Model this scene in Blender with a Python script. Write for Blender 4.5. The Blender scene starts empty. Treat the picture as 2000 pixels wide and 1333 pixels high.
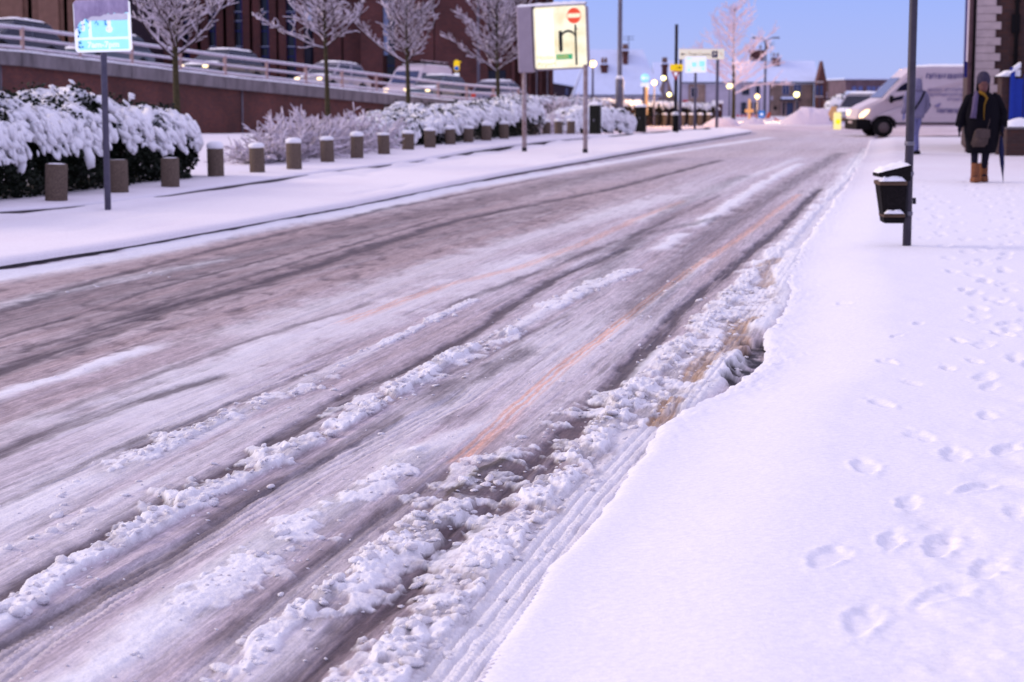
import bpy, bmesh, math, random
import numpy as np
from mathutils import Vector, Matrix

sc = bpy.context.scene
COL = sc.collection
rnd = random.Random(7)
PI = math.pi
R = math.radians

# ------------------------------------------------------------------ camera
cam_d = bpy.data.cameras.new('camera')
cam_d.sensor_width = 36
cam_d.lens = 65.7
cam_d.clip_start = 0.1
cam_d.clip_end = 2000
cam_d.dof.use_dof = True
cam_d.dof.focus_distance = 7.8
cam_d.dof.aperture_fstop = 4.6
cam = bpy.data.objects.new('camera', cam_d)
COL.objects.link(cam)
CAMH = 1.58
cam.location = (0, 0, CAMH)
cam.rotation_euler = (R(90 - 7.592), 0, 0)
sc.camera = cam

# ------------------------------------------------------------------ world: blue hour under a thin even sky
SUN_AZ, SUN_EL = R(-78), R(23)          # the pale glow stands to the left of the street
w = bpy.data.worlds.new('World')
sc.world = w
w.use_nodes = True
nt = w.node_tree
nt.nodes.clear()
out = nt.nodes.new('ShaderNodeOutputWorld')
add = nt.nodes.new('ShaderNodeAddShader')
bg1 = nt.nodes.new('ShaderNodeBackground')
bg2 = nt.nodes.new('ShaderNodeBackground')
sky = nt.nodes.new('ShaderNodeTexSky')
sky.sky_type = 'NISHITA'
sky.sun_disc = False
sky.sun_elevation = SUN_EL
sky.sun_rotation = SUN_AZ
sky.ozone_density = 3.0
sky.dust_density = 0.4
bg1.inputs['Strength'].default_value = 0.018
tc = nt.nodes.new('ShaderNodeTexCoord')
sep = nt.nodes.new('ShaderNodeSeparateXYZ')
ramp = nt.nodes.new('ShaderNodeValToRGB')
nt.links.new(tc.outputs['Generated'], sep.inputs[0])
nt.links.new(sep.outputs['Z'], ramp.inputs[0])
cr = ramp.color_ramp
cr.elements[0].position = 0.0
cr.elements[0].color = (0.36, 0.42, 0.82, 1)
cr.elements[1].position = 1.0
cr.elements[1].color = (0.74, 0.67, 0.95, 1)
for pos, c in ((0.05, (0.275, 0.37, 0.86)), (0.25, (0.54, 0.54, 0.98)), (0.6, (0.73, 0.67, 0.97))):
    e = cr.elements.new(pos)
    e.color = (*c, 1)
nt.links.new(ramp.outputs[0], bg2.inputs['Color'])
bg2.inputs['Strength'].default_value = 0.97
nt.links.new(sky.outputs[0], bg1.inputs['Color'])
nt.links.new(bg1.outputs[0], add.inputs[0])
nt.links.new(bg2.outputs[0], add.inputs[1])
nt.links.new(add.outputs[0], out.inputs['Surface'])

# ------------------------------------------------------------------ sun (weak, wide: the glow of the sky on the left)
sd = bpy.data.lights.new('sun', 'SUN')
sd.energy = 2.1
sd.angle = R(24)
sd.color = (1.0, 0.81, 0.62)
sun = bpy.data.objects.new('sun', sd)
COL.objects.link(sun)
# direction the light comes from: azimuth measured from +Y towards +X
dv = Vector((math.sin(SUN_AZ) * math.cos(SUN_EL), math.cos(SUN_AZ) * math.cos(SUN_EL), math.sin(SUN_EL)))
sun.rotation_euler = dv.to_track_quat('Z', 'Y').to_euler()
sun.location = dv * 60

sc.view_settings.view_transform = 'Standard'
sc.view_settings.look = 'None'
sc.view_settings.exposure = 0.10
sc.view_settings.gamma = 1.0
sc.view_settings.use_curve_mapping = False
sc.render.engine = 'CYCLES'
sc.cycles.use_denoising = True
sc.cycles.max_bounces = 5
sc.cycles.diffuse_bounces = 3
sc.cycles.glossy_bounces = 2
sc.cycles.transmission_bounces = 3
sc.cycles.transparent_max_bounces = 6
sc.cycles.sample_clamp_indirect = 4
sc.cycles.caustics_reflective = False
sc.cycles.caustics_refractive = False

# ------------------------------------------------------------------ materials
def nodes_of(name):
    m = bpy.data.materials.new(name)
    m.use_nodes = True
    n = m.node_tree
    b = n.nodes['Principled BSDF']
    return m, n, b

def mat(name, col, rough=0.6, var=0.18, scale=6.0, bump=0.0, bscale=60.0, metal=0.0, stretch=None, col2=None, spec=0.16):
    """Procedural: base colour varied by two octaves of noise, fine bump."""
    m, n, b = nodes_of(name)
    tcn = n.nodes.new('ShaderNodeTexCoord')
    src = tcn.outputs['Object']
    if stretch:
        mp = n.nodes.new('ShaderNodeMapping')
        mp.inputs['Scale'].default_value = stretch
        n.links.new(src, mp.inputs[0])
        src = mp.outputs[0]
    no = n.nodes.new('ShaderNodeTexNoise')
    no.inputs['Scale'].default_value = scale
    no.inputs['Detail'].default_value = 6
    no.inputs['Roughness'].default_value = 0.65
    n.links.new(src, no.inputs['Vector'])
    r = n.nodes.new('ShaderNodeValToRGB')
    lo = [max(0, c * (1 - var)) for c in col]
    hi = list(col2) if col2 else [min(1, c * (1 + var)) for c in col]
    r.color_ramp.elements[0].position = 0.32
    r.color_ramp.elements[1].position = 0.68
    r.color_ramp.elements[0].color = (*lo, 1)
    r.color_ramp.elements[1].color = (*hi, 1)
    n.links.new(no.outputs['Fac'], r.inputs[0])
    n.links.new(r.outputs[0], b.inputs['Base Color'])
    b.inputs['Roughness'].default_value = rough
    b.inputs['Metallic'].default_value = metal
    b.inputs['Specular IOR Level'].default_value = spec
    if bump > 0:
        n2 = n.nodes.new('ShaderNodeTexNoise')
        n2.inputs['Scale'].default_value = bscale
        n2.inputs['Detail'].default_value = 4
        n.links.new(src, n2.inputs['Vector'])
        bp = n.nodes.new('ShaderNodeBump')
        bp.inputs['Strength'].default_value = bump
        bp.inputs['Distance'].default_value = 0.02
        n.links.new(n2.outputs['Fac'], bp.inputs['Height'])
        n.links.new(bp.outputs[0], b.inputs['Normal'])
    return m

def glow(name, col, strength):
    m, n, b = nodes_of(name)
    b.inputs['Base Color'].default_value = (*[min(1, c) * .12 for c in col], 1)
    b.inputs['Emission Color'].default_value = (*col, 1)
    b.inputs['Emission Strength'].default_value = strength
    return m

def glassy(name, col, rough=0.12, spec=0.6):
    m = mat(name, col, rough, 0.25, 2.0, spec=spec)
    return m

def brick(name, c1, c2, mortar, sx=4.4, sy=13.3):
    """Brick courses laid in object space: X/Y run along the wall, Z up."""
    m, n, b = nodes_of(name)
    tcn = n.nodes.new('ShaderNodeTexCoord')
    sp = n.nodes.new('ShaderNodeSeparateXYZ')
    n.links.new(tcn.outputs['Object'], sp.inputs[0])
    ad = n.nodes.new('ShaderNodeMath')
    n.links.new(sp.outputs['X'], ad.inputs[0])
    n.links.new(sp.outputs['Y'], ad.inputs[1])
    cb = n.nodes.new('ShaderNodeCombineXYZ')
    n.links.new(ad.outputs[0], cb.inputs[0])
    n.links.new(sp.outputs['Z'], cb.inputs[1])
    bt = n.nodes.new('ShaderNodeTexBrick')
    bt.inputs['Scale'].default_value = 1.0
    bt.inputs['Brick Width'].default_value = 1 / sx
    bt.inputs['Row Height'].default_value = 1 / sy
    bt.inputs['Mortar Size'].default_value = 0.008
    bt.inputs['Color1'].default_value = (*c1, 1)
    bt.inputs['Color2'].default_value = (*c2, 1)
    bt.inputs['Mortar'].default_value = (*mortar, 1)
    bt.inputs['Bias'].default_value = 0.1
    n.links.new(cb.outputs[0], bt.inputs['Vector'])
    no = n.nodes.new('ShaderNodeTexNoise')
    no.inputs['Scale'].default_value = 0.7
    no.inputs['Detail'].default_value = 7
    n.links.new(tcn.outputs['Object'], no.inputs['Vector'])
    r = n.nodes.new('ShaderNodeMapRange')
    r.inputs['From Min'].default_value = 0.3
    r.inputs['From Max'].default_value = 0.7
    r.inputs['To Min'].default_value = 0.6
    r.inputs['To Max'].default_value = 1.2
    n.links.new(no.outputs['Fac'], r.inputs['Value'])
    mx = n.nodes.new('ShaderNodeMix')
    mx.data_type = 'RGBA'
    mx.blend_type = 'MULTIPLY'
    mx.inputs['Factor'].default_value = 1
    n.links.new(bt.outputs['Color'], mx.inputs[6])
    n.links.new(r.outputs[0], mx.inputs[7])
    n.links.new(mx.outputs[2], b.inputs['Base Color'])
    b.inputs['Roughness'].default_value = 0.85
    bp = n.nodes.new('ShaderNodeBump')
    bp.inputs['Strength'].default_value = 0.5
    bp.inputs['Distance'].default_value = 0.01
    n.links.new(bt.outputs['Fac'], bp.inputs['Height'])
    bp.invert = True
    n.links.new(bp.outputs[0], b.inputs['Normal'])
    return m

def snow_ground_mat(name, fine=0.5, lane=0.0):
    """Albedo from the mesh's own 'albedo' attribute (snow, slush, grit, wet tarmac), grain and bump added here."""
    m, n, b = nodes_of(name)
    at = n.nodes.new('ShaderNodeAttribute')
    at.attribute_name = 'albedo'
    tcn = n.nodes.new('ShaderNodeTexCoord')
    no = n.nodes.new('ShaderNodeTexNoise')
    no.inputs['Scale'].default_value = 45
    no.inputs['Detail'].default_value = 5
    no.inputs['Roughness'].default_value = 0.7
    n.links.new(tcn.outputs['Object'], no.inputs['Vector'])
    r = n.nodes.new('ShaderNodeMapRange')
    r.inputs['From Min'].default_value = 0.3
    r.inputs['From Max'].default_value = 0.7
    r.inputs['To Min'].default_value = 0.90
    r.inputs['To Max'].default_value = 1.07
    n.links.new(no.outputs['Fac'], r.inputs['Value'])
    mx = n.nodes.new('ShaderNodeMix')
    mx.data_type = 'RGBA'
    mx.blend_type = 'MULTIPLY'
    mx.inputs['Factor'].default_value = 1
    n.links.new(at.outputs['Color'], mx.inputs[6])
    n.links.new(r.outputs[0], mx.inputs[7])
    last = mx.outputs[2]
    if lane:
        # scratches and tread marks drawn out along the lane (x - 0.2135 y is constant along it)
        sp = n.nodes.new('ShaderNodeSeparateXYZ'); n.links.new(tcn.outputs['Object'], sp.inputs[0])
        ml = n.nodes.new('ShaderNodeMath'); ml.operation = 'MULTIPLY'; ml.inputs[1].default_value = -0.2135; n.links.new(sp.outputs['Y'], ml.inputs[0])
        ad = n.nodes.new('ShaderNodeMath'); n.links.new(sp.outputs['X'], ad.inputs[0]); n.links.new(ml.outputs[0], ad.inputs[1])
        cb = n.nodes.new('ShaderNodeCombineXYZ'); n.links.new(ad.outputs[0], cb.inputs[0]); n.links.new(sp.outputs['Y'], cb.inputs[1])
        for sx, sy, dist, lo, hi in ((38, 1.6, 1.0, 0.74, 1.16), (120, 9.0, 0.4, 0.84, 1.12), (16, 5.0, 1.6, 0.82, 1.12)):
            mp = n.nodes.new('ShaderNodeMapping'); mp.inputs['Scale'].default_value = (sx, sy, 1); n.links.new(cb.outputs[0], mp.inputs[0])
            nz = n.nodes.new('ShaderNodeTexNoise'); nz.inputs['Scale'].default_value = 1.0; nz.inputs['Detail'].default_value = 6; nz.inputs['Roughness'].default_value = 0.7; nz.inputs['Distortion'].default_value = dist
            n.links.new(mp.outputs[0], nz.inputs['Vector'])
            mr = n.nodes.new('ShaderNodeMapRange'); mr.inputs['From Min'].default_value = 0.36; mr.inputs['From Max'].default_value = 0.64; mr.inputs['To Min'].default_value = lo; mr.inputs['To Max'].default_value = hi
            n.links.new(nz.outputs['Fac'], mr.inputs['Value'])
            # clean snow takes none of it
            bw0 = n.nodes.new('ShaderNodeRGBToBW'); n.links.new(at.outputs['Color'], bw0.inputs[0])
            fr = n.nodes.new('ShaderNodeMapRange'); fr.inputs['From Min'].default_value = 0.74; fr.inputs['From Max'].default_value = 0.5; fr.inputs['To Min'].default_value = 0.12; fr.inputs['To Max'].default_value = lane
            n.links.new(bw0.outputs[0], fr.inputs['Value'])
            m2 = n.nodes.new('ShaderNodeMix'); m2.data_type = 'RGBA'; m2.blend_type = 'MULTIPLY'
            n.links.new(fr.outputs[0], m2.inputs['Factor']); n.links.new(last, m2.inputs[6]); n.links.new(mr.outputs[0], m2.inputs[7])
            last = m2.outputs[2]
    n.links.new(last, b.inputs['Base Color'])
    # wet dark slush is smoother than dry snow
    bw = n.nodes.new('ShaderNodeRGBToBW')
    n.links.new(at.outputs['Color'], bw.inputs[0])
    rr = n.nodes.new('ShaderNodeMapRange')
    rr.inputs['From Min'].default_value = 0.1
    rr.inputs['From Max'].default_value = 0.6
    rr.inputs['To Min'].default_value = 0.55
    rr.inputs['To Max'].default_value = 0.75
    n.links.new(bw.outputs[0], rr.inputs['Value'])
    n.links.new(rr.outputs[0], b.inputs['Roughness'])
    b.inputs['Specular IOR Level'].default_value = 0.12
    n2 = n.nodes.new('ShaderNodeTexNoise')
    n2.inputs['Scale'].default_value = 110
    n2.inputs['Detail'].default_value = 4
    n.links.new(tcn.outputs['Object'], n2.inputs['Vector'])
    bp = n.nodes.new('ShaderNodeBump')
    bp.inputs['Strength'].default_value = fine
    bp.inputs['Distance'].default_value = 0.006
    n.links.new(n2.outputs['Fac'], bp.inputs['Height'])
    n.links.new(bp.outputs[0], b.inputs['Normal'])
    return m

M = {}
M['ground'] = snow_ground_mat('slushy_snow', 0.6, 1.0)
M['paving_snow'] = snow_ground_mat('fresh_snow_ground', 0.25)
M['snow'] = mat('snow', (0.87, 0.86, 0.88), 0.7, 0.06, 9, 0.35, 40)
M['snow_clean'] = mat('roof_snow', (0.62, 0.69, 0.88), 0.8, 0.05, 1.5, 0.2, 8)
M['kerb'] = mat('kerb_stone', (0.07, 0.06, 0.065), 0.8, 0.3, 8, 0.3)
M['concrete'] = mat('stained_concrete', (0.20, 0.175, 0.18), 0.85, 0.38, 2.2, 0.3, 20, stretch=(1, 1, 0.25))
M['aggregate'] = mat('bollard_aggregate', (0.115, 0.082, 0.062), 0.9, 0.45, 60, 0.7, 90, col2=(0.21, 0.155, 0.12))
M['brick_red'] = brick('red_brick', (0.15, 0.038, 0.025), (0.095, 0.026, 0.022), (0.085, 0.045, 0.042))
M['brick_dark'] = brick('dark_red_brick', (0.135, 0.036, 0.028), (0.09, 0.026, 0.024), (0.09, 0.045, 0.045))
M['brick_brown'] = brick('brown_brick', (0.30, 0.19, 0.14), (0.24, 0.15, 0.12), (0.25, 0.19, 0.17))
M['brick_pub'] = brick('old_street_brick', (0.075, 0.025, 0.015), (0.045, 0.018, 0.014), (0.05, 0.03, 0.03))
M['tan_stone'] = mat('tan_stone_pier', (0.21, 0.115, 0.085), 0.85, 0.15, 3, 0.2)
M['cream'] = mat('cream_quoin', (0.48, 0.38, 0.36), 0.8, 0.12, 5, 0.2)
M['render_grey'] = mat('pale_render', (0.42, 0.37, 0.45), 0.85, 0.12, 1.2, 0.1)
M['glass_dark'] = glassy('dark_window_glass', (0.012, 0.013, 0.03), 0.1, 0.4)
M['glass_blue'] = glassy('blue_window_glass', (0.03, 0.045, 0.12), 0.15, 0.5)
M['spandrel'] = mat('dark_spandrel', (0.035, 0.024, 0.035), 0.7)
M['blue_frame'] = mat('blue_window_frame', (0.025, 0.03, 0.22), 0.5, 0.1)
M['sky_panel'] = mat('sky_gap_blue', (0.42, 0.55, 0.9), 0.25, 0.05)  # colour of the bright sky seen through a gap
M['lit_window'] = glow('lit_yellow_window', (0.95, 0.62, 0.12), 0.85)
M['metal_grey'] = mat('galvanised_metal', (0.17, 0.16, 0.19), 0.5, 0.2, 5, metal=0.3)
M['rail'] = mat('frosted_white_rail', (0.55, 0.48, 0.54), 0.6, 0.15, 4)
M['rail_post'] = mat('rusty_rail_post', (0.42, 0.28, 0.25), 0.7, 0.2, 4)
M['pole_grey'] = mat('grey_pole_paint', (0.085, 0.08, 0.12), 0.5, 0.15, 10, spec=0.25)
M['pole_dark'] = mat('dark_pole_paint', (0.018, 0.015, 0.022), 0.5, 0.2, 10, spec=0.2)
M['rusty'] = mat('rusty_post_paint', (0.36, 0.23, 0.20), 0.75, 0.35, 7, 0.2, col2=(0.42, 0.36, 0.38))
M['black'] = mat('black_plastic', (0.007, 0.006, 0.007), 0.6, 0.3, 30, 0.2, spec=.08)
M['bin_trim'] = mat('bin_brown_trim', (0.10, 0.06, 0.04), 0.6)
M['white_paint'] = mat('van_white_paint', (0.62, 0.52, 0.55), 0.4, 0.05, 1.5, spec=0.5)
M['cabinet'] = mat('cabinet_green', (0.018, 0.019, 0.015), 0.6, 0.2, 6, spec=.08)
M['bark'] = mat('mossy_bark', (0.055, 0.045, 0.022), 0.9, 0.4, 14, 0.5, 50)
M['twig'] = mat('twig_bark', (0.055, 0.036, 0.032), 0.9, 0.3, 14)
M['snow_twig'] = mat('snow_on_twigs', (0.68, 0.61, 0.67), 0.8, 0.18, 5)
M['leaf'] = mat('laurel_leaf', (0.006, 0.010, 0.006), 0.6, 0.5, 8, col2=(0.016, 0.024, 0.012))
M['tyre'] = mat('tyre_rubber', (0.010, 0.009, 0.010), 0.8)
M['hub'] = mat('wheel_hub', (0.12, 0.09, 0.09), 0.5, 0.2)
M['lamp_warm'] = glow('sodium_lamp', (1.0, 0.62, 0.22), 9.0)
M['lamp_yellow'] = glow('yellow_lamp', (1.0, 0.86, 0.35), 5.0)
M['headlight'] = glow('headlight_lit', (1.0, 0.72, 0.40), 2.6)
M['indicator'] = glow('indicator_lit', (1.0, 0.36, 0.06), 2.2)
M['tail'] = glow('tail_lamp_lit', (0.6, 0.05, 0.03), 0.6)

# ------------------------------------------------------------------ mesh helpers
class MB:
    """Collects simple shapes and links them as ONE mesh object."""
    def __init__(s):
        s.v, s.f, s.m, s.sm = [], [], [], []
    def add(s, vs, fs, mi=0, smooth=False):
        o = len(s.v)
        s.v += [tuple(p) for p in vs]
        s.f += [tuple(i + o for i in f) for f in fs]
        s.m += [mi] * len(fs)
        s.sm += [smooth] * len(fs)
        return s
    def box(s, x0, y0, z0, x1, y1, z1, mi=0):
        v = [(x, y, z) for z in (z0, z1) for y in (y0, y1) for x in (x0, x1)]
        return s.add(v, [(0, 2, 3, 1), (4, 5, 7, 6), (0, 1, 5, 4), (2, 6, 7, 3), (0, 4, 6, 2), (1, 3, 7, 5)], mi)
    def rbox(s, x0, y0, z0, x1, y1, z1, r, mi=0):
        """box with chamfered edges"""
        bm = bmesh.new()
        bmesh.ops.create_cube(bm, size=1)
        for q in bm.verts:
            q.co = Vector(((x0 + x1) / 2 + q.co.x * (x1 - x0), (y0 + y1) / 2 + q.co.y * (y1 - y0), (z0 + z1) / 2 + q.co.z * (z1 - z0)))
        bmesh.ops.bevel(bm, geom=bm.edges[:], offset=r, segments=2, affect='EDGES', profile=0.5)
        s.bm(bm, mi)
        return s
    def bm(s, bm, mi=0, smooth=False):
        bm.verts.index_update()
        s.add([q.co[:] for q in bm.verts], [[q.index for q in f.verts] for f in bm.faces], mi, smooth)
        bm.free()
        return s
    def tube(s, pts, rad, n=8, mi=0, cap=True, smooth=True):
        pts = [Vector(p) for p in pts]
        if not hasattr(rad, '__len__'):
            rad = [rad] * len(pts)
        vs, fs = [], []
        pt = None
        for i, p in enumerate(pts):
            t = (pts[min(i + 1, len(pts) - 1)] - pts[max(i - 1, 0)]).normalized()
            a = t.cross(Vector((0, 0, 1)))
            if a.length < 0.05:
                a = t.cross(Vector((0, 1, 0)))
            a.normalize()
            if pt is not None and pt.dot(a) < 0:
                a = -a
            pt = a
            b = t.cross(a)
            for k in range(n):
                an = 2 * PI * k / n
                vs.append(p + (a * math.cos(an) + b * math.sin(an)) * rad[i])
            if i:
                o = (i - 1) * n
                for k in range(n):
                    fs.append((o + k, o + (k + 1) % n, o + n + (k + 1) % n, o + n + k))
        if cap:
            fs.append(tuple(range(n))[::-1])
            fs.append(tuple((len(pts) - 1) * n + k for k in range(n)))
        return s.add(vs, fs, mi, smooth)
    def lathe(s, prof, c=(0, 0, 0), n=16, mi=0, smooth=True, wob=0):
        vs, fs = [], []
        for i, (r, z) in enumerate(prof):
            for k in range(n):
                an = 2 * PI * k / n
                rr = r * (1 + (rnd.uniform(-wob, wob) if wob else 0))
                vs.append((c[0] + rr * math.cos(an), c[1] + rr * math.sin(an), c[2] + z + (rnd.uniform(-wob, wob) * r * .4 if wob else 0)))
            if i:
                o = (i - 1) * n
                for k in range(n):
                    fs.append((o + k, o + (k + 1) % n, o + n + (k + 1) % n, o + n + k))
        fs.append(tuple(range(n))[::-1])
        fs.append(tuple((len(prof) - 1) * n + k for k in range(n)))
        return s.add(vs, fs, mi, smooth)
    def prism(s, outline, y0, y1, mi=0):
        """outline in X/Z, extruded along Y"""
        n = len(outline)
        v = [(x, y0, z) for x, z in outline] + [(x, y1, z) for x, z in outline]
        f = [tuple(range(n)), tuple(range(2 * n - 1, n - 1, -1))]
        f += [(i, i + n, (i + 1) % n + n, (i + 1) % n) for i in range(n)]
        return s.add(v, f, mi)
    def build(s, name, material, parent=None, loc=None, rotz=None, fix=False):
        me = bpy.data.meshes.new(name)
        me.from_pydata(s.v, [], s.f)
        if not isinstance(material, (list, tuple)):
            material = [material]
        for m in material:
            me.materials.append(m)
        me.polygons.foreach_set('material_index', s.m)
        me.polygons.foreach_set('use_smooth', s.sm)
        if fix:
            bm = bmesh.new(); bm.from_mesh(me)
            bmesh.ops.recalc_face_normals(bm, faces=bm.faces[:])
            bm.to_mesh(me); bm.free()
        me.update()
        o = bpy.data.objects.new(name, me)
        COL.objects.link(o)
        if parent is not None:
            o.parent = parent
        if loc is not None:
            o.location = loc
        if rotz is not None:
            o.rotation_euler = (0, 0, rotz)
        return o

def tag(o, label=None, cat=None, group=None, kind=None):
    if label: o['label'] = label
    if cat: o['category'] = cat
    if group: o['group'] = group
    if kind: o['kind'] = kind
    return o

def thing(name, label, cat, loc=(0, 0, 0), rotz=0, group=None):
    o = bpy.data.objects.new(name, None)
    o.empty_display_size = 0.2
    COL.objects.link(o)
    o.location = loc
    o.rotation_euler = (0, 0, rotz)
    return tag(o, label, cat, group)

def copy_tree(o, parent=None):
    c = o.copy()
    COL.objects.link(c)
    if parent is not None:
        c.parent = parent
    for ch in list(o.children):
        copy_tree(ch, c)
    return c

def blob_mesh(r=1, sub=1, wob=0.25, seed=0, sq=(1, 1, 1)):
    bm = bmesh.new()
    bmesh.ops.create_icosphere(bm, subdivisions=sub, radius=r)
    q = random.Random(seed)
    for v in bm.verts:
        v.co *= 1 + q.uniform(-wob, wob)
        v.co.x *= sq[0]; v.co.y *= sq[1]; v.co.z *= sq[2]
    bm.verts.index_update()
    V = np.array([v.co[:] for v in bm.verts]); F = np.array([[v.index for v in f.verts] for f in bm.faces])
    bm.free()
    return V, F

def mesh_np(name, V, F, material, parent=None, smooth=True, colors=None):
    """big mesh from numpy arrays (all faces the same size)"""
    me = bpy.data.meshes.new(name)
    V = np.asarray(V, dtype=np.float32); F = np.asarray(F, dtype=np.int32)
    me.vertices.add(len(V)); me.vertices.foreach_set('co', V.ravel())
    k = F.shape[1]
    me.loops.add(F.size); me.loops.foreach_set('vertex_index', F.ravel())
    me.polygons.add(len(F))
    me.polygons.foreach_set('loop_start', np.arange(0, F.size, k, dtype=np.int32))
    me.polygons.foreach_set('use_smooth', np.full(len(F), smooth))
    if colors is not None:
        a = me.color_attributes.new('albedo', 'FLOAT_COLOR', 'POINT')
        c = np.ones((len(V), 4), np.float32); c[:, :3] = colors
        a.data.foreach_set('color', c.ravel())
    me.materials.append(material)
    me.update(calc_edges=True)
    o = bpy.data.objects.new(name, me)
    COL.objects.link(o)
    if parent is not None: o.parent = parent
    return o

def scatter(protos, P, S, RX, RZ):
    """copies of small prototype meshes joined: P (n,3) places, S (n,3) sizes, tilt RX, turn RZ"""
    Vs, Fs, off = [], [], 0
    k = len(protos)
    for i in range(k):
        sel = np.arange(i, len(P), k)
        if not len(sel): continue
        V, F = protos[i]
        p, s_, a, c = P[sel], S[sel], RX[sel], RZ[sel]
        v = V[None] * s_[:, None, :]
        ca, sa = np.cos(a)[:, None], np.sin(a)[:, None]
        # tilt about local Y (drooping along local X), then turn about Z
        x = v[..., 0] * ca + v[..., 2] * sa
        z = -v[..., 0] * sa + v[..., 2] * ca
        y = v[..., 1]
        cc, ss = np.cos(c)[:, None], np.sin(c)[:, None]
        X = x * cc - y * ss + p[:, None, 0]
        Y = x * ss + y * cc + p[:, None, 1]
        Z = z + p[:, None, 2]
        vv = np.stack([X, Y, Z], -1).reshape(-1, 3)
        ff = (F[None] + (np.arange(len(sel)) * len(V))[:, None, None]).reshape(-1, F.shape[1]) + off
        off += len(vv)
        Vs.append(vv); Fs.append(ff)
    return np.concatenate(Vs), np.concatenate(Fs)

def _h(ix, iy, seed):
    n = (ix.astype(np.int64) * 374761393 + iy.astype(np.int64) * 668265263 + seed * 974634777) & 0xffffffff
    n = ((n ^ (n >> 13)) * 1274126177) & 0xffffffff
    n = n ^ (n >> 16)
    return (n & 0xffff).astype(np.float32) / 65535.0

def vnoise(x, y, seed=0):
    xi, yi = np.floor(x), np.floor(y)
    fx, fy = (x - xi).astype(np.float32), (y - yi).astype(np.float32)
    fx = fx * fx * (3 - 2 * fx); fy = fy * fy * (3 - 2 * fy)
    a = _h(xi, yi, seed); b = _h(xi + 1, yi, seed); c = _h(xi, yi + 1, seed); d = _h(xi + 1, yi + 1, seed)
    return (a + (b - a) * fx) * (1 - fy) + (c + (d - c) * fx) * fy - 0.5     # -0.5 .. 0.5

def worley(x, y, seed=0):
    """distance to the nearest of jittered cell points, 0..~1"""
    xi, yi = np.floor(x), np.floor(y)
    best = np.full(x.shape, 9.0, np.float32)
    for dx in (-1, 0, 1):
        for dy in (-1, 0, 1):
            cx, cy = xi + dx, yi + dy
            px = cx + 0.1 + 0.8 * _h(cx, cy, seed) - x
            py = cy + 0.1 + 0.8 * _h(cx, cy, seed + 57) - y
            s = 0.7 + 0.6 * _h(cx, cy, seed + 91)
            best = np.minimum(best, (px * px + py * py) / (s * s))
    return np.sqrt(best).astype(np.float32)

def fbm(x, y, seed=0, octv=4, gain=0.5):
    s, a, t = 0, 1, 0
    for i in range(octv):
        s = s + a * vnoise(x * 2 ** i + 17.3 * i, y * 2 ** i - 9.1 * i, seed + i)
        t += a; a *= gain
    return s / t

# ================================================================== GROUND
RE_PTS = np.array([(-0.9, 1.5), (-0.30, 3.8), (-0.12, 4.6), (-0.1, 4.88), (0.1, 5.97), (0.41, 7.31), (0.7, 8.68), (0.91, 9.33), (1.23, 10.05), (1.49, 10.97), (1.66, 12.15), (1.94, 13.38), (2.17, 14.65), (2.31, 15.87), (2.88, 18.72), (3.94, 23.75), (5.8, 32.4), (9.17, 48.7), (11.71, 61.57), (14.5, 75)])
LE_PTS = np.array([(-8.6, 1.0), (-4.99, 16.18), (-4.69, 17.05), (-3.92, 19.4), (-3.08, 22.81), (-2.17, 26.47), (-1.20, 31.18), (0.0, 36.47), (1.93, 44.25), (4.06, 53.15), (6.9, 64.29), (9.6, 75)])
IK_PTS = np.array([(-11.5, 8), (-8.2, 20.5), (-6.95, 24.0), (-6.5, 24.7), (-6.0, 25.4), (-5.7, 26.35), (-5.25, 28.2), (-4.75, 31.01), (-4.3, 33.4), (-3.53, 36.94), (-2.28, 41.71), (-0.68, 49.53), (0.61, 55.69), (2.03, 62.23), (4.86, 71.37), (8.63, 81.31)])
LE_PTS = LE_PTS * 0.955; IK_PTS = IK_PTS * 0.895
def re_(y): return np.interp(y, RE_PTS[:, 1], RE_PTS[:, 0])
def rel(y): return -1.2 + 0.2135 * y                       # the straight line the road follows
def le_(y): return np.interp(y, LE_PTS[:, 1], LE_PTS[:, 0])
def ik_(y): return np.interp(y, IK_PTS[:, 1], IK_PTS[:, 0])
def sstep(a, b, x):
    t = np.clip((x - a) / (b - a), 0, 1)
    return t * t * (3 - 2 * t)
def grid_faces(nr, nc):
    i = np.arange(nr - 1)[:, None] * nc + np.arange(nc - 1)[None]
    return np.stack([i, i + 1, i + nc + 1, i + nc], -1).reshape(-1, 4)
def rows_geo(y0, y1, k, dmax):
    ys = [y0]
    while ys[-1] < y1:
        ys.append(ys[-1] + min(dmax, k * (ys[-1] / 5) ** 2))
    return np.array(ys)

C_SNOW = np.array([0.86, 0.85, 0.87])
C_PACK = np.array([0.56, 0.485, 0.52])
C_BROWN = np.array([0.40, 0.29, 0.265])
C_DARK = np.array([0.085, 0.058, 0.060])

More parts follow.
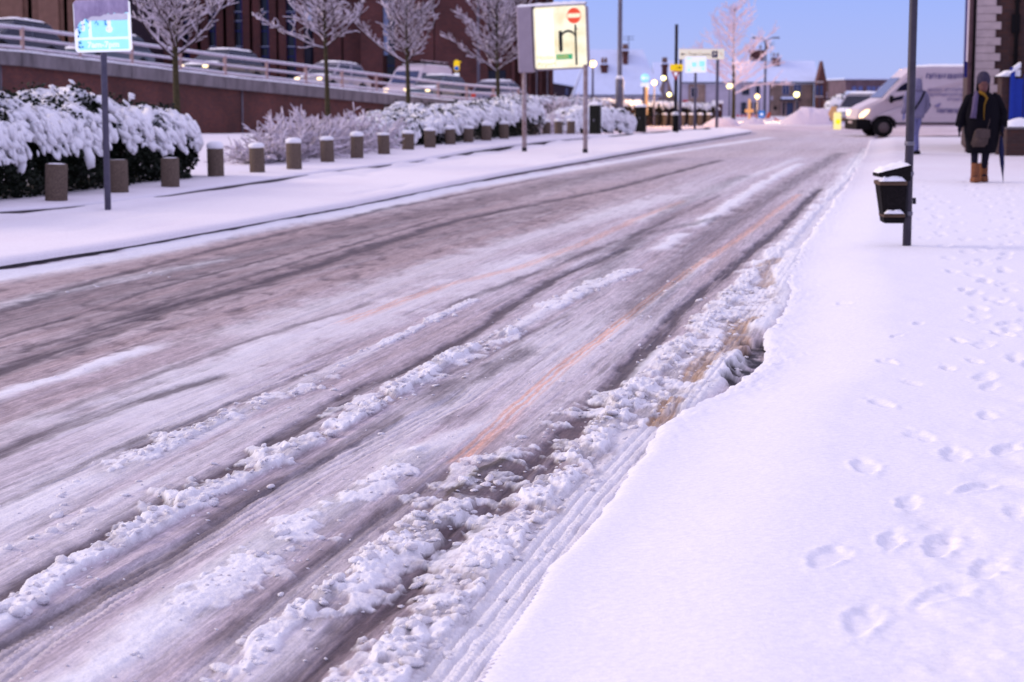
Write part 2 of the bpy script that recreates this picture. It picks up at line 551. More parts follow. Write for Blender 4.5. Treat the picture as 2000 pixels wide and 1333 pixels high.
FEATS=[
('snow', [(-1.54, 5.46), (-1.46, 6.1), (-1.31, 6.69), (-1.23, 7.08), (-1.03, 7.89), (-0.86, 8.55), (-0.72, 9.26), (-0.42, 10.76), (-0.23, 11.72), (0.0, 12.28)], 0.055, 0.05, 1.0, 1, 0.3),
('soft', [(0.0, 12.28), (0.14, 13.13), (0.26, 13.67)], 0.05, 0.012, 0.6, 1, 0.3),
('snow', [(0.31, 13.83), (0.53, 14.84), (1.05, 16.56)], 0.1, 0.03, 0.75, 0.7, 0.5),
('soft', [(1.52, 19.03), (1.88, 20.75)], 0.08, 0.012, 0.8, 0.8, 0.5),
('soft', [(2.21, 22.36), (2.98, 25.88), (4.14, 31.52), (6.29, 41.12)], 0.11, 0.018, 0.85, 0.8, 0.8),
('snow', [(-0.79, 4.88), (-0.75, 5.1), (-0.68, 5.46), (-0.59, 5.78), (-0.48, 6.13), (-0.27, 6.46)], 0.05, 0.032, 0.85, 1.2, 0.25),
('snow', [(-0.53, 5.84), (-0.43, 6.35), (-0.28, 6.78), (-0.2, 7.08)], 0.07, 0.024, 0.55, 1.6, 0.3),
('snow', [(-0.41, 4.6), (-0.35, 4.88), (-0.27, 5.17), (-0.16, 5.82), (0.0, 6.54), (0.12, 7.13), (0.27, 7.89), (0.45, 8.75), (0.71, 10.0), (0.91, 10.97), (1.19, 12.28), (1.63, 14.11), (2.16, 16.56), (2.82, 19.35), (4.35, 26.47), (6.58, 36.47), (8.4, 44.94)], 0.072, 0.038, 0.85, 1.1, 0.4),
('clods', [(-0.44, 4.6), (-0.39, 4.88), (-0.32, 5.21), (-0.22, 5.82), (-0.07, 6.54), (0.06, 7.17), (0.21, 7.89), (0.38, 8.75), (0.62, 10.0)], 0.12, 0.022, 0.9, 1, 0.4),
('clods', [(-0.57, 5.6), (-0.5, 5.9), (-0.41, 6.31), (-0.32, 6.65), (-0.2, 7.08)], 0.13, 0.024, 0.9, 1, 0.25),
('clods', [(-0.25, 7.31), (-0.04, 8.06), (0.14, 8.55), (0.39, 9.41)], 0.14, 0.016, 0.7, 1, 0.3),
('clods', [(-1.41, 6.46), (-1.33, 7.08), (-1.17, 7.62), (-1.0, 8.17)], 0.1, 0.022, 0.8, 1, 0.3),
('clods', [(-0.93, 5.78), (-0.8, 6.46), (-0.61, 7.31), (-0.44, 7.94)], 0.1, 0.012, 0.6, 1, 0.4),
('clods', [(-1.66, 7.83), (-1.55, 8.55), (-1.36, 9.26), (-1.02, 10.27)], 0.09, 0.014, 0.6, 1, 0.4),
('clods', [(-0.77, 9.26), (-0.41, 10.66), (0.0, 12.28)], 0.12, 0.016, 0.7, 1, 0.4),
('clods', [(0.62, 8.96), (0.96, 10.46), (1.36, 12.28), (2.01, 15.24)], 0.16, 0.018, 0.8, 1, 0.4),
('soft', [(-1.24, 4.64), (-1.11, 5.08), (-1.03, 5.52), (-0.95, 5.9), (-0.81, 6.57), (-0.61, 7.33), (-0.45, 8.06)], 0.085, 0.018, 0.9, 0.5, 0.4),
('soft', [(-0.44, 7.89), (-0.24, 8.55), (0.03, 9.26), (0.4, 11.08), (1.1, 14.28), (1.84, 17.58)], 0.07, 0.014, 0.5, 0.6, 0.6),
('snow', [(-0.78, 11.82), (-0.6, 12.77), (-0.31, 14.11)], 0.04, 0.022, 0.6, 0.8, 0.3),
('soft', [(-2.66, 9.77), (-2.5, 10.36), (-2.29, 11.34)], 0.075, 0.008, 0.8, 0.6, 0.7),
('snow', [(-1.59, 8.17), (-1.5, 8.55), (-1.39, 9.08)], 0.05, 0.018, 0.5, 1, 0.3),
('soft', [(-1.38, 9.03), (-1.13, 10.18), (-0.78, 11.82)], 0.05, 0.008, 0.35, 1, 0.4),
('soft', [(-4.61, 15.24), (-4.37, 15.87), (-3.58, 18.6), (-2.95, 21.53), (-2.03, 24.77), (-0.84, 30.68), (1.03, 37.66), (3.98, 48.7), (8.86, 65.01)], 0.2, 0.02, 0.95, 0.3, 1),
('soft', [(-3.89, 13.44), (-3.63, 14.65), (-3.28, 15.87), (-2.85, 17.31)], 0.1, 0.012, 0.55, 0.5, 1),
('snow', [(-1.21, 7.04), (-1.31, 7.17), (-1.38, 7.27)], 0.06, 0.03, 0.8, 1.2, 0.1),
('snow', [(-0.97, 7.89), (-1.05, 8.0), (-1.14, 8.17)], 0.05, 0.03, 0.8, 1.2, 0.1),
('soft', [(0.48, 9.57), (0.88, 11.3), (1.32, 12.55), (1.56, 13.44)], 0.06, 0.01, 0.8, 0.5, 0.2),
('soft', [(0.85, 9.26), (1.04, 9.91), (1.24, 10.66), (1.38, 11.3)], 0.08, 0.04, 0.95, 0.4, 0.12),
('soft', [(1.59, 23.27), (3.36, 30.68), (6.87, 44.94)], 0.12, 0.01, 0.5, 0.4, 1),
('soft', [(-1.9, 6.78), (-1.7, 7.62), (-1.55, 8.3)], 0.06, 0.008, 0.35, 0.8, 0.5),
('soft', [(-1.77, 6.31), (-1.63, 6.86), (-1.47, 7.51)], 0.04, 0.01, 0.45, 1.2, 0.4),
('dark', [(-2.96, 10.09), (-2.92, 10.56), (-2.71, 12.28), (-2.54, 13.76), (-2.11, 15.36), (-1.54, 18.72), (-0.64, 23.46), (1.7, 31.01), (4.72, 43.27)], 0.1, -0.012, 0.9, 0.5, 1.2),
('dark', [(-3.64, 12.55), (-3.27, 14.84), (-2.81, 17.05), (-1.79, 21.77), (0.0, 29.43), (3.62, 44.25)], 0.35, -0.008, 0.5, 0.7, 2),
('dark', [(-2.66, 13.76), (-2.18, 15.87), (-1.08, 19.69), (0.72, 26.47)], 0.3, -0.003, 0.35, 0.8, 2),
('dark', [(-2.25, 8.06), (-2.19, 8.55), (-1.98, 9.38), (-1.65, 10.27)], 0.055, -0.01, 0.75, 0.4, 0.3),
('dark', [(-1.62, 8.3), (-1.47, 8.99)], 0.08, -0.01, 0.7, 0.2, 0.25),
('dark', [(-1.61, 5.72), (-1.52, 6.2), (-1.42, 6.86), (-1.22, 7.56), (-1.05, 8.55), (-0.82, 9.87), (-0.44, 11.3), (0.0, 13.76), (0.4, 16.09), (1.14, 18.85)], 0.055, -0.016, 0.85, 0.7, 0.5),
('dark', [(-1.48, 5.25), (-1.35, 5.63), (-1.21, 6.17), (-1.02, 7.27), (-0.81, 8.11), (-0.6, 8.96)], 0.045, -0.01, 0.7, 0.6, 0.4),
('dark', [(-0.38, 9.74), (-0.15, 10.6), (0.05, 11.2)], 0.085, -0.006, 0.6, 0.9, 0.6),
('dark', [(-0.65, 4.6), (-0.59, 4.88), (-0.55, 5.06), (-0.49, 5.28), (-0.38, 5.75), (-0.26, 6.27), (-0.12, 6.88), (0.01, 7.41), (0.18, 8.17), (0.38, 9.11), (0.66, 10.62), (1.22, 13.44), (2.21, 17.85), (3.25, 22.36), (5.03, 30.68)], 0.06, -0.018, 1.0, 0.5, 0.5),
('dark', [(-0.26, 6.69), (-0.14, 7.31), (0.02, 7.94)], 0.11, -0.008, 0.8, 0.5, 0.2),
('dark', [(0.52, 14.46), (1.37, 20.75), (2.73, 23.75)], 0.1, -0.006, 0.45, 0.5, 0.5),
('dark', [(0.89, 13.44), (1.91, 19.35), (3.89, 28.42), (8.5, 48.7)], 0.16, -0.006, 0.55, 0.5, 0.8),
('dark', [(0.6, 18.13), (1.22, 19.35), (2.39, 26.47), (4.35, 35.36)], 0.14, -0.005, 0.4, 0.5, 0.8),
('dark', [(-0.64, 6.31), (-0.47, 6.95), (-0.3, 7.62)], 0.05, -0.005, 0.4, 0.3, 0.3),
('dark', [(-0.47, 5.6), (-0.32, 5.72), (-0.25, 5.97)], 0.08, -0.008, 0.5, 0.4, 0.15),
('moss', [(-0.24, 7.27), (-0.13, 7.72), (-0.02, 8.0)], 0.022, 0.01, 0.9, 1.3, 0.12),
('orange_streak', [(-0.22, 8.02), (0.0, 9.18), (0.3, 10.76), (0.69, 12.55), (1.26, 15.24), (2.56, 20.75), (4.46, 29.14)], 0.045, -0.006, 1, 0.0, 0.2),
('dark', [(-3.07, 11.08), (-2.87, 12.22), (-2.6, 14.28), (-1.96, 17.85), (-0.96, 23.27)], 0.035, -0.006, 0.7, 1.0, 0.8),
('dark', [(-3.71, 13.44), (-3.49, 15.87), (-2.92, 19.35), (-1.73, 25.31), (0.47, 34.32)], 0.05, -0.006, 0.7, 1.0, 1.2),
('dark', [(-3.32, 12.02), (-3.15, 12.98), (-2.9, 15.03), (-2.21, 18.31)], 0.03, -0.006, 0.75, 1.1, 0.6),
('dark', [(-2.22, 9.41), (-2.01, 10.36), (-1.7, 11.82), (-1.14, 13.76)], 0.03, -0.005, 0.55, 1.0, 0.6),
('dark', [(-1.92, 7.31), (-1.78, 8.17), (-1.49, 9.26), (-1.16, 10.46)], 0.025, -0.005, 0.5, 1.0, 0.5),
('dark', [(-0.95, 8.55), (-0.65, 9.74), (-0.3, 10.66), (0.36, 13.13)], 0.025, -0.005, 0.5, 0.8, 0.5),
('dark', [(-0.39, 14.11), (0.38, 17.05), (1.45, 21.13), (3.11, 28.42)], 0.04, -0.006, 0.6, 1.0, 0.8),
('dark', [(-0.83, 5.38), (-0.69, 6.1), (-0.5, 6.86), (-0.3, 7.62)], 0.03, -0.006, 0.6, 0.8, 0.4),
('soft', [(-1.93, 9.26), (-1.53, 11.08), (-0.78, 14.11), (0.25, 17.85)], 0.26, 0.002, 0.5, 0.8, 1.2),
('soft', [(-1.73, 12.55), (-0.89, 16.09), (0.28, 20.75), (2.33, 28.42)], 0.22, 0.002, 0.42, 0.8, 1.2),
('soft', [(-1.92, 6.86), (-1.72, 7.72), (-1.42, 8.82)], 0.12, 0.002, 0.5, 0.8, 0.5),
('soft', [(1.69, 12.55), (2.02, 14.11), (2.31, 15.87), (2.88, 18.72)], 0.09, 0.035, 0.95, 0.6, 0.4),
('orange_streak', [(-1.09, 13.13), (-0.59, 15.24), (0.09, 16.95), (0.76, 19.69), (1.63, 23.75), (2.45, 27.09)], 0.06, -0.003, 0.8, 0.0, 0.6),
('soft', [(-0.17, 4.88), (0.02, 5.97), (0.29, 7.31), (0.66, 9.11), (1.13, 11.08), (1.59, 13.44), (2.3, 17.05), (3.49, 22.36), (5.29, 30.68), (9.03, 48.7)], 0.13, 0.004, 0.62, 0.9, 0.6),
('yell', [(2.1, 15.24), (2.3, 17.05), (2.6, 17.85)], 0.07, -0.01, 0.7, 0.2, 0.15),
('yell', [(1.38, 11.3), (1.51, 12.55), (1.68, 12.98)], 0.09, -0.012, 0.9, 0.2, 0.12),
('yell', [(0.99, 10.18), (1.11, 10.82), (1.23, 11.3)], 0.07, -0.012, 0.9, 0.2, 0.12),
('yell', [(0.69, 8.82), (0.76, 9.14), (0.84, 9.41)], 0.055, -0.012, 0.95, 0.2, 0.1),
('hole', [(1.25, 10.0), (1.4, 10.76), (1.56, 11.89)], 0.085, -0.05, 1, 1.0, 0.08),
('tread', [(-0.24, 4.6), (-0.17, 4.88), (0.03, 5.78), (0.34, 7.22), (0.71, 8.75), (1.23, 11.08), (2.04, 14.84), (2.98, 19.35), (5.37, 30.68), (10.0, 53.15)], 0.1, -0.007, 0.95, 0.0, 0.6),
('tread', [(-1.45, 4.83), (-1.4, 5.27), (-1.28, 5.84), (-1.08, 6.61), (-0.85, 7.62), (-0.57, 8.55), (-0.27, 9.57)], 0.09, -0.012, 0.35, 0.0, 0.6),
('tread', [(-0.88, 4.6), (-0.79, 5.08), (-0.66, 5.84), (-0.46, 6.78), (-0.29, 7.41)], 0.09, -0.01, 0.2, 0.0, 0.4),
('tread', [(-1.91, 7.62), (-1.67, 8.55), (-1.37, 9.91), (-0.94, 11.3)], 0.1, -0.006, 0.2, 0.0, 0.6),
]
PRINTS=[(1.4, 7.27, 1.2), (1.0, 5.81, 1.3), (0.98, 5.08, 1.6), (1.77, 8.79, 1), (2.07, 10.18, 0.9), (2.04, 9.41, 0.8), (1.81, 7.51, 1.2), (1.77, 7.94, 1), (1.4, 5.97, 1.2), (1.43, 6.61, 0.9), (1.26, 5.35, 1.4), (2.34, 11.3, 0.7), (2.41, 13.44, 1), (2.67, 11.08, 0.9), (2.55, 10.18, 0.8), (2.39, 9.26, 0.9), (1.78, 6.46, 1), (2.96, 12.02, 0.7), (2.6, 11.89, 0.7), (2.34, 9.91, 0.8), (2.17, 8.42, 0.9), (2.04, 7.62, 1), (2.8, 10.27, 0.7), (1.25, 6.03, 0.9), (1.48, 5.66, 1.1), (1.73, 6.86, 1)]

def lerp3(c, col, a):
    return c + (np.asarray(col, np.float32) - c) * a[..., None]

def build_road():
    ys = rows_geo(3.2, 76, 0.0065, 0.35)
    t = np.concatenate([np.arange(-0.55, 2.3, 0.0060), np.arange(2.3, 4.6, 0.014), np.arange(4.6, 7.9, 0.02)])
    # sideways position: t metres left of the right-hand edge line, stretched so that t=7.2 meets the left kerb
    Y = np.repeat(ys[:, None], len(t), 1).astype(np.float32)
    wd = rel(ys) - le_(ys)
    base = rel(ys)
    T = np.repeat(t[None], len(ys), 0).astype(np.float32)
    K = (wd / 7.2)[:, None]
    X = np.where(T < 2, base[:, None] - T, base[:, None] - 2 - (T - 2) * ((wd[:, None] - 2) / 5.2))
    # rows slanted with the lane, so that the grid follows the wheel tracks
    X = X.astype(np.float32)
    # --- base albedo and relief
    st = fbm(T * 9, Y * 0.35, 3, 5)                # long streaks along the lane
    st2 = fbm(T * 26, Y * 1.1, 11, 4)
    st3 = fbm(T * 60, Y * 2.6, 15, 3)
    lump = fbm(X * 22, Y * 16, 21, 4)
    fine = fbm(X * 70, Y * 55, 31, 3)
    patch = fbm(T * 1.4, Y * 0.16, 41, 3)
    col = np.zeros(X.shape + (3,), np.float32) + C_PACK.astype(np.float32)
    left = sstep(2.6, 3.8, T + patch * 1.2)
    col = lerp3(col, C_BROWN * 1.05, left * 0.62)
    col = lerp3(col, C_SNOW * 0.86, np.clip(st * 1.5 + patch * 1.7 + 0.08, 0, 1) * (0.75 - .35 * left))
    col = lerp3(col, C_BROWN, np.clip(-st * 1.5 - patch * 0.9 + 0.02, 0, 1) * 0.75)
    col = lerp3(col, C_DARK, np.clip(-st2 * 2.6 - 0.30, 0, 1) * 0.75)
    col *= (1 + st3 * 0.28 + fine * 0.12)[..., None]
    # browner, coarser slush crumbs in the far lane
    crumbs = np.clip(fbm(X * 8, Y * 3.6, 61, 4) * 3.4 - 0.22, 0, 1) * left
    col = lerp3(col, C_DARK * 1.4, crumbs * 0.85)
    Z = st * 0.010 + st2 * 0.006 + st3 * 0.003 + lump * 0.004 + fine * 0.002 + crumbs * -0.008
    # whole-road crown towards the far kerb is left flat
    wob = fbm(X * 5, Y * 2.6, 71, 4)
    wob2 = fbm(X * 16, Y * 9, 77, 3)
    wx, wy = X + fbm(X * 20, Y * 16, 86, 2) * .03, Y + fbm(X * 18, Y * 15, 87, 2) * .05
    bil = np.clip(1.05 - worley(wx * 17, wy * 12, 81) ** 1.5, 0, 1)
    bil2 = np.clip(1 - worley(wx * 42, wy * 32, 83) ** 1.5, 0, 1)
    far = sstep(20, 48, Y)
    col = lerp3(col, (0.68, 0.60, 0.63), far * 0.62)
    cn = fbm(X * 9, Y * 6, 95, 3)
    tick_all = np.sin(Y * 2 * PI / 0.036 + np.sin(T * 9) * 2) * np.clip(1.3 - Y / 9, 0, 1)
    tband = np.clip(vnoise(T * 7, Y * 0.25, 97) * 3, 0, 1)
    Z += tick_all * tband * 0.0022
    col *= (1 + tick_all * tband * 0.05)[..., None]
    order = {'tread': 0, 'soft': 1, 'orange_streak': 2, 'dark': 3, 'moss': 4, 'snow': 5, 'clods': 6, 'yell': 7, 'hole': 8}
    for kind, pts, sw, h, a, lumpy, soft in sorted(FEATS, key=lambda f: order[f[0]]):
        py = [p[1] for p in pts]; px = [p[0] for p in pts]
        r0, r1 = np.searchsorted(ys, py[0] - soft * 2.2), np.searchsorted(ys, py[-1] + soft * 2.2)
        if r1 <= r0 + 1: continue
        s = slice(max(0, r0), r1)
        yy = ys[s]
        cx = np.interp(yy, py, px)
        # carry on past the ends with the slope of the lane
        cx = np.where(yy < py[0], px[0] + (yy - py[0]) * 0.21, np.where(yy > py[-1], px[-1] + (yy - py[-1]) * 0.21, cx))
        end = np.clip((yy - (py[0] - soft)) / soft, 0, 1) * np.clip(((py[-1] + soft) - yy) / soft, 0, 1)
        end = end * end * (3 - 2 * end)
        D = (X[s] - cx[:, None])
        D = D + (wob[s] * 1.3 + wob2[s] * 0.6) * sw * (0.5 + lumpy)
        if kind == 'tread': D = (X[s] - cx[:, None]) + wob2[s] * .006
        q = np.abs(D) / sw
        prof = np.exp(-q ** 2.6 * 0.75) * end[:, None]
        brk = np.clip(1 + wob[s] * 3.0 * min(lumpy, 1.1) + cn[s] * 1.2 * min(lumpy, 1), 0, 1.5)
        if kind == 'snow':
            m = np.clip(prof * brk * 1.35 - 0.42, 0, 1)
            m = sstep(0.0, 0.55, m * (1 + wob2[s] * 0.9))
            Z[s] = Z[s] * (1 - m * .6) + h * .50 * m * (0.40 + 0.55 * bil[s] * min(1.2, .5 + .6 * lumpy)) + m * (bil2[s] - .4) * 0.008 + m * fine[s] * .006
            white = np.clip(0.50 + 0.9 * wob2[s] + 0.22 * a + 0.25 * bil[s] + .15 * bil2[s], 0, 1)
            col[s] = lerp3(col[s], C_SNOW * 0.99, np.clip(m * 1.5, 0, 1) * white * (0.6 + 0.4 * a))
        elif kind == 'clods':
            # separate crumbled pieces with the road showing between them
            k = np.clip(prof * 1.3, 0, 1) * (0.55 + cn[s] * 2.6)
            m = sstep(0.44, 0.60, k * (0.22 + 1.0 * bil[s])) 
            m2 = sstep(0.43, 0.55, k * (0.22 + 0.95 * bil2[s])) * .6
            mm = np.maximum(m, m2)
            Z[s] += h * .42 * (m * (0.35 + 0.7 * bil[s]) + m2 * .4) + mm * fine[s] * .006
            col[s] = lerp3(col[s], C_DARK * 2.0, np.clip(prof * 1.2, 0, 1) * (1 - mm) * .5 * a)
            tint = np.clip(.62 + wob2[s] * 1.4 + .3 * bil[s], .25, 1)
            col[s] = lerp3(col[s], C_SNOW * 0.99, mm * tint * (.35 + .55 * a))
        elif kind == 'soft':
            m = np.clip(prof * (0.7 + 0.6 * (wob[s] + 0.5)) , 0, 1) * a
            Z[s] += h * m * (0.7 + bil[s] * 0.5 * lumpy) + m * (bil2[s] - .4) * 0.006 * lumpy
            col[s] = lerp3(col[s], C_SNOW * 0.97, np.clip(m * 1.2, 0, 1))
        elif kind == 'dark':
            m = np.clip(prof * (0.95 + 2.0 * st2[s] + 1.2 * wob[s] * lumpy), 0, 1) * a
            Z[s] += h * m
            col[s] = lerp3(col[s], C_DARK, np.clip(m * 1.15, 0, 1) * 0.92)
        elif kind == 'moss':
            m = np.clip(prof * 1.2 + wob2[s] * 0.8 * prof, 0, 1) * a
            Z[s] += h * m
            col[s] = lerp3(col[s], (0.085, 0.075, 0.045), m)
        elif kind == 'orange_streak':  # orange streaks drawn out along the wheel track
            tr = np.clip(0.62 + st3[s] * 1.3 + 0.5 * np.sin(D / sw * 7.0), 0, 1)
            m = np.clip(prof * 1.25 * tr, 0, 1) * a
            Z[s] += h * np.clip(prof, 0, 1)
            col[s] = lerp3(col[s], (0.80, 0.46, 0.33), m * 0.8)
        elif kind == 'yell':
            m = np.clip(sstep(0.25, 0.6, prof * (0.8 + 0.9 * wob2[s] + 0.8 * wob[s])) * (0.8 + st3[s]), 0, 1) * a
            Z[s] += h * m
            col[s] = lerp3(col[s], (0.40, 0.22, 0.085), m * 0.85)
        elif kind == 'hole':
            m = np.clip(sstep(0.25, 0.7, prof * (1.0 + 1.2 * wob2[s])), 0, 1)
            Z[s] += h * m
            col[s] = lerp3(col[s], (0.035, 0.025, 0.025), m * np.clip(0.75 + wob2[s] * 2.5, 0, 1))
        elif kind == 'tread':
            f = np.clip(1.25 - q ** 6, 0, 1) * end[:, None]
            groove = sstep(.25, .6, np.abs(np.cos(D / sw * PI * 2.2)))
            edge = np.exp(-((q - 0.97) / 0.09) ** 2)
            tick = np.clip(.55 + 1.6 * wob[s], .1, 1) * (0.5 + 0.5 * np.sin(Y[s] * 2 * PI / 0.038 + np.sign(D) * 1.0 + D / sw * 3))
            fade = np.clip(1.4 - Y[s] / 14, 0, 1)
            Z[s] = Z[s] * (1 - f * 0.7 * a) + h * f + f * (groove * 0.006 * np.clip(.7 + 2.2 * wob2[s], .2, 1.2) + tick * 0.006 * (0.4 + groove)) * fade * (0.5 + a) + edge * tick * 0.016 * a * fade * end[:, None]
            tone = C_PACK * 0.25 + C_SNOW * 0.72
            col[s] = lerp3(col[s], tone, f * a * (0.85 + 0.25 * st3[s]))
            col[s] *= (1 - 0.10 * f * (1 - groove) * (0.6 + 0.4 * a))[..., None]
            col[s] *= (1 + 0.10 * f * (tick - 0.5) * fade)[..., None]
    # bare crumbs thrown about in the nearer lane
    cr = np.clip(fbm(X * 18, Y * 12, 91, 3) * 3 - 0.95, 0, 1) * (1 - left)
    Z += cr * 0.02
    col = lerp3(col, C_SNOW, cr * 0.8)
    # gutter against the far kerb
    Z += 0.035 * sstep(6.8, 7.15, T) + 0.012 * sstep(7.0, 7.2, T) * vnoise(Y * 1.3, Y * 0, 5)
    # under the pavements the road drops out of sight
    Z -= 0.05 * sstep(0.02, 0.14, X - re_(ys)[:, None].astype(np.float32) - 0.05)
    col = np.clip(col, 0.02, 0.86)
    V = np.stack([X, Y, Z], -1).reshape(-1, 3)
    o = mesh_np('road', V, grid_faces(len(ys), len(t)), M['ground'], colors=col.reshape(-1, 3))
    tag(o, kind='structure')
    return ys, t, X, Z

road_ys, road_t, road_X, road_Z = build_road()

def build_right_pavement():
    ys = rows_geo(3.0, 62, 0.0075, 0.35)
    # columns fan out with distance, finest at the snow edge
    q = np.linspace(0, 1, 430) ** 1.35
    span = 3.2 + 0.24 * ys
    Y = np.repeat(ys[:, None], len(q), 1).astype(np.float32)
    edge = re_(ys) + fbm(ys * 3.1, ys * 0 + 2.2, 5, 4) * 0.10 * np.clip(ys / 12, 0.18, 1) + fbm(ys * 16, ys * 0 + 4.2, 6, 3) * 0.035 * np.clip((ys - 7) / 3, 0.25, 1)
    U = (q[None] * span[:, None]).astype(np.float32)
    X = (edge[:, None] + U).astype(np.float32)
    col = np.zeros(X.shape + (3,), np.float32) + np.array([0.83, 0.82, 0.86], np.float32)
    Z = 0.022 * (1 - np.exp(-(U / 0.03) ** 1.3)) + 0.085 * sstep(0.12, 0.85, U)
    Z -= 0.02 * (U <= 0.0001)
    soft = fbm(X * 1.3, Y * 0.9, 101, 4)
    Z += soft * 0.020 * sstep(0.05, 0.5, U)
    Z += fbm(X * 6, Y * 4, 103, 4) * 0.006
    lum = np.abs(fbm(X * 14, Y * 11, 105, 4)) * 2
    near_edge = np.exp(-U / 0.16) * np.clip((Y - 7.5) / 2, 0, 1)
    Z += lum * 0.030 * near_edge * (0.4 + vnoise(X * 3, Y * 2, 107) + 0.5)
    # trodden part further from the kerb
    trod = sstep(0.75, 1.5, U / np.clip(Y * 0.16, 0.9, 4)) * np.clip((fbm(X * 0.8, Y * 0.45, 109, 3) + 0.42) * 1.6, 0, 1)
    tr_n = fbm(X * 5.5, Y * 3.6, 111, 3)
    Z += .5 * trod * (np.clip(tr_n * 2.4, -0.7, 0.5) * 0.028 + np.abs(fbm(X * 17, Y * 13, 113, 3)) * 0.018)
    # spilt snow near the lens
    sp = np.clip(fbm(X * 10, Y * 8, 117, 3) * 3 - 0.6, 0, 1) * sstep(1.0, 1.4, X) * (1 - sstep(5.8, 7, Y))
    Z += sp * 0.012
    col = lerp3(col, (0.68, 0.62, 0.64), trod * np.clip(-tr_n * 1.3 - 0.1, 0, 1) * 0.45)
    # the further pavement is trampled greyer
    col = lerp3(col, (0.66, 0.57, 0.60), sstep(20, 46, Y) * (0.45 + 0.5 * fbm(X * 0.8, Y * 0.5, 131, 3)))
    pf = fbm(X * 24, Y * 18, 141, 3)
    # shoe prints
    def prints(px, py, s, ang, deep):
        L, W = 0.15 * s, 0.055 * s
        r0, r1 = np.searchsorted(ys, py - 0.45), np.searchsorted(ys, py + 0.45)
        if r1 - r0 < 3: return
        a, b = X[r0:r1] - px, Y[r0:r1] - py
        u = a * math.cos(ang) - b * math.sin(ang); v = a * math.sin(ang) + b * math.cos(ang)
        d = np.sqrt((u / (W * (1 + 0.25 * np.clip(v / L, -1, 1)))) ** 2 + (v / L) ** 2) + tr_n[r0:r1] * .4 + pf[r0:r1] * .7
        hole = 1 - sstep(0.65, 1.15, d)
        rim = np.exp(-((d - 1.35) / 0.25) ** 2) * (.6 + pf[r0:r1] * 3)
        drag = np.exp(-(u / (W * .45)) ** 2) * sstep(L * 0.6, L, v) * (1 - sstep(L * 1.2, L * 2.4, v))
        Z[r0:r1] += -deep * hole + rim * 0.005 - drag * deep * 0.5
    for (px, py, s) in PRINTS:
        prints(px, py, min(s, 1.15) * .78, 0.25 + rnd.uniform(-.5, .5), rnd.uniform(.008, .016))
    for (x0, y0, x1, y1) in ((2.9, 10, 7.6, 36), (2.5, 9.6, 8.6, 32), (3.3, 12, 8.2, 33), (4.4, 19, 6.0, 30)):
        n_ = int((y1 - y0) / .66); hd_ = math.atan2(x1 - x0, y1 - y0)
        for i in range(n_):
            u_ = (i + rnd.uniform(-.15, .15)) / n_
            s2 = (1 if i % 2 else -1) * rnd.uniform(.07, .12)
            prints(x0 + (x1 - x0) * u_ + s2 + .12 * math.sin(u_ * 9 + x0), y0 + (y1 - y0) * u_, rnd.uniform(.85, 1.1), hd_ + rnd.gauss(0, .15), rnd.uniform(.006, .015))
    V = np.stack([X, Y, Z], -1).reshape(-1, 3)
    o = mesh_np('pavement', V, grid_faces(len(ys), len(q)), M['paving_snow'], colors=np.clip(col, 0, .9).reshape(-1, 3))
    tag(o, kind='structure')

build_right_pavement()

def build_left_pavement():
    ys = rows_geo(9, 76, 0.028, 0.35)
    q = np.linspace(0, 1, 110)
    q = np.concatenate([[0, 0.002, 0.006, 0.012, 0.02], q[3:]])
    L = le_(ys) + fbm(ys * 2.2, ys * 0 + 1, 201, 3) * 0.03
    I = ik_(ys) + fbm(ys * 0.9, ys * 0 + 7, 203, 3) * 0.10
    X = L[:, None] + (I - L)[:, None] * q[None]
    Y = np.repeat(ys[:, None], len(q), 1)
    D = L[:, None] - X
    Z = 0.098 + 0.045 * (1 - np.exp(-D / 0.05)) - 0.03 * (D < 1e-5) + 0.05 * sstep(.88, 1, q)[None] * (1 + 1.6 * vnoise(Y * .9, Y * 0, 8))
    Z = Z + fbm(X * 0.9, Y * 0.7, 205, 4) * 0.03 * sstep(0.1, .5, D) + fbm(X * 5, Y * 3, 207, 3) * 0.008
    Z = Z - np.clip(fbm(X * 2.4, Y * 0.55, 209, 3) - 0.16, 0, 1) * 0.16 * sstep(.2, .5, D)
    col = np.zeros(X.shape + (3,)) + np.array([0.86, 0.815, 0.83])
    col = lerp3(col, (0.80, 0.73, 0.76), np.clip(fbm(X * 1.1, Y * 0.6, 215, 4) * 1.5, 0, 1))
    V = np.stack([X, Y, Z], -1).reshape(-1, 3)
    o = mesh_np('pavement', V, grid_faces(len(ys), len(q)), M['paving_snow'], colors=col.reshape(-1, 3))
    tag(o, kind='structure')
    # kerb: a dark stone edge under the snow, road side
    def kerb(name, f, dx, w, z0, z1, ya, yb, st):
        b = MB(); yy = np.arange(ya, yb, st)
        for a, c in zip(yy[:-1], yy[1:]):
            xa, xc = float(f(a)) + dx, float(f(c)) + dx
            v = [(xa, a, z0), (xa, a, z1), (xa - w, a, z1), (xa - w, a, z0), (xc, c, z0), (xc, c, z1), (xc - w, c, z1), (xc - w, c, z0)]
            b.add(v, [(0, 1, 5, 4), (1, 2, 6, 5), (2, 3, 7, 6)])
        return tag(b.build(name, M['kerb']), kind='structure')
    kerb('kerb', le_, -0.012, 0.15, -0.1, 0.072, 9, 74, 0.915)
    kerb('kerb', ik_, 0.02, 0.16, 0.0, 0.19, 9, 74, 0.915)

build_left_pavement()

def bed_z(x, y):
    return 0.20 - 0.42 * sstep(58, 80, np.asarray(y, float)) + 0.06 * sstep(36, 44, np.asarray(y, float)) * (1 - sstep(50, 60, np.asarray(y, float)))

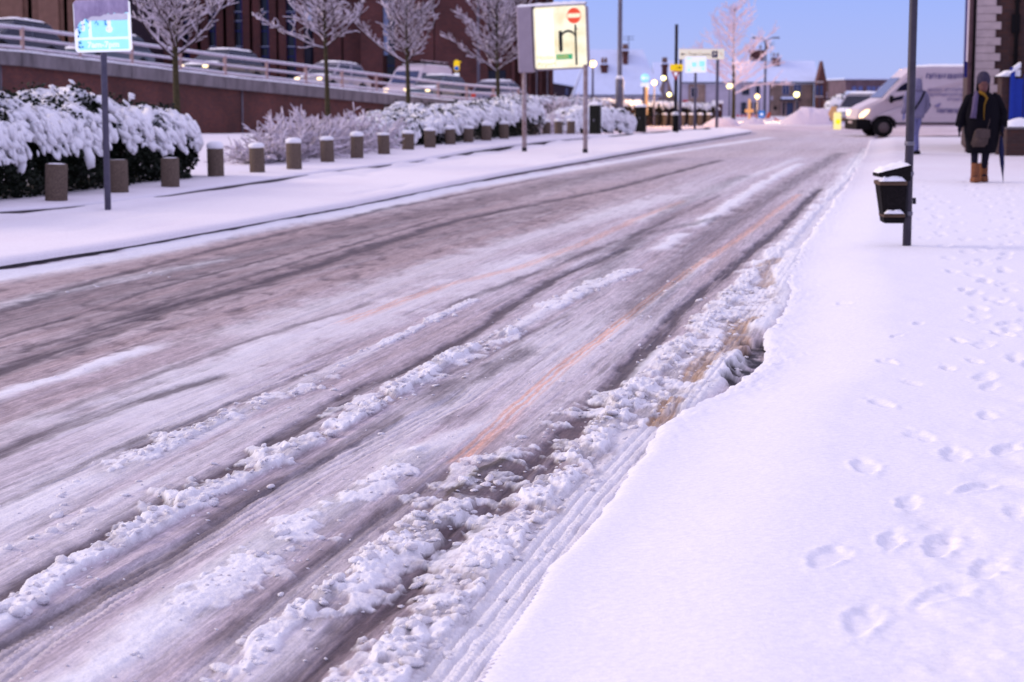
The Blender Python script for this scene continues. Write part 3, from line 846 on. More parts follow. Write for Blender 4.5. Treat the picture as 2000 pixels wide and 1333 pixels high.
def build_bed():
    ys = rows_geo(9, 96, 0.05, 0.6)
    q = np.linspace(0, 1, 120) ** 1.6
    I = ik_(ys) + fbm(ys * 1.4, ys * 0 + 3, 251, 3) * 0.06
    X = I[:, None] - q[None] * 34
    Y = np.repeat(ys[:, None], len(q), 1)
    D = I[:, None] - X
    Z = bed_z(X, Y) + 0.035 * (1 - np.exp(-D / 0.06)) - 0.03 * (D < 1e-5) + fbm(X * 0.8, Y * 0.6, 255, 4) * 0.06 * sstep(.1, .6, D)
    col = np.zeros(X.shape + (3,)) + np.array([0.80, 0.76, 0.80])
    V = np.stack([X, Y, Z], -1).reshape(-1, 3)
    o = mesh_np('planting_bed_ground', V, grid_faces(len(ys), len(q)), M['paving_snow'], colors=col.reshape(-1, 3))
    tag(o, kind='structure')

build_bed()

def build_far_ground():
    # junction and side street beyond the end of the road
    xs = np.linspace(-14, 60, 240); ys = np.linspace(60, 122, 190)
    X, Y = np.meshgrid(xs, ys)
    Z = -0.055 + fbm(X * 0.7, Y * 0.5, 301, 4) * 0.10 + fbm(X * 3, Y * 2, 303, 3) * 0.03
    Z = Z + 0.05 * sstep(66, 72, Y)
    n = fbm(X * 0.35, Y * 1.2, 305, 4)
    col = np.zeros(X.shape + (3,)) + np.array([0.66, 0.56, 0.60])
    col = lerp3(col, (0.36, 0.28, 0.30), np.clip(n * 2.2 + 0.35, 0, 1) * (1 - sstep(80, 92, Y)) * sstep(5, 9, X - (Y - 70) * .1))
    col = lerp3(col, C_SNOW * 0.93, sstep(84, 96, Y) * 0.7)
    V = np.stack([X, Y, Z], -1).reshape(-1, 3)
    o = mesh_np('junction', V, grid_faces(len(ys), len(xs)), M['paving_snow'], colors=np.clip(col, 0, .86).reshape(-1, 3))
    tag(o, kind='structure')
    xs = np.linspace(-300, 300, 61); ys = np.linspace(-40, 620, 67)
    X, Y = np.meshgrid(xs, ys)
    Z = -0.42 - 3.2 * sstep(118, 165, Y)
    col = np.zeros(X.shape + (3,)) + C_SNOW * 0.92
    V = np.stack([X, Y, Z], -1).reshape(-1, 3)
    o = mesh_np('ground', V, grid_faces(len(ys), len(xs)), M['paving_snow'], colors=col.reshape(-1, 3))
    tag(o, kind='structure')

build_far_ground()

M['slush_lump'] = mat('slush_lump', (0.76, 0.71, 0.73), 0.75, 0.12, 7, 0.6, 90, col2=(0.88, 0.87, 0.89))
# loose lumps of ploughed slush along the ridges: nobody could count them
def road_height(x, y):
    i = int(np.clip(np.searchsorted(road_ys, y), 0, len(road_ys) - 1))
    row = road_X[i]
    j = int(np.argmin(np.abs(row - x)))
    return float(road_Z[i, j])

def build_lumps():
    pr = [blob_mesh(1, 1, 0.28, s, (1, 1, .75)) for s in range(6)] + [blob_mesh(1, 2, 0.16, s, (1.1, .9, .7)) for s in range(20, 23)]
    P, S = [], []
    q = random.Random(5)
    for kind, pts, sw, h, a, lumpy, soft in FEATS:
        if kind not in ('snow', 'soft', 'clods') or sw > .165: continue
        py = [p[1] for p in pts]; px = [p[0] for p in pts]
        ln = py[-1] - py[0]
        dens = {'snow': 34, 'soft': 8, 'clods': 28}[kind] * lumpy
        n = int(min(ln, 14) * dens * (1.2 if lumpy >= 1 else 0.8))
        for _ in range(n):
            y = py[0] + (min(ln, 14)) * q.random() ** 1.3
            if y > 17: continue
            clump = vnoise(np.array([y * 3.0]), np.array([sw * 100]), 400)[0] + 0.5
            if q.random() > clump * 1.5: continue
            x = np.interp(y, py, px) + q.gauss(0, sw * 0.8)
            if x > re_(y) - 0.01: continue
            r = min(0.026, 0.0050 * math.exp(abs(q.gauss(0, 0.8))))
            P.append((x, y, road_height(x, y) + r * .05)); S.append((r * q.uniform(.8, 1.5), r * q.uniform(.8, 1.3), r * q.uniform(.6, 1)))
    for _ in range(260):      # strays
        y = 4.6 + 10 * q.random() ** 1.6; x = rel(y) - q.uniform(0.15, 2.2)
        r = min(0.02, 0.0035 * math.exp(abs(q.gauss(0, 0.6))))
        P.append((x, y, road_height(x, y) + r * .3)); S.append((r * 1.3, r, r * .8))
    P = np.array(P); S = np.array(S)
    nrm = np.array([q.uniform(-.4, .4) for _ in P]); rz = np.array([q.uniform(0, 6.28) for _ in P])
    big = S[:, 0] > 0.012
    Vs, Fs = scatter(pr[:6], P[~big], S[~big], nrm[~big], rz[~big])
    V2, F2 = scatter(pr[6:], P[big], S[big], nrm[big], rz[big])
    V = np.concatenate([Vs, V2]); F = np.concatenate([Fs, F2 + len(Vs)])
    o = mesh_np('slush_lumps', V, F, M['slush_lump'])
    tag(o, 'loose lumps of ploughed snow and slush along the road ridges', 'slush', kind='stuff')
build_lumps()

# ================================================================== PLACES
FPX, PITCH = 3650.0, math.atan(486.5 / 3650.0)
def _ray(px, py):
    a, b = (px - 1000) / FPX, (666.5 - py) / FPX
    return a, math.cos(PITCH) + b * math.sin(PITCH), -math.sin(PITCH) + b * math.cos(PITCH)
def gp(px, py, z=0.0):
    """ground point seen at a place of the photograph, on level z"""
    a, dy, dz = _ray(px, py)
    t = (z - CAMH) / dz
    return Vector((a * t, dy * t, z))
def at(px, py, d):
    a, dy, dz = _ray(px, py)
    t = d / dy
    return Vector((a * t, d, CAMH + dz * t))

# ================================================================== FLYOVER RAMP
RA, RB = Vector((-16.0, 62.0, 0)), Vector((-2.0, 91.0, 0))
RDIR = (RB - RA).normalized()
RLEN = (RB - RA).length
RN = Vector((RDIR.y, -RDIR.x, 0))            # towards the street
def ramp_top(t):                              # ledge height along the ramp, t in metres from RA
    k = t / RLEN
    return float(np.interp(k, (-1.2, -0.15, 0.0, 0.36, 0.95, 1.25), (3.6, 3.02, 2.86, 2.14, 1.14, 0.85)))
def rp(t, off, z):
    p = RA + RDIR * t + RN * off
    return Vector((p.x, p.y, z))

def build_ramp():
    th = thing('flyover_ramp', 'long brick and concrete ramp with a road sloping down behind the planting bed', 'ramp', (0, 0, 0))
    step = 2.9
    n0, n1 = -9, 14
    # brick wall in bays between movement joints
    joints = [-26.5, -13.1, -1.2, 12.6, 26.4, 40.0]
    for a, c in zip(joints[:-1], joints[1:]):
        k = 10; b = MB(); vs = []
        for i in range(k + 1):
            t = a + 0.02 + (c - a - 0.04) * i / k
            zt = ramp_top(t) - 0.42
            for off in (0.0, -0.3):
                vs.append(rp(t, off, -0.6)); vs.append(rp(t, off, zt))
        fs = []
        for i in range(k):
            o = i * 4
            fs += [(o, o + 4, o + 5, o + 1), (o + 2, o + 3, o + 7, o + 6), (o + 1, o + 5, o + 7, o + 3)]
        fs += [(0, 1, 3, 2), (k * 4, k * 4 + 2, k * 4 + 3, k * 4 + 1)]
        b.add(vs, fs); b.build('brick_panel', M['brick_red'], th, fix=True)
    for t in joints[1:-1]:
        b = MB(); b.tube([rp(t, 0.02, -0.6), rp(t, 0.02, ramp_top(t) - 0.43)], 0.035, 6)
        b.build('joint_strip', M['metal_grey'], th)
    # concrete coping in cast lengths
    t = -26.4
    while t < 38:
        c = t + 2.9
        b = MB(); vs = []
        for tt in (t + 0.012, c - 0.012):
            z = ramp_top(tt)
            for off, dz in ((0.16, -0.45), (0.16, -0.03), (0.13, 0), (-0.5, 0), (-0.5, -0.45)):
                vs.append(rp(tt, off, z + dz))
        fs = [(i, (i + 1) % 5, 5 + (i + 1) % 5, 5 + i) for i in range(5)] + [(0, 4, 3, 2, 1), (5, 6, 7, 8, 9)]
        b.add(vs, fs); b.build('coping', M['concrete'], th, fix=True)
        t = c
    # snow lying on the coping
    b = MB(); vs = []; k = 130
    for i in range(k + 1):
        t = -26 + 64 * i / k
        z = ramp_top(t); e = rnd.uniform(-.012, .012)
        for off, dz in ((0.155 + e, 0.002), (0.14 + e, 0.05), (0.05, 0.075 + e), (-0.45, 0.07)):
            vs.append(rp(t, off, z + dz))
    fs = [(i * 4 + j, i * 4 + 4 + j, i * 4 + 5 + j, i * 4 + 1 + j) for i in range(k) for j in range(3)]
    b.add(vs, fs, smooth=True); b.build('coping_snow', M['snow'], th, fix=True)
    # roadway behind
    b = MB(); vs = []; k = 30
    for i in range(k + 1):
        t = -26 + 80 * i / k
        vs += [rp(t, -0.48, ramp_top(t) - 0.12), rp(t, -9.5, ramp_top(t) - 0.12)]
    b.add(vs, [(i * 2, i * 2 + 2, i * 2 + 3, i * 2 + 1) for i in range(k)]); b.build('roadway', M['snow'], th, fix=True)
    # railing
    for name, dz, r in (('top_rail', 0.80, 0.052), ('middle_rail', 0.46, 0.042), ('bottom_rail', 0.16, 0.042)):
        b = MB(); b.tube([rp(-26 + 2.9 * i, -0.10, ramp_top(-26 + 2.9 * i) + dz) for i in range(23)], r, 8)
        b.build(name, M['rail'], th)
        b = MB(); b.tube([rp(-26 + 2.9 * i, -0.10, ramp_top(-26 + 2.9 * i) + dz + r * .75) for i in range(23)], r * .8, 6)
        b.build('rail_snow', M['snow'], th)
    for i in range(-9, 14):
        t = i * step + 0.05
        z = ramp_top(t)
        b = MB(); b.rbox(-0.055, -0.05, 0.0, 0.055, 0.05, 0.84, 0.012)
        o = b.build('rail_post', M['rail_post'], th)
        o.location = rp(t, -0.10, z - 0.002); o.rotation_euler = (0, 0, math.atan2(RDIR.y, RDIR.x))
build_ramp()

# ------------------------------------------------------------------ vehicles
def car_proto(name, label, paint, L=4.1, H=1.42, W=1.66, lit='headlight', dark_snow=0.5):
    """nose towards -X"""
    th = thing(name, label, 'car')
    b = MB()
    o = [(-L/2, .28), (-L/2 - .02, .50), (-L/2 + .10, .66), (-L/2 + .95, .86), (-L/2 + 1.02, .88), (L/2 - .35, .90), (L/2 - .04, .80), (L/2, .45), (L/2 - .05, .26),
         (L/2 - .42, .24), (L/2 - .52, .50), (L/2 - .80, .62), (L/2 - 1.08, .50), (L/2 - 1.18, .24), (-L/2 + 1.12, .24), (-L/2 + 1.02, .50), (-L/2 + .74, .62), (-L/2 + .46, .50), (-L/2 + .36, .26)]
    bm = bmesh.new()
    vs = [bm.verts.new((x, -W/2, z)) for x, z in o]; f = bm.faces.new(vs)
    g = bmesh.ops.extrude_face_region(bm, geom=[f])
    for v in g['geom']:
        if isinstance(v, bmesh.types.BMVert): v.co.y = W/2
    bmesh.ops.recalc_face_normals(bm, faces=bm.faces[:])
    es = [e for e in bm.edges if len(e.link_faces) == 2 and abs(e.verts[0].co.y - e.verts[1].co.y) < 1e-4]
    bmesh.ops.bevel(bm, geom=es, offset=0.05, segments=2, affect='EDGES')
    b.bm(bm, smooth=False); b.build('body', paint, th)
    # cabin
    def cab(z, x0, x1, hw): return [(x0, -hw, z), (x1, -hw, z), (x1, hw, z), (x0, hw, z)]
    s = [cab(.86, -L/2 + .92, L/2 - .22, W/2 - .06), cab(H - .09, -L/2 + 1.62, L/2 - .60, W/2 - .20), cab(H, -L/2 + 1.78, L/2 - .78, W/2 - .30)]
    b = MB(); b.add(sum(s, []), [(0, 1, 5, 4), (1, 2, 6, 5), (2, 3, 7, 6), (3, 0, 4, 7), (4, 5, 9, 8), (5, 6, 10, 9), (6, 7, 11, 10), (7, 4, 8, 11), (8, 9, 10, 11)])
    b.build('cabin', paint, th, fix=True)
    def lerpq(a, c, u): return tuple(a[i] + (c[i] - a[i]) * u for i in range(3))
    def pane(name, p, q, r_, t_, outv):
        P4 = [Vector(v) for v in (p, q, r_, t_)]
        c = sum(P4, Vector()) / 4
        v = [c + (x - c) * 0.88 + Vector(outv) * 0.012 for x in P4]
        b = MB(); b.add(v, [(0, 1, 2, 3)]); b.build(name, M['glass_dark'], th)
    pane('windscreen', s[0][3], s[0][0], s[1][0], s[1][3], (-1, 0, .7))
    pane('rear_window', s[0][1], s[0][2], s[1][2], s[1][1], (1, 0, .7))
    for sd_, (i, j) in ((-1, (0, 1)), (1, (3, 2))):
        A, B, C_, D = s[0][i], s[0][j], s[1][j], s[1][i]
        for u0, u1 in ((0.0, .5), (.5, 1.0)):
            pane('side_window', lerpq(A, B, u0), lerpq(A, B, u1), lerpq(D, C_, u1), lerpq(D, C_, u0), (0, sd_, .3))
    for x in (-L/2 + .74, L/2 - .80):
        for y in (-W/2 + .10, W/2 - .10):
            b = MB(); b.tube([(x, y - .095, .30), (x, y + .095, .30)], .30, 18); w_ = b.build('wheel', M['tyre'], th)
            b = MB(); yy = y + (.1 if y > 0 else -.1); b.tube([(x, yy - .006, .30), (x, yy + .006, .30)], .18, 14); b.build('hub', M['hub'], w_)
    for y in (-W/2 + .26, W/2 - .26):
        b = MB(); b.rbox(-L/2 - .03, y - .10, .58, -L/2 + .12, y + .10, .68, .03); b.build('headlight', M[lit], th)
        b = MB(); b.rbox(L/2 - .08, y - .13, .62, L/2 + .015, y + .13, .78, .03); b.build('tail_light', M['tail'], th)
    b = MB(); b.rbox(-L/2 - .04, -W/2 + .06, .30, -L/2 + .1, W/2 - .06, .44, .03); b.build('bumper', M['black'], th)
    b = MB(); b.rbox(-L/2 - .05, -.22, .34, -L/2 - .038, .22, .42, .003); b.build('number_plate', M['tan_stone'], th)
    # snow on roof and bonnet
    b = MB(); n_ = 8
    def cap(x0, x1, hw, z0, z1, thick):
        vs = []
        for i in range(n_ + 1):
            for j in range(n_ + 1):
                u, v = i / n_, j / n_
                e = min(u, 1 - u, v, 1 - v)
                h = thick * min(1, e * 6) * (1 + rnd.uniform(-.2, .2)) + 0.004
                vs.append((x0 + (x1 - x0) * u, -hw + 2 * hw * v, z0 + (z1 - z0) * u + h))
        b.add(vs, [(i * (n_ + 1) + j, i * (n_ + 1) + j + 1, (i + 1) * (n_ + 1) + j + 1, (i + 1) * (n_ + 1) + j) for i in range(n_) for j in range(n_)], smooth=True)
    cap(-L/2 + 1.66, L/2 - .62, W/2 - .22, H - .02, H - .02, .10)
    cap(-L/2 + .14, -L/2 + .98, W/2 - .14, .70, .88, .05)
    b.build('snow_cover', M['snow'], th, fix=True)
    return th

M['paint_navy'] = mat('dark_blue_car_paint', (0.025, 0.030, 0.055), 0.35, 0.1, spec=0.6)
M['paint_silver'] = mat('silver_car_paint', (0.30, 0.28, 0.34), 0.35, 0.08, spec=0.6)
M['paint_teal'] = mat('blue_grey_car_paint', (0.06, 0.09, 0.13), 0.35, 0.1, spec=0.6)
ramp_ang = math.atan2(RDIR.y, RDIR.x)
def on_ramp(o, t, off, face=0.0):
    z = ramp_top(t) - 0.12
    slope = math.atan2(ramp_top(t + 2) - ramp_top(t - 2), 4)
    o.location = rp(t, off, z)
    o.rotation_euler = (0, -slope, ramp_ang + face)
    return o

G_CARS = 'cars in the queue on the flyover ramp'
c1 = car_proto('car', 'dark snow-topped car high on the ramp beside the tan office piers', M['paint_navy'], lit='indicator')
c1['group'] = G_CARS; on_ramp(c1, 2.0, -2.4)
c2 = car_proto('car', 'dark blue car on the ramp behind the tall blue parking sign', M['paint_teal'])
c2['group'] = G_CARS; on_ramp(c2, 7.2, -2.4)
c3 = car_proto('car', 'snow-topped dark car on the ramp between the first two street trees', M['paint_navy'])
c3['group'] = G_CARS; on_ramp(c3, 14.8, -2.4)
c4 = car_proto('car', 'dark car on the ramp directly behind the second street tree, headlights lit', M['paint_silver'], H=1.46)
c4['group'] = G_CARS; on_ramp(c4, 23, -2.2)
c5 = car_proto('car', 'blue grey car with lit headlights in front of the white roof-rack van', M['paint_teal'])
c5['group'] = G_CARS; on_ramp(c5, 32.5, -2.0)
c6 = car_proto('car', 'pale car at the foot of the ramp behind the fourth street tree', M['paint_silver'])
c6['group'] = G_CARS; on_ramp(c6, 40.0, -2.2, PI)

def small_van():
    th = thing('van', 'white van with a long roof rack of bars on the flyover ramp', 'van')
    L, W, H = 4.9, 1.85, 2.3
    o = [(-L/2, .35), (-L/2 - .02, .75), (-L/2 + .15, 1.0), (-L/2 + .72, 1.15), (-L/2 + 1.35, 1.95), (-L/2 + 1.75, H - .08), (-L/2 + 2.1, H), (L/2 - .1, H), (L/2, H - .15), (L/2, .35)]
    bm = bmesh.new()
    vs = [bm.verts.new((x, -W/2, z)) for x, z in o]; f = bm.faces.new(vs)
    g = bmesh.ops.extrude_face_region(bm, geom=[f])
    for v in g['geom']:
        if isinstance(v, bmesh.types.BMVert): v.co.y = W/2
    for v in bm.verts:
        if v.co.z > 1.2: v.co.y *= 1 - .12 * (v.co.z - 1.2)
    bmesh.ops.recalc_face_normals(bm, faces=bm.faces[:])
    es = [e for e in bm.edges if len(e.link_faces) == 2 and abs(e.verts[0].co.y - e.verts[1].co.y) < 1e-4]
    bmesh.ops.bevel(bm, geom=es, offset=0.06, segments=2, affect='EDGES')
    b = MB(); b.bm(bm); b.build('body', M['white_paint'], th)
    b = MB(); b.add([(-L/2 + .76, -.78, 1.22), (-L/2 + .76, .78, 1.22), (-L/2 + 1.32, .72, 1.92), (-L/2 + 1.32, -.72, 1.92)], [(0, 1, 2, 3)])
    o_ = b.build('windscreen', M['glass_blue'], th); o_.location = (-.03, 0, .03)
    for s_ in (-1, 1):
        b = MB(); b.add([(-L/2 + .95, s_ * .935, 1.2), (-L/2 + 1.9, s_ * .935, 1.2), (-L/2 + 1.9, s_ * .865, 1.85), (-L/2 + 1.45, s_ * .865, 1.85)], [(0, 1, 2, 3)])
        b.build('side_window', M['glass_dark'], th)
    for x in (-L/2 + .85, L/2 - .9):
        for y in (-W/2 + .08, W/2 - .08):
            b = MB(); b.tube([(x, y - .1, .33), (x, y + .1, .33)], .33, 18); b.build('wheel', M['tyre'], th)
    for y in (-.62, .62):
        b = MB(); b.rbox(-L/2 - .04, y - .14, .72, -L/2 + .1, y + .14, .92, .03); b.build('headlight', M['headlight'], th)
    for x in (-.5, .5, 1.5, 2.2):
        b = MB(); b.tube([(x, -.72, H), (x, -.72, H + .22), (x, .72, H + .22), (x, .72, H)], .03, 6); b.build('rack_bar', M['black'], th)
    for y in (-.6, .6):
        b = MB(); b.tube([(-.7, y, H + .25), (2.4, y, H + .25)], .028, 6); b.build('rack_rail', M['white_paint'], th)
    b = MB(); b.rbox(-L/2 + 2.0, -.75, H + .004, L/2 - .15, .75, H + .07, .03); b.build('snow_cover', M['snow'], th)
    return th
sv = small_van(); on_ramp(sv, 36.2, -5.1); sv.scale = (.93, .93, .90)

# ------------------------------------------------------------------ street trees
def grow(seed, H, fork, spread, trunk_r, lat=26, up=0.9, droop=0.0):
    """leader with ascending laterals; returns trunk polyline and list of (pts, r0, r1)"""
    q = random.Random(seed)
    lead = []
    n = 14
    for i in range(n + 1):
        u = i / n
        lead.append(Vector((math.sin(u * 5 + seed) * .05 * u * H / 4, math.cos(u * 4 + seed) * .04 * u, u * H)))
    def lead_at(z):
        k = z / H * n; i = min(n - 1, int(k)); return lead[i].lerp(lead[i + 1], k - i)
    br = []
    az = q.uniform(0, 6)
    for i in range(lat):
        u = (i + q.uniform(0, .6)) / lat
        z = fork + (H - fork) * u * .95
        az += 2.399 + q.uniform(-.4, .4)
        ln = spread * (1 - u * .72) * q.uniform(.75, 1.15)
        el = R(min(78, (q.uniform(26, 50) + 28 * u) * up))
        p = lead_at(z); pts = [p.copy()]
        d = Vector((math.cos(az) * math.cos(el), math.sin(az) * math.cos(el), math.sin(el)))
        m = 7
        for k in range(m):
            d = (d + Vector((q.uniform(-.22, .22), q.uniform(-.22, .22), q.uniform(-.10, .26) - droop))).normalized()
            p = p + d * ln / m; pts.append(p.copy())
        r = trunk_r * .34 * (1 - u * .5)
        br.append((pts, r, r * .32))
        # side twigs
        for k in range(1, m + 1):
            for s_ in (1, -1) if k < m else (1, -1, 1):
                if q.random() < .12: continue
                base = pts[k].copy(); dd = (pts[k] - pts[k - 1]).normalized()
                side = dd.cross(Vector((q.uniform(-.6, .6), q.uniform(-.6, .6), 1))).normalized() * s_
                e = (dd * .75 + side * .75 + Vector((0, 0, q.uniform(-.1, .35) - droop))).normalized()
                l2 = ln * q.uniform(.16, .36) * (1.15 - k / m * .45); tp = [base]; mm = 3
                for _ in range(mm):
                    e = (e + Vector((q.uniform(-.3, .3), q.uniform(-.3, .3), q.uniform(-.15, .3)))).normalized()
                    base = base + e * l2 / mm; tp.append(base.copy())
                br.append((tp, r * .38, r * .2))
                for j in (1, 2, 3, 1, 2):
                    if q.random() < .25: continue
                    e2 = (e + Vector((q.uniform(-1, 1), q.uniform(-1, 1), q.uniform(-.4, .7)))).normalized()
                    br.append(([tp[j], tp[j] + e2 * l2 * q.uniform(.25, .5)], r * .22, r * .16))
    return lead, br

def make_tree(name, label, cat, loc, seed, H, fork, spread, tr, snow_m=None, twig_m=None, group=None, lat=26, up=0.9, sn=1.0, droop=0.0, minr=0.008):
    th = thing(name, label, cat, loc, 0, group)
    lead, br = grow(seed, H, fork, spread, tr, lat, up, droop)
    b = MB(); b.tube(lead, [tr * (1 - .8 * i / 14) * (1.25 if i == 0 else 1) for i in range(15)], 10); b.build('trunk', M['bark'], th)
    b = MB(); s = MB()
    for pts, r0, r1 in br:
        n = len(pts)
        rr = [max(minr, r0 + (r1 - r0) * i / (n - 1)) for i in range(n)]
        b.tube(pts, rr, 4 if n > 3 else 3, cap=False, smooth=False)
        dz = (pts[-1] - pts[0]).normalized().z
        if dz < .93:
            off = Vector((0, 0, 1))
            s.tube([p + off * (rr[i] * .85 + .002 * sn) for i, p in enumerate(pts)], [x * .75 + rnd.uniform(.002, .011) * sn for x in rr], 4 if n > 3 else 3, cap=False, smooth=False)
    b.build('crown', twig_m or M['twig'], th); s.build('snow_cover', snow_m or M['snow_twig'], th)
    return th

G_TREE = 'snowy street trees in the planting bed'
def tree_at(px, py, z, **k):
    p = gp(px, py, z)
    return make_tree('street_tree', loc=(p.x, p.y, z - .02), cat='tree', group=G_TREE, **k)
pT = at(348, 262, 37); make_tree('street_tree', 'snowy young tree with mossy trunk rising behind the big laurel hedge', 'tree', (pT.x, 37, .2), 3, 4.6, 2.0, 1.7, .085, group=G_TREE, lat=38, up=.95)
pT = at(640, 262, 45); make_tree('street_tree', 'slim snowy tree rising from the twiggy shrub between the bollards and ramp', 'tree', (pT.x, 45, .2), 8, 5.2, 2.35, 1.65, .072, group=G_TREE, lat=38, up=.62)
pT = at(797, 240, 55); make_tree('street_tree', 'snowy tree standing behind the low hedge before the white roof-rack van', 'tree', (pT.x, 55, .2), 14, 5.6, 2.15, 1.9, .082, group=G_TREE, lat=40, up=.85)
pT = at(973, 240, 65); make_tree('street_tree', 'snowy tree nearest the big lit direction sign, close to its blank side', 'tree', (pT.x, 65, .1), 21, 6.3, 2.1, 2.2, .085, group=G_TREE, lat=46, up=.95)
M['frost'] = mat('pink_hoar_frost', (0.78, 0.66, 0.74), 0.85, 0.15, 2)
pT = at(1432, 238, 104); make_tree('frosted_tree', 'tall pinkish frosted tree with hanging twigs beyond the town centre sign', 'tree', (pT.x, 104, -.1), 33, 6.3, 1.5, 3.6, .11, snow_m=M['frost'], twig_m=M['frost'], lat=28, up=.85, sn=1.2, droop=.10, minr=.008)

# ------------------------------------------------------------------ hedges and shrubs
def snowy_hedge(name, label, cat, A, B, width, h0, h1, blob, nblob, nleaf, seed, drape=.5, bumpy=.12, group=None, ends=True, spikes=0):
    """A..B ground line of the middle; snow-laden top over a dark leafy body"""
    q = np.random.RandomState(seed)
    th = thing(name, label, cat, ((A.x + B.x) / 2, (A.y + B.y) / 2, A.z), 0, group)
    C0 = Vector(((A.x + B.x) / 2, (A.y + B.y) / 2, 0))
    d = Vector((B.x - A.x, B.y - A.y, 0)); L = d.length; d.normalize(); nrm = Vector((d.y, -d.x, 0))
    def prof(u):     # envelope height
        e = 1.0
        if ends: e = np.clip(np.minimum(u, 1 - u) * L / (width * .55), 0, 1) ** .45
        return (h0 + (h1 - h0) * u) * (.45 + .55 * e) * (1 + bumpy * (np.sin(u * L * 2.1 + seed) * .5 + np.sin(u * L * 5.3) * .35 + np.sin(u * L * .9 + 2) * .4)), e
    # leafy body: many little leaf quads through the volume
    u = q.rand(nleaf); H, e = prof(u)
    side = (q.rand(nleaf) * 2 - 1) ; side = np.sign(side) * np.abs(side) ** .45
    hh = q.rand(nleaf) ** .8 * np.where(q.rand(nleaf) < .35, 1.08, .95)
    wd = width * .5 * (.55 + .45 * e) * (1 - .35 * hh ** 3) * (.88 + .12 * np.sin(hh * 9 + u * 30))
    X = (u - .5) * L; Yc = side * wd; Z = .04 + hh * H
    sz = q.uniform(.5, 1.2, nleaf) * blob * 1.35
    t = q.uniform(0, 6.28, nleaf); el = q.uniform(-.9, .5, nleaf)
    a = np.stack([np.cos(t) * np.cos(el), np.sin(t) * np.cos(el), np.sin(el)], -1)
    bv = np.cross(a, q.randn(nleaf, 3)); bv /= np.linalg.norm(bv, axis=1)[:, None] + 1e-6
    c = np.stack([X * d.x + Yc * nrm.x, X * d.y + Yc * nrm.y, Z], -1)
    a *= sz[:, None]; bv *= sz[:, None] * .38
    V = np.stack([c - a * .5, c + bv, c + a * .5, c - bv], 1).reshape(-1, 3)
    mesh_np('leaves', V, np.arange(nleaf * 4).reshape(-1, 4), M['leaf'], th, smooth=False)['kind'] = 'stuff'
    # stems
    s = MB()
    for i in range(max(6, int(L * 5))):
        uu = rnd.random(); x = (uu - .5) * L; yy = rnd.uniform(-.3, .3) * width
        p = Vector((x * d.x + yy * nrm.x, x * d.y + yy * nrm.y, -.05))
        s.tube([p, p + Vector((rnd.uniform(-.1, .1), rnd.uniform(-.1, .1), h0 * .4)), p + Vector((rnd.uniform(-.3, .3), rnd.uniform(-.3, .3), h0 * .75))], [.02, .015, .008], 4)
    s.build('stem', M['twig'], th)['kind'] = 'stuff'
    # snow pads lying on the leaf sprays, sagging outwards
    pr = [blob_mesh(1, 1, .26, k + seed, (1.55, .66, .5)) for k in range(8)]
    u = q.rand(nblob); H, e = prof(u)
    g = q.rand(nblob) * 2 - 1
    gs = np.sign(g) * np.abs(g) ** .75
    wd = width * .5 * (.55 + .45 * e)
    fall = np.clip((np.abs(gs) - .35) / .65, 0, 1)
    ragged = q.rand(nblob)
    Z = H * (1 - drape * fall ** 1.6 * (.45 + .75 * ragged)) + q.randn(nblob) * .03 - .02
    # ends droop too
    endf = 1 - e
    Z = Z * (1 - .25 * endf * ragged)
    Yc = gs * wd * (1.02 - .05 * fall)
    X = (u - .5) * L
    c = np.stack([X * d.x + Yc * nrm.x, X * d.y + Yc * nrm.y, Z], -1)
    base = math.atan2(nrm.y, nrm.x)
    turn = np.where(gs > 0, base, base + PI) + q.randn(nblob) * .7
    turn = np.where(endf > .4, np.where(u < .5, math.atan2(-d.y, -d.x), math.atan2(d.y, d.x)) + q.randn(nblob) * .6, turn)
    tilt = .15 + fall * q.uniform(.3, 1.25, nblob) + endf * .5
    sc_ = blob * np.exp(q.randn(nblob) * .34)
    gap = fbm((u * L * 5.0).astype(np.float32), (gs * 3.2).astype(np.float32), seed + 900, 3)
    keep = gap > -.05 - .16 * (1 - fall)
    c, sc_, tilt, turn, u = c[keep], sc_[keep], tilt[keep], turn[keep], u[keep]; nblob = len(c)
    Vb, Fb = scatter(pr, c, np.stack([sc_, sc_ * q.uniform(.7, 1.2, nblob), sc_], -1), tilt, turn)
    mesh_np('snow_cover', Vb, Fb, M['snow'], th, smooth=True)['kind'] = 'stuff'
    # sprigs that stand up out of the top
    for k in range(spikes):
        uu = rnd.uniform(.1, .95); hh_, _ = prof(np.array([uu])); hh_ = float(hh_[0])
        x = (uu - .5) * L; yy = rnd.uniform(-.3, .4) * width
        p = Vector((x * d.x + yy * nrm.x, x * d.y + yy * nrm.y, hh_ - .05))
        ln = rnd.uniform(.12, .42)
        pts = [p, p + Vector((rnd.uniform(-.06, .06), 0, ln * .5)), p + Vector((rnd.uniform(-.14, .14), 0, ln))]
        sb = MB(); sb.tube(pts, [.012, .010, .006], 5)
        tw = sb.build('sprig', M['twig'], th)
        P_ = []; 
        for m_ in range(7):
            w_ = m_ / 6; P_.append(pts[0].lerp(pts[2], w_)[:])
        P_ = np.array(P_) + q.randn(7, 3) * .02
        Vb, Fb = scatter(pr, P_, np.full((7, 3), blob * .75), q.uniform(-1.2, .2, 7), q.uniform(0, 6.28, 7))
        mesh_np('sprig_snow', Vb, Fb, M['snow'], tw)
    return th

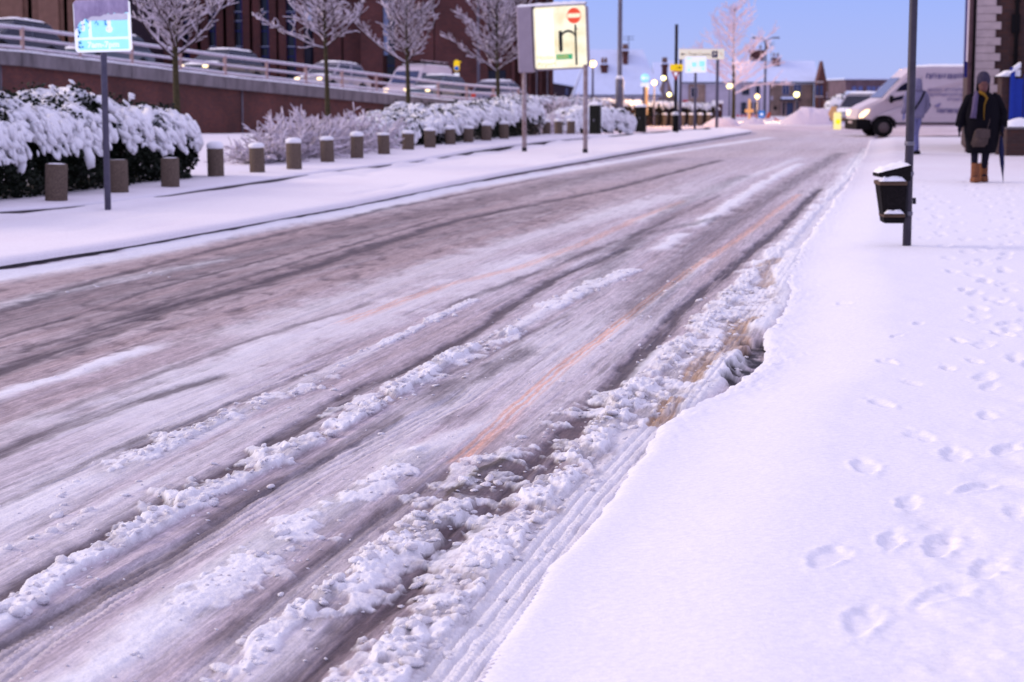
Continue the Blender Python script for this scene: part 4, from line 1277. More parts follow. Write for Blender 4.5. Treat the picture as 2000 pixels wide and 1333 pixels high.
def twiggy_shrub(name, label, A, B, width, h, n, seed, snow=1.0, group=None, fan=.7):
    q = random.Random(seed)
    C0 = (A + B) / 2
    th = thing(name, label, 'shrub', (C0.x, C0.y, A.z), 0, group)
    d = B - A
    b, s = MB(), MB()
    for i in range(n):
        u = q.random(); p = (A + d * (u * .8 + .1)) - C0; p.z = 0
        p += Vector((q.uniform(-.15, .15), q.uniform(-.5, .5) * width * .4, 0))
        az = q.uniform(0, 6.28); el = R(q.uniform(25, 88))
        if u < .2: az = math.atan2(-d.y, -d.x) + q.gauss(0, .6); el = R(q.uniform(15, 60))
        if u > .8: az = math.atan2(d.y, d.x) + q.gauss(0, .6); el = R(q.uniform(15, 60))
        dd = Vector((math.cos(az) * math.cos(el), math.sin(az) * math.cos(el), math.sin(el)))
        ln = h * q.uniform(.7, 1.15); m = 5; pts = [p.copy()]
        for k in range(m):
            dd = (dd + Vector((q.uniform(-.3, .3), q.uniform(-.3, .3), q.uniform(-.32, .12)))).normalized()
            p = p + dd * ln / m
            p.z = max(p.z, .03); pts.append(p.copy())
        rr = [.011 - .0014 * k for k in range(m + 1)]
        b.tube(pts, rr, 4, cap=False)
        s.tube([x + Vector((0, 0, .008)) for x in pts[1:]], [.010 + q.uniform(.004, .014) * snow for _ in pts[1:]], 4, cap=False)
        for k in range(1, m + 1):
            for _ in range(3):
                e = (dd + Vector((q.uniform(-1, 1), q.uniform(-1, 1), q.uniform(-.5, .7)))).normalized()
                l2 = ln * q.uniform(.10, .28)
                m1 = pts[k] + e * l2 * .5 + Vector((0, 0, .01)); m2 = pts[k] + e * l2
                b.tube([pts[k], m1, m2], [.007, .006, .005], 3, cap=False)
                if q.random() < .85:
                    s.tube([pts[k] + Vector((0, 0, .008)), m1 + Vector((0, 0, .010)), m2 + Vector((0, 0, .008))], [.010, .010 + .012 * snow * q.random(), .009], 4, cap=False)
    b.build('crown', M['twig'], th); s.build('snow_cover', M['snow_twig'] if snow < 1.3 else M['snow'], th)
    return th

def hl(y): return -11.95 + .2 * y
snowy_hedge('laurel_hedge', 'large laurel hedge thick with snow on top and near black below', 'hedge', Vector((hl(19.5), 19.5, .18)), Vector((hl(30.6) + .1, 30.6, .18)), 2.0, 1.12, 1.20, .060, 12500, 56000, 4, drape=.44, bumpy=.20, spikes=16)
twiggy_shrub('twiggy_shrub', 'low bare shrub of frosted twigs behind the first open run of bollards', Vector((hl(34.5), 34.5, .2)), Vector((hl(45), 45, .2)), 1.5, .86, 420, 12, 1.0)
snowy_hedge('low_hedge', 'lumpy low hedge smothered in snow between the twiggy shrub and lit sign', 'hedge', Vector((hl(45.5), 45.5, .2)), Vector((hl(61.5), 61.5, .15)), 1.9, .80, 1.12, .058, 10500, 26000, 9, drape=.42, bumpy=.14)
snowy_hedge('low_hedge', 'pale sloping shrub mass under snow around the second tree trunk', 'hedge', Vector((hl(42.5) - .5, 42.5, .2)), Vector((hl(50) - .5, 50, .2)), 1.6, .62, 1.0, .046, 5200, 8000, 19, drape=.6, bumpy=.12)
sA, sB = at(1010, 270, 60), at(1055, 270, 63)
twiggy_shrub('twiggy_shrub', 'small frosted shrub beside the rusty legs of the lit direction sign', Vector((hl(63.5), 63.5, .1)), Vector((hl(66), 66, .1)), .8, .85, 90, 22, 1.0)
sA, sB = at(1085, 270, 66), at(1215, 260, 70)
snowy_hedge('snow_mound_bush', 'rounded bush buried in smooth snow behind the dark street cabinet', 'bush', Vector((sA.x, 66, .08)), Vector((sB.x, 69.5, .05)), 1.6, .84, .90, .13, 1500, 1500, 29, drape=.75, bumpy=.08)
sA = at(1092, 250, 68)
twiggy_shrub('twiggy_shrub', 'upright leafless shrub with frosted stems before the dark brick boundary wall', Vector((sA.x - .4, 68.5, .1)), Vector((sA.x + .5, 68.5, .1)), .5, 1.25, 60, 41, .8)

# ------------------------------------------------------------------ bollards
BP = [(110, 400), (232, 383), (333, 372), (422, 350), (503, 342), (575, 335), (640, 322), (697, 315), (750, 308), (797, 302), (840, 297), (880, 291), (915, 287), (950, 283), (985, 278), (1013, 272), (1042, 271), (1067, 268), (1091, 267), (1115, 265)]
def make_bollard():
    th = thing('bollard', 'x', 'bollard')
    b = MB(); b.lathe([(.136, -.15), (.136, .0), (.134, .47), (.126, .49)], n=20); b.build('post', M['aggregate'], th)
    b = MB(); b.lathe([(.128, .484), (.142, .50), (.140, .535), (.118, .562), (.07, .578), (.01, .582)], n=18, wob=.03); b.build('snow_cap', M['snow'], th)
    return th
bol0 = make_bollard()
BL = ['stone bollard against the dark hedge, first of the kerb row from the hedge start',
      'stone bollard just beyond the blue sign pole, in front of the laurel hedge',
      'stone bollard before the rounded end of the dark laurel hedge',
      'stone bollard standing alone on open snow past the laurel hedge',
      'snow-capped stone bollard at the near edge of the twiggy shrub',
      'snow-capped stone bollard in front of the middle of the twiggy shrub',
      'snow-capped stone bollard in line with the slim second tree',
      'snow-capped stone bollard first after the slim second tree',
      'snow-capped stone bollard where twiggy shrub meets dark low hedge',
      'stone bollard in line with the third tree trunk, under the low hedge',
      'stone bollard first beyond the third tree, half under snowy hedge',
      'stone bollard second beyond the third tree, under the snowy hedge',
      'stone bollard third beyond the third tree, under the snowy hedge',
      'stone bollard midway between the third and fourth tree trunks beyond the low hedge dip',
      'stone bollard in line with the fourth tree trunk',
      'stone bollard touching the far side of the rusty sign leg by the tree',
      'stone bollard first after the rusty sign leg by the tree',
      'stone bollard second of those framed between the two sign legs',
      'stone bollard third of those framed between the two sign legs',
      'stone bollard close before the outer rusty sign leg']
for i, (px, py) in enumerate(BP):
    p = gp(px, py, .19 if i < 15 else .12)
    o = bol0 if i == 0 else copy_tree(bol0)
    o.location = (p.x, p.y, p.z - .0)
    o.rotation_euler = (R(rnd.uniform(-2.2, 2.2)), R(rnd.uniform(-2.2, 2.2)), rnd.uniform(0, 6)); o.scale = (rnd.uniform(.95, 1.03), rnd.uniform(.95, 1.03), rnd.uniform(.94, 1.05))
    o['label'] = BL[i]; o['group'] = 'stone bollards along the inner kerb'
    for ch in o.children:
        if ch.name.startswith('snow_cap'): kz = rnd.uniform(.6, 1.25); ch.scale = (1, 1, kz); ch.location = (rnd.uniform(-.01, .01), 0, .484 * (1 - kz)); ch.rotation_euler = (0, 0, rnd.uniform(0, 6))
    if i < 3:   # sheltered by the hedge: no snow cap, a dusting only
        for ch in o.children:
            if ch.name.startswith('snow_cap'): ch.scale = (.8, .8, .12); ch.location = (0, 0, .425)
for i, (px, py) in enumerate([(1187, 252), (1209, 250)]):
    p = gp(px, py, .05); o = copy_tree(bol0); o.location = p; o['group'] = 'stone bollards along the inner kerb'
    o['label'] = ('stone bollard first past the dark street cabinet', 'stone bollard second past the dark street cabinet, lit warm')[i]
    for ch in o.children: 
        if ch.name.startswith('snow_cap'): ch.scale = (1, 1, 1); ch.location = (0, 0, 0)
bw = ['first', 'second', 'third', 'fourth', 'fifth', 'sixth', 'seventh', 'eighth']
for i in range(8):
    px, py = (1234, 247) if i == 0 else (1262 + i * 17.5, 245.5)
    p = gp(px, py, 0.0); o = copy_tree(bol0); o.location = p; o['group'] = 'stone bollards before the boundary wall'
    o['label'] = 'snow-capped bollard, %s of the far row before the boundary wall' % bw[i]
    for ch in o.children:
        if ch.name.startswith('snow_cap'): ch.scale = (1, 1, 1); ch.location = (0, 0, 0)

# ================================================================== SIGNS
def text_obj(s, size, material, parent, loc, rot=(PI / 2, 0, 0), name='lettering', extrude=.002, shear=0, sx=1.0, align='LEFT', bold=0.0):
    cu = bpy.data.curves.new(name, 'FONT')
    cu.body = s; cu.size = size; cu.extrude = extrude; cu.shear = shear; cu.align_x = align; cu.align_y = 'CENTER'; cu.offset = bold
    cu.resolution_u = 3
    tmp = bpy.data.objects.new(name, cu)
    me = bpy.data.meshes.new_from_object(tmp)
    bpy.data.objects.remove(tmp); bpy.data.curves.remove(cu)
    me.materials.clear(); me.materials.append(material)
    o = bpy.data.objects.new(name, me); COL.objects.link(o)
    o.parent = parent; o.location = loc; o.rotation_euler = rot; o.scale = (sx, 1, 1)
    return o
def rrect(w, h, r, n=5):
    pts = []
    for cx, cz, a0 in ((w/2 - r, h/2 - r, 0), (-w/2 + r, h/2 - r, 90), (-w/2 + r, -h/2 + r, 180), (w/2 - r, -h/2 + r, 270)):
        for i in range(n + 1):
            a = R(a0 + 90 * i / n); pts.append((cx + r * math.cos(a), cz + r * math.sin(a)))
    return pts
def plate(w, h, r, y0, y1, name, m, parent, loc=(0, 0, 0), tilt=0):
    b = MB(); b.prism(rrect(w, h, r), y0, y1); o = b.build(name, m, parent, fix=True); o.location = loc; o.rotation_euler = (0, tilt, 0); return o

M['sign_white'] = mat('reflective_white', (0.93, 0.93, 0.93), 0.35, 0.02, 20, spec=.5)
M['sign_white'].node_tree.nodes['Principled BSDF'].inputs['Emission Color'].default_value = (.9, .95, 1, 1); M['sign_white'].node_tree.nodes['Principled BSDF'].inputs['Emission Strength'].default_value = .42     # added glow stands in for flash thrown back by the plates
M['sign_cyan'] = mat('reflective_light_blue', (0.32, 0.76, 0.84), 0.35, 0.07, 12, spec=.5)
M['sign_cyan'].node_tree.nodes['Principled BSDF'].inputs['Emission Color'].default_value = (.30, .74, .82, 1); M['sign_cyan'].node_tree.nodes['Principled BSDF'].inputs['Emission Strength'].default_value = .62  # glow put in as if flash struck the blue; not backlit
M['sign_blue_spot'] = mat('bare_blue_patch', (0.0, 0.20, 0.75), 0.4, 0.2, 30)
M['sign_blue'] = mat('sign_blue', (0.03, 0.28, 0.75), 0.4, 0.1)
M['sign_yellow'] = mat('sign_yellow', (0.88, 0.60, 0.02), 0.4, 0.06)
M['sign_yellow'].node_tree.nodes['Principled BSDF'].inputs['Emission Color'].default_value = (1, .62, .0, 1); M['sign_yellow'].node_tree.nodes['Principled BSDF'].inputs['Emission Strength'].default_value = .4  # added self-glow for light the yellow plate throws back
M['sign_red'] = mat('sign_red', (0.55, 0.04, 0.03), 0.4, 0.1)
M['sign_back'] = mat('sign_cream', (0.88, 0.82, 0.64), 0.5, 0.05)
M['sign_back'].node_tree.nodes['Principled BSDF'].inputs['Emission Color'].default_value = (1, .9, .6, 1); M['sign_back'].node_tree.nodes['Principled BSDF'].inputs['Emission Strength'].default_value = .3  # glow added so the cream board looks struck by flash
M['ink'] = mat('sign_black', (0.015, 0.015, 0.02), 0.5)
M['frost_film'] = mat('frozen_snow_film', (0.42, 0.34, 0.52), 0.85, 0.25, 9, .4, 30, stretch=(1, 1, .4), col2=(0.60, 0.50, 0.66))

def parking_sign():
    base = gp(211, 413, .13)
    th = thing('parking_sign', 'tall blue parking sign reading 7am-7pm, its top crusted with snow', 'sign', base)
    d = base.y
    b = MB(); b.tube([(0, 0, -.1), (0, 0, 2.25), (0, 0, 2.62)], .040, 14); b.build('pole', M['pole_grey'], th)
    k = d / 3650
    W, H = 109 * k, 98 * k
    c = at(200.5, 51.5, d - .05) - base
    tilt = R(-1.6)
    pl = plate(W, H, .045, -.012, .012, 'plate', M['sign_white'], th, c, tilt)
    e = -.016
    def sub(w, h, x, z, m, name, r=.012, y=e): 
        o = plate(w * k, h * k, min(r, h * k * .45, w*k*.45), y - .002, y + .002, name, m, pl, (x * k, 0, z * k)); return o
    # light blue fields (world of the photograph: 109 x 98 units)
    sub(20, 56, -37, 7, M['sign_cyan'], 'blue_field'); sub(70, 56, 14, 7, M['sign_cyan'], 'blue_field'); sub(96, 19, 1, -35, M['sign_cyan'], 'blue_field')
    # white motifs
    sub(6.5, 24, -37, 3, M['sign_white'], 'pictogram', .02, e - .005)
    b = MB(); b.prism([(math.cos(a) * 6.6 * k + 13 * k, math.sin(a) * 6.2 * k - 6.5 * k) for a in np.linspace(0, 2 * PI, 19)[:-1]], e - .007, e - .003); b.build('pictogram', M['sign_white'], pl, fix=True)
    sub(7, 20, 13, 3, M['sign_white'], 'pictogram', .02, e - .0045)
    sub(78, 13, 11, 17, M['snow'], 'ice_crust', .02, e - .006)
    text_obj('7am-7pm', 15.5 * k, M['sign_white'], pl, (0, e - .006, -35.5 * k), align='CENTER', bold=.003, sx=1.05)
    # frozen snow film over the top, ragged lower edge, thicker at the top
    b = MB(); n = 26; vs = []
    for i in range(n + 1):
        x = (-52.5 + 105 * i / n)
        low = 10 + (i / n) * 17 + rnd.uniform(-4, 4)
        if i < 3: low = -8 + i * 7
        for z, y in ((low, e - .009), (low + 3, e - .016), (34, e - .022), (48.5 - (3 if i in (0, n) else 0), e - .026), (50.5 - (3 if i in (0, n) else 0), .0), (50 - (3 if i in (0, n) else 0), .014)):
            vs.append((x * k, y, z * k))
    b.add(vs, [(i * 6 + j, i * 6 + 6 + j, i * 6 + 7 + j, i * 6 + 1 + j) for i in range(n) for j in range(5)], smooth=True)
    b.build('snow_cover', M['frost_film'], pl, fix=True)
    bl = MB(); q = random.Random(4)
    for _ in range(60):
        x, z = q.gauss(-22, 18), q.gauss(10, 10)
        if abs(x) > 49 or z > 26 or z < -40: continue
        r = q.uniform(.6, 1.9) * k
        bl.add([(x * k + r * math.cos(a) * q.uniform(.6, 1.2), e - .0075, z * k + r * math.sin(a) * q.uniform(.6, 1.2)) for a in np.linspace(0, 2 * PI, 7)[:-1]], [tuple(range(6))])
    for _ in range(36):
        x, z = -47.5 + abs(q.gauss(0, 3)), q.uniform(-40, 18); r = q.uniform(.8, 2.4) * k
        bl.add([(x * k + r * math.cos(a) * q.uniform(.6, 1.2), e - .0085, z * k + r * math.sin(a) * q.uniform(.6, 1.2)) for a in np.linspace(0, 2 * PI, 7)[:-1]], [tuple(range(6))])
    bl.build('bare_patch', M['sign_blue_spot'], pl)['kind'] = 'stuff'
    # clips
    for z in (-.18, .18):
        b = MB(); b.rbox(-.06, .01, z - .02, .06, .075, z + .02, .006); b.build('clip', M['metal_grey'], pl)
parking_sign()

def lit_sign():
    pl_, pr_ = gp(1024, 297, .13), gp(1143, 300, .13)
    c = (pl_ + pr_) / 2
    th = thing('direction_sign', 'big lit box sign with no-entry disc and arrow to Hitchin and Airport', 'sign', (c.x, c.y, .13))
    M['sign_face'] = glow('lit_sign_face', (1.0, 0.90, 0.66), .93)
    mm, n, bb = M['sign_face'], M['sign_face'].node_tree, M['sign_face'].node_tree.nodes['Principled BSDF']
    t_ = n.nodes.new('ShaderNodeTexCoord'); no = n.nodes.new('ShaderNodeTexNoise'); no.inputs['Scale'].default_value = 2.6; no.inputs['Detail'].default_value = 6
    r_ = n.nodes.new('ShaderNodeValToRGB'); r_.color_ramp.elements[0].position = .30; r_.color_ramp.elements[1].position = .62
    r_.color_ramp.elements[0].color = (.90, .74, .44, 1); r_.color_ramp.elements[1].color = (1.05, 1.0, .80, 1)
    n.links.new(t_.outputs['Object'], no.inputs['Vector']); n.links.new(no.outputs['Fac'], r_.inputs[0]); n.links.new(r_.outputs[0], bb.inputs['Emission Color'])
    M['sign_face_hot'] = glow('lit_sign_face_by_tube', (1.0, 0.97, 0.84), 1.08)
    M['face_red'] = glow('lit_red', (0.90, 0.085, 0.03), .85)
    M['face_green'] = glow('lit_green', (0.04, 0.50, 0.22), .75)
    M['face_yellow'] = glow('lit_dull_yellow', (0.80, 0.55, 0.16), .9)
    M['box_side'] = mat('sign_box_grey', (0.36, 0.30, 0.34), .6, .08, 3)
    # box: front edge runs from the near right corner to the far left corner
    d0, d1 = 45.75, 45.43
    FL, FR = at(1044, 138.5, d0), at(1149.5, 136, d1)
    TL = at(1044, 12.5, d0); 
    W = Vector((FR.x - FL.x, FR.y - FL.y, 0)); wl = W.length; ang = math.atan2(W.y, W.x)
    H = TL.z - FL.z; D = .22
    box = bpy.data.objects.new('sign_box', None)
    b = MB(); bm = bmesh.new(); bmesh.ops.create_cube(bm, size=1)
    for v in bm.verts: v.co = Vector(((v.co.x + .5) * wl, (v.co.y + .5) * D, (v.co.z + .5) * H))
    es = [e for e in bm.edges if abs(e.verts[0].co.y - e.verts[1].co.y) > .1]
    bmesh.ops.bevel(bm, geom=es, offset=.06, segments=3, affect='EDGES')
    bmesh.ops.bevel(bm, geom=[e for e in bm.edges if e.calc_face_angle(0) > 1], offset=.012, segments=2, affect='EDGES')
    b.bm(bm); box = b.build('sign_box', M['box_side'], th, loc=(FL.x - c.x, FL.y - c.y, FL.z - .13), rotz=ang)
    box.rotation_euler = (0, R(-2.3), ang)
    b = MB(); b.rbox(-.40, -.035, -.035, -.022, D + .03, H + .005, .035); b.build('blank_panel', M['box_side'], box)
    x0, x1, z0, z1 = .03, wl - .03, .035, H - .035
    sx = (x1 - x0) / 105.0; sz = (z1 - z0) / 126.0
    def F(px, py, y=-.02): return (x0 + (px - 1045) * sx, y, z0 + (135.5 - py + (px - 1045) * -.04) * sz)
    o = [(x0 + wl/2 - .03 + p, z0 + (z1 - z0)/2 + q_) for p, q_ in rrect(x1 - x0, z1 - z0, .06)]
    b = MB(); b.prism(o, -.012, .004); b.build('face_panel', M['sign_face'], box, fix=True)
    b = MB(); b.prism([(x0 + .05, z0 + .05), (x0 + 40 * sx, z0 + .05), (x0 + 40 * sx, z1 - .05), (x0 + .05, z1 - .05)], -.016, -.011); b.build('face_panel', M['sign_face_hot'], box, fix=True)
    # no-entry disc
    cx, cz = x0 + (1127 - 1045) * sx, z0 + 105.5 * sz
    b = MB(); b.prism([(cx + 14 * sx * math.cos(a), cz + 16 * sz * math.sin(a)) for a in np.linspace(0, 2 * PI, 33)[:-1]], -.022, -.013); b.build('no_entry_disc', M['face_red'], box, fix=True)
    b = MB(); b.box(cx - 12.5 * sx, -.027, cz - 4 * sz, cx + 12.5 * sx, -.021, cz + 4.5 * sz); b.build('no_entry_bar', M['sign_face'], box)
    # route arrow
    b = MB()
    xv = x0 + 84 * sx; b.box(xv - 1.9 * sx, -.022, z0 + 5 * sz, xv + 1.9 * sx, -.013, z0 + 87 * sz)
    xl = x0 + 53.5 * sx; b.box(xl - 3.6 * sx, -.0225, z0 + 36 * sz, xl + 3.4 * sx, -.0135, z0 + 76 * sz)
    b.prism([(xl - 3.6 * sx, z0 + 36 * sz), (xl, z0 + 31.5 * sz), (xl + 3.4 * sx, z0 + 36 * sz)], -.0222, -.0132)
    b.prism([(xv + 1.2 * sx, z0 + 80 * sz), (xv + 5.5 * sx, z0 + 78.5 * sz), (xv + 1.2 * sx, z0 + 76.5 * sz)], -.0222, -.0132)
    pts = [(xl + (xv - xl) * i / 14, z0 + (63 + 12.5 * math.sin(PI * i / 14) ** .6) * sz) for i in range(15)]
    th_ = lambda i: (3.2 if 0 < i < 14 else 5.0) * sz
    out_ = [(x, z + th_(i) * .6) for i, (x, z) in enumerate(pts)] + [(x, z - th_(i)) for i, (x, z) in reversed(list(enumerate(pts)))]
    b2 = MB()
    for i in range(14):
        (xa, za), (xb, zb) = pts[i], pts[i + 1]
        b.prism([(xa, za - th_(i)), (xb, zb - th_(i + 1)), (xb, zb + th_(i + 1) * .6), (xa, za + th_(i) * .6)], -.0228, -.0138)
    b.build('route_arrow', M['ink'], box, fix=True)
    # lettering
    text_obj('Hitchin', 13.5 * sz, M['face_yellow'], box, (x0 + 4 * sx, -.018, z0 + 22.5 * sz), sx=(36 * sx) / (13.5 * sz * 3.05))
    text_obj('Airport', 13.5 * sz, M['face_yellow'], box, (x0 + 4 * sx, -.018, z0 + 9.5 * sz), sx=(39 * sx) / (13.5 * sz * 3.1))
    b = MB(); b.box(x0 + 43.5 * sx, -.020, z0 + 17.5 * sz, x0 + 76 * sx, -.013, z0 + 28 * sz); pt = b.build('road_number_patch', M['face_green'], box)
    text_obj('A505', 11.5 * sz, M['face_yellow'], pt, (x0 + 45.5 * sx, -.0225, z0 + 22.6 * sz), sx=(28 * sx) / (11.5 * sz * 2.6))
    # snow on the box
    b = MB(); n = 16; vs = []
    for i in range(n + 1):
        for j, (y, z) in enumerate(((-.02, 0), (0, .05), (D * .5, .075), (D, .05), (D + .01, 0))):
            e_ = .6 if i in (0, n) else 1
            vs.append((-.37 + (wl + .34) * i / n, y, H - .004 + z * e_ * rnd.uniform(.7, 1.3)))
    b.add(vs, [(i * 5 + j, i * 5 + 5 + j, i * 5 + 6 + j, i * 5 + 1 + j) for i in range(n) for j in range(4)], smooth=True); b.build('snow_cover', M['snow'], box, fix=True)
    for p in (pl_, pr_):
        q_ = p - Vector((c.x, c.y, .13))
        b = MB(); b.tube([(q_.x, q_.y, -.1), (q_.x, q_.y, FL.z - .0)], .055, 12); po = b.build('post', M['rusty'], th)
        b = MB(); b.tube([(q_.x, q_.y, -.05), (q_.x, q_.y, .10)], .063, 12); b.build('foot', M['pole_dark'], po)
lit_sign()

def bin_and_pole():
    p = gp(1771, 480, .11)
    th = thing('sign_pole', 'tall dark grey pole in the pavement snow carrying the litter bin', 'pole', p)
    b = MB(); b.tube([(0, 0, -.1), (0, 0, 1.2), (0, 0, 3.3)], [.042, .041, .040], 16); b.build('shaft', M['pole_dark'] if False else M['pole_post'], th)
    for z in (.31, .69, .98):
        b = MB(); b.lathe([(.047, z - .02), (.050, z - .012), (.050, z + .012), (.047, z + .02)], n=16); b.build('clamp', M['metal_grey'], th)
    b = MB(); b.rbox(.045, -.015, .40, .075, .015, .46, .004); b.build('bolt', M['pole_dark'], th)
    # litter bin: a thing hung from the pole
    k = p.y / 3650
    o = at(1771, 435, p.y)
    tb = thing('litter_bin', 'black tapered litter bin with snow on its sloping lid and brown trims', 'litter bin', (p.x, p.y - .02, o.z))
    def X(px): return (px - 1771) * k
    def Z(py): return (435 - py) * k
    # body tapering downwards, 0.26 deep
    b = MB(); t, l = (1709, 1762), (1721, 1760)
    vs = [(X(l[0]), -.11, 0), (X(l[1]), -.11, 0), (X(l[1]), .11, 0), (X(l[0]), .11, 0), (X(t[0]), -.14, Z(356)), (X(t[1]), -.14, Z(356)), (X(t[1]), .14, Z(356)), (X(t[0]), .14, Z(356))]
    bm = bmesh.new(); vv = [bm.verts.new(v) for v in vs]
    for f in ((0, 1, 5, 4), (1, 2, 6, 5), (2, 3, 7, 6), (3, 0, 4, 7), (4, 5, 6, 7), (3, 2, 1, 0)): bm.faces.new([vv[i] for i in f])
    bmesh.ops.recalc_face_normals(bm, faces=bm.faces[:]); bmesh.ops.bevel(bm, geom=bm.edges[:], offset=.012, segments=2, affect='EDGES')
    b.bm(bm); b.build('body', M['bin_black'], tb)
    b = MB(); b.rbox(X(1708), -.152, Z(361), X(1762), .145, Z(353), .006); b.build('rim_band', M['bin_trim'], tb)
    b = MB(); b.rbox(X(1718.5), -.132, Z(423), X(1760), .125, Z(416), .006); b.build('lower_band', M['bin_trim'], tb)
    # hood: side panel rising to the pole, opening beneath
    b = MB(); b.prism([(X(1706), Z(345)), (X(1706), Z(337)), (X(1768), Z(322)), (X(1768), Z(352)), (X(1763), Z(352))], -.15, .15); b.build('hood', M['bin_black'], tb, fix=True)
    b = MB(); b.box(X(1762), -.05, Z(424), X(1768), .05, Z(330)); b.build('bracket', M['pole_dark'], tb)
    # snow on hood, rim and lower band
    def drift(x0, z0, x1, z1, y0, y1, h, seed):
        q = random.Random(seed); n, m = 12, 6; vs = []; b = MB()
        for i in range(n + 1):
            for j in range(m + 1):
                u, v = i / n, j / m; e = min(1, min(u, 1 - u) * 6, min(v, 1 - v) * 4)
                vs.append((x0 + (x1 - x0) * u, y0 + (y1 - y0) * v, z0 + (z1 - z0) * u + h * e * q.uniform(.7, 1.1) + .002))
        b.add(vs, [(i * (m + 1) + j, i * (m + 1) + j + 1, (i + 1) * (m + 1) + j + 1, (i + 1) * (m + 1) + j) for i in range(n) for j in range(m)], smooth=True)
        return b
    drift(X(1704), Z(337.5), X(1768), Z(322), -.158, .155, .045, 1).build('snow_cover', M['snow'], tb, fix=True)
    drift(X(1707), Z(353.5), X(1758), Z(353), -.190, -.10, .045, 2).build('snow_cover', M['snow'], tb, fix=True)
    drift(X(1719), Z(416), X(1757), Z(416), -.165, -.10, .035, 3).build('snow_cover', M['snow'], tb, fix=True)
M['pole_post'] = mat('dark_grey_pole', (0.045, 0.038, 0.055), 0.5, 0.2, 10, spec=0.25)
M['bin_black'] = mat('frost_speckled_black_plastic', (0.007, 0.006, 0.006), 0.7, 0.4, 60, 0.2, col2=(0.018, 0.014, 0.015), spec=.06)
bin_and_pole()

# small signs far along the street
def post(th, x, y0, y1, r, name='post', m='pole_grey', n=8):
    b = MB(); b.tube([(x[0], x[1], y0), (x[0], x[1], y1)], r, n); return b.build(name, M[m], th)

def diversion_post():
    p = gp(1319, 264, .05); d = p.y; k = d / 3650
    th = thing('signpost', 'slim dark post with yellow diversion plate and reversed give-way triangle', 'sign', p)
    z = lambda py: at(1319, py, d).z - p.z
    post(th, (0, 0), z(160), z(48), 3.2 * k, m='pole_dark'); post(th, (0, 0), -.1, z(222), 6.2 * k, 'sleeve', 'black'); post(th, (0, 0), z(224), z(158), 3.6 * k, 'shaft', 'pole_dark')
    plate(25 * k, 12.5 * k, .03, -.09, -.07, 'yellow_plate', M['sign_yellow'], th, (0.5 * k, 0, z(132.5)))
    b = MB(); b.box(0 * k, -.095, z(133.2), 8 * k, -.091, z(131.8)); b.prism([(6 * k, z(129.5)), (9.5 * k, z(132.5)), (6 * k, z(135.5))], -.095, -.091); b.build('arrow', M['ink'], th, fix=True)
    b = MB(); b.prism([(-9.5 * k, z(139.5)), (7 * k, z(139.5)), (-1 * k, z(158))], -.07, -.055); t = b.build('give_way_plate', M['sign_red'], th, fix=True)
    b = MB(); b.prism([(-5 * k, z(141.5)), (3 * k, z(141.5)), (-1 * k, z(151))], -.076, -.071); b.build('white_centre', M['sign_white'], t, fix=True)
    b = MB(); b.tube([(0, 0, z(225)), (0, 0, z(219))], [6.8 * k, 5 * k], 10); b.build('snow_cap', M['snow'], th)
diversion_post()

M['patch_navy'] = mat('navy_patch', (0.03, 0.03, 0.11), .5)
def town_sign():
    a, c = gp(1328, 255, .04), gp(1405, 256, .04); d = a.y; k = d / 3650
    th = thing('town_sign', 'long cream sign on two posts reading Town Centre with an arrow', 'sign', ((a.x + c.x) / 2, d, 0))
    z = lambda py: at(1366, py, d).z
    for q_ in (a, c): post(th, (q_.x - (a.x + c.x) / 2, 0), -.1, z(97), 3.0 * k, m='pole_grey')
    X = lambda px: at(px, 100, d).x - (a.x + c.x) / 2
    pl = plate(87 * k, 19 * k, .02, -.10, -.06, 'board', M['sign_back'], th, (X(1370), 0, z(106.5)))
    def ox(px): return (px - 1370) * k
    b = MB(); b.box(ox(1332), -.106, -.6 * k, ox(1341), -.101, .6 * k); b.prism([(ox(1334), -3.2 * k), (ox(1334), 3.2 * k), (ox(1329.5), 0)], -.106, -.101); b.build('arrow', M['ink'], pl, fix=True)
    text_obj('Town Centre', 10 * k, M['ink'], pl, (ox(1344), -.103, 0), sx=.78)
    b = MB(); b.box(ox(1389.5), -.107, -6.3 * k, ox(1401), -.101, 6.3 * k); s = b.build('parking_patch', M['patch_navy'], pl)
    text_obj('P', 10 * k, M['sign_back'], s, (ox(1395.3), -.109, 0), align='CENTER')
    b = MB(); b.prism([(ox(1405), 3 * k), (ox(1406), 3.6 * k), (ox(1411), -2.6 * k), (ox(1410), -3.2 * k)], -.106, -.101); b.build('arrow', M['ink'], pl, fix=True)
    b = MB(); b.rbox(-43 * k, -.11, 9.4 * k, 43 * k, -.05, 11.5 * k, .01); b.build('snow_cover', M['snow'], pl)
town_sign()

def small_blue_sign():
    p = gp(1354, 257, .05); d = p.y - .6; k = d / 3650
    th = thing('small_blue_sign', 'small bright white and blue sign tilted under the Town Centre board', 'sign', (p.x, d, .04))
    z = lambda py: at(1354, py, d).z - .04
    post(th, (0, 0), -.1, z(118), 2.6 * k)
    pl = plate(41 * k, 31 * k, .04, -.07, -.05, 'plate', M['sign_white'], th, (0, 0, z(126.5)), R(-1.8))
    for x, zz, w_, h_ in ((-3, 0, 9, 9), (12, 1, 11, 11), (-13, -10, 6, 4), (14, -9, 6, 4), (-13, 12, 6, 3), (-14, -3, 4, 2)):
        b = MB(); b.box((x - w_/2) * k, -.077, (zz - h_/2) * k, (x + w_/2) * k, -.071, (zz + h_/2) * k); b.build('blue_field', M['sign_cyan'], pl)
small_blue_sign()

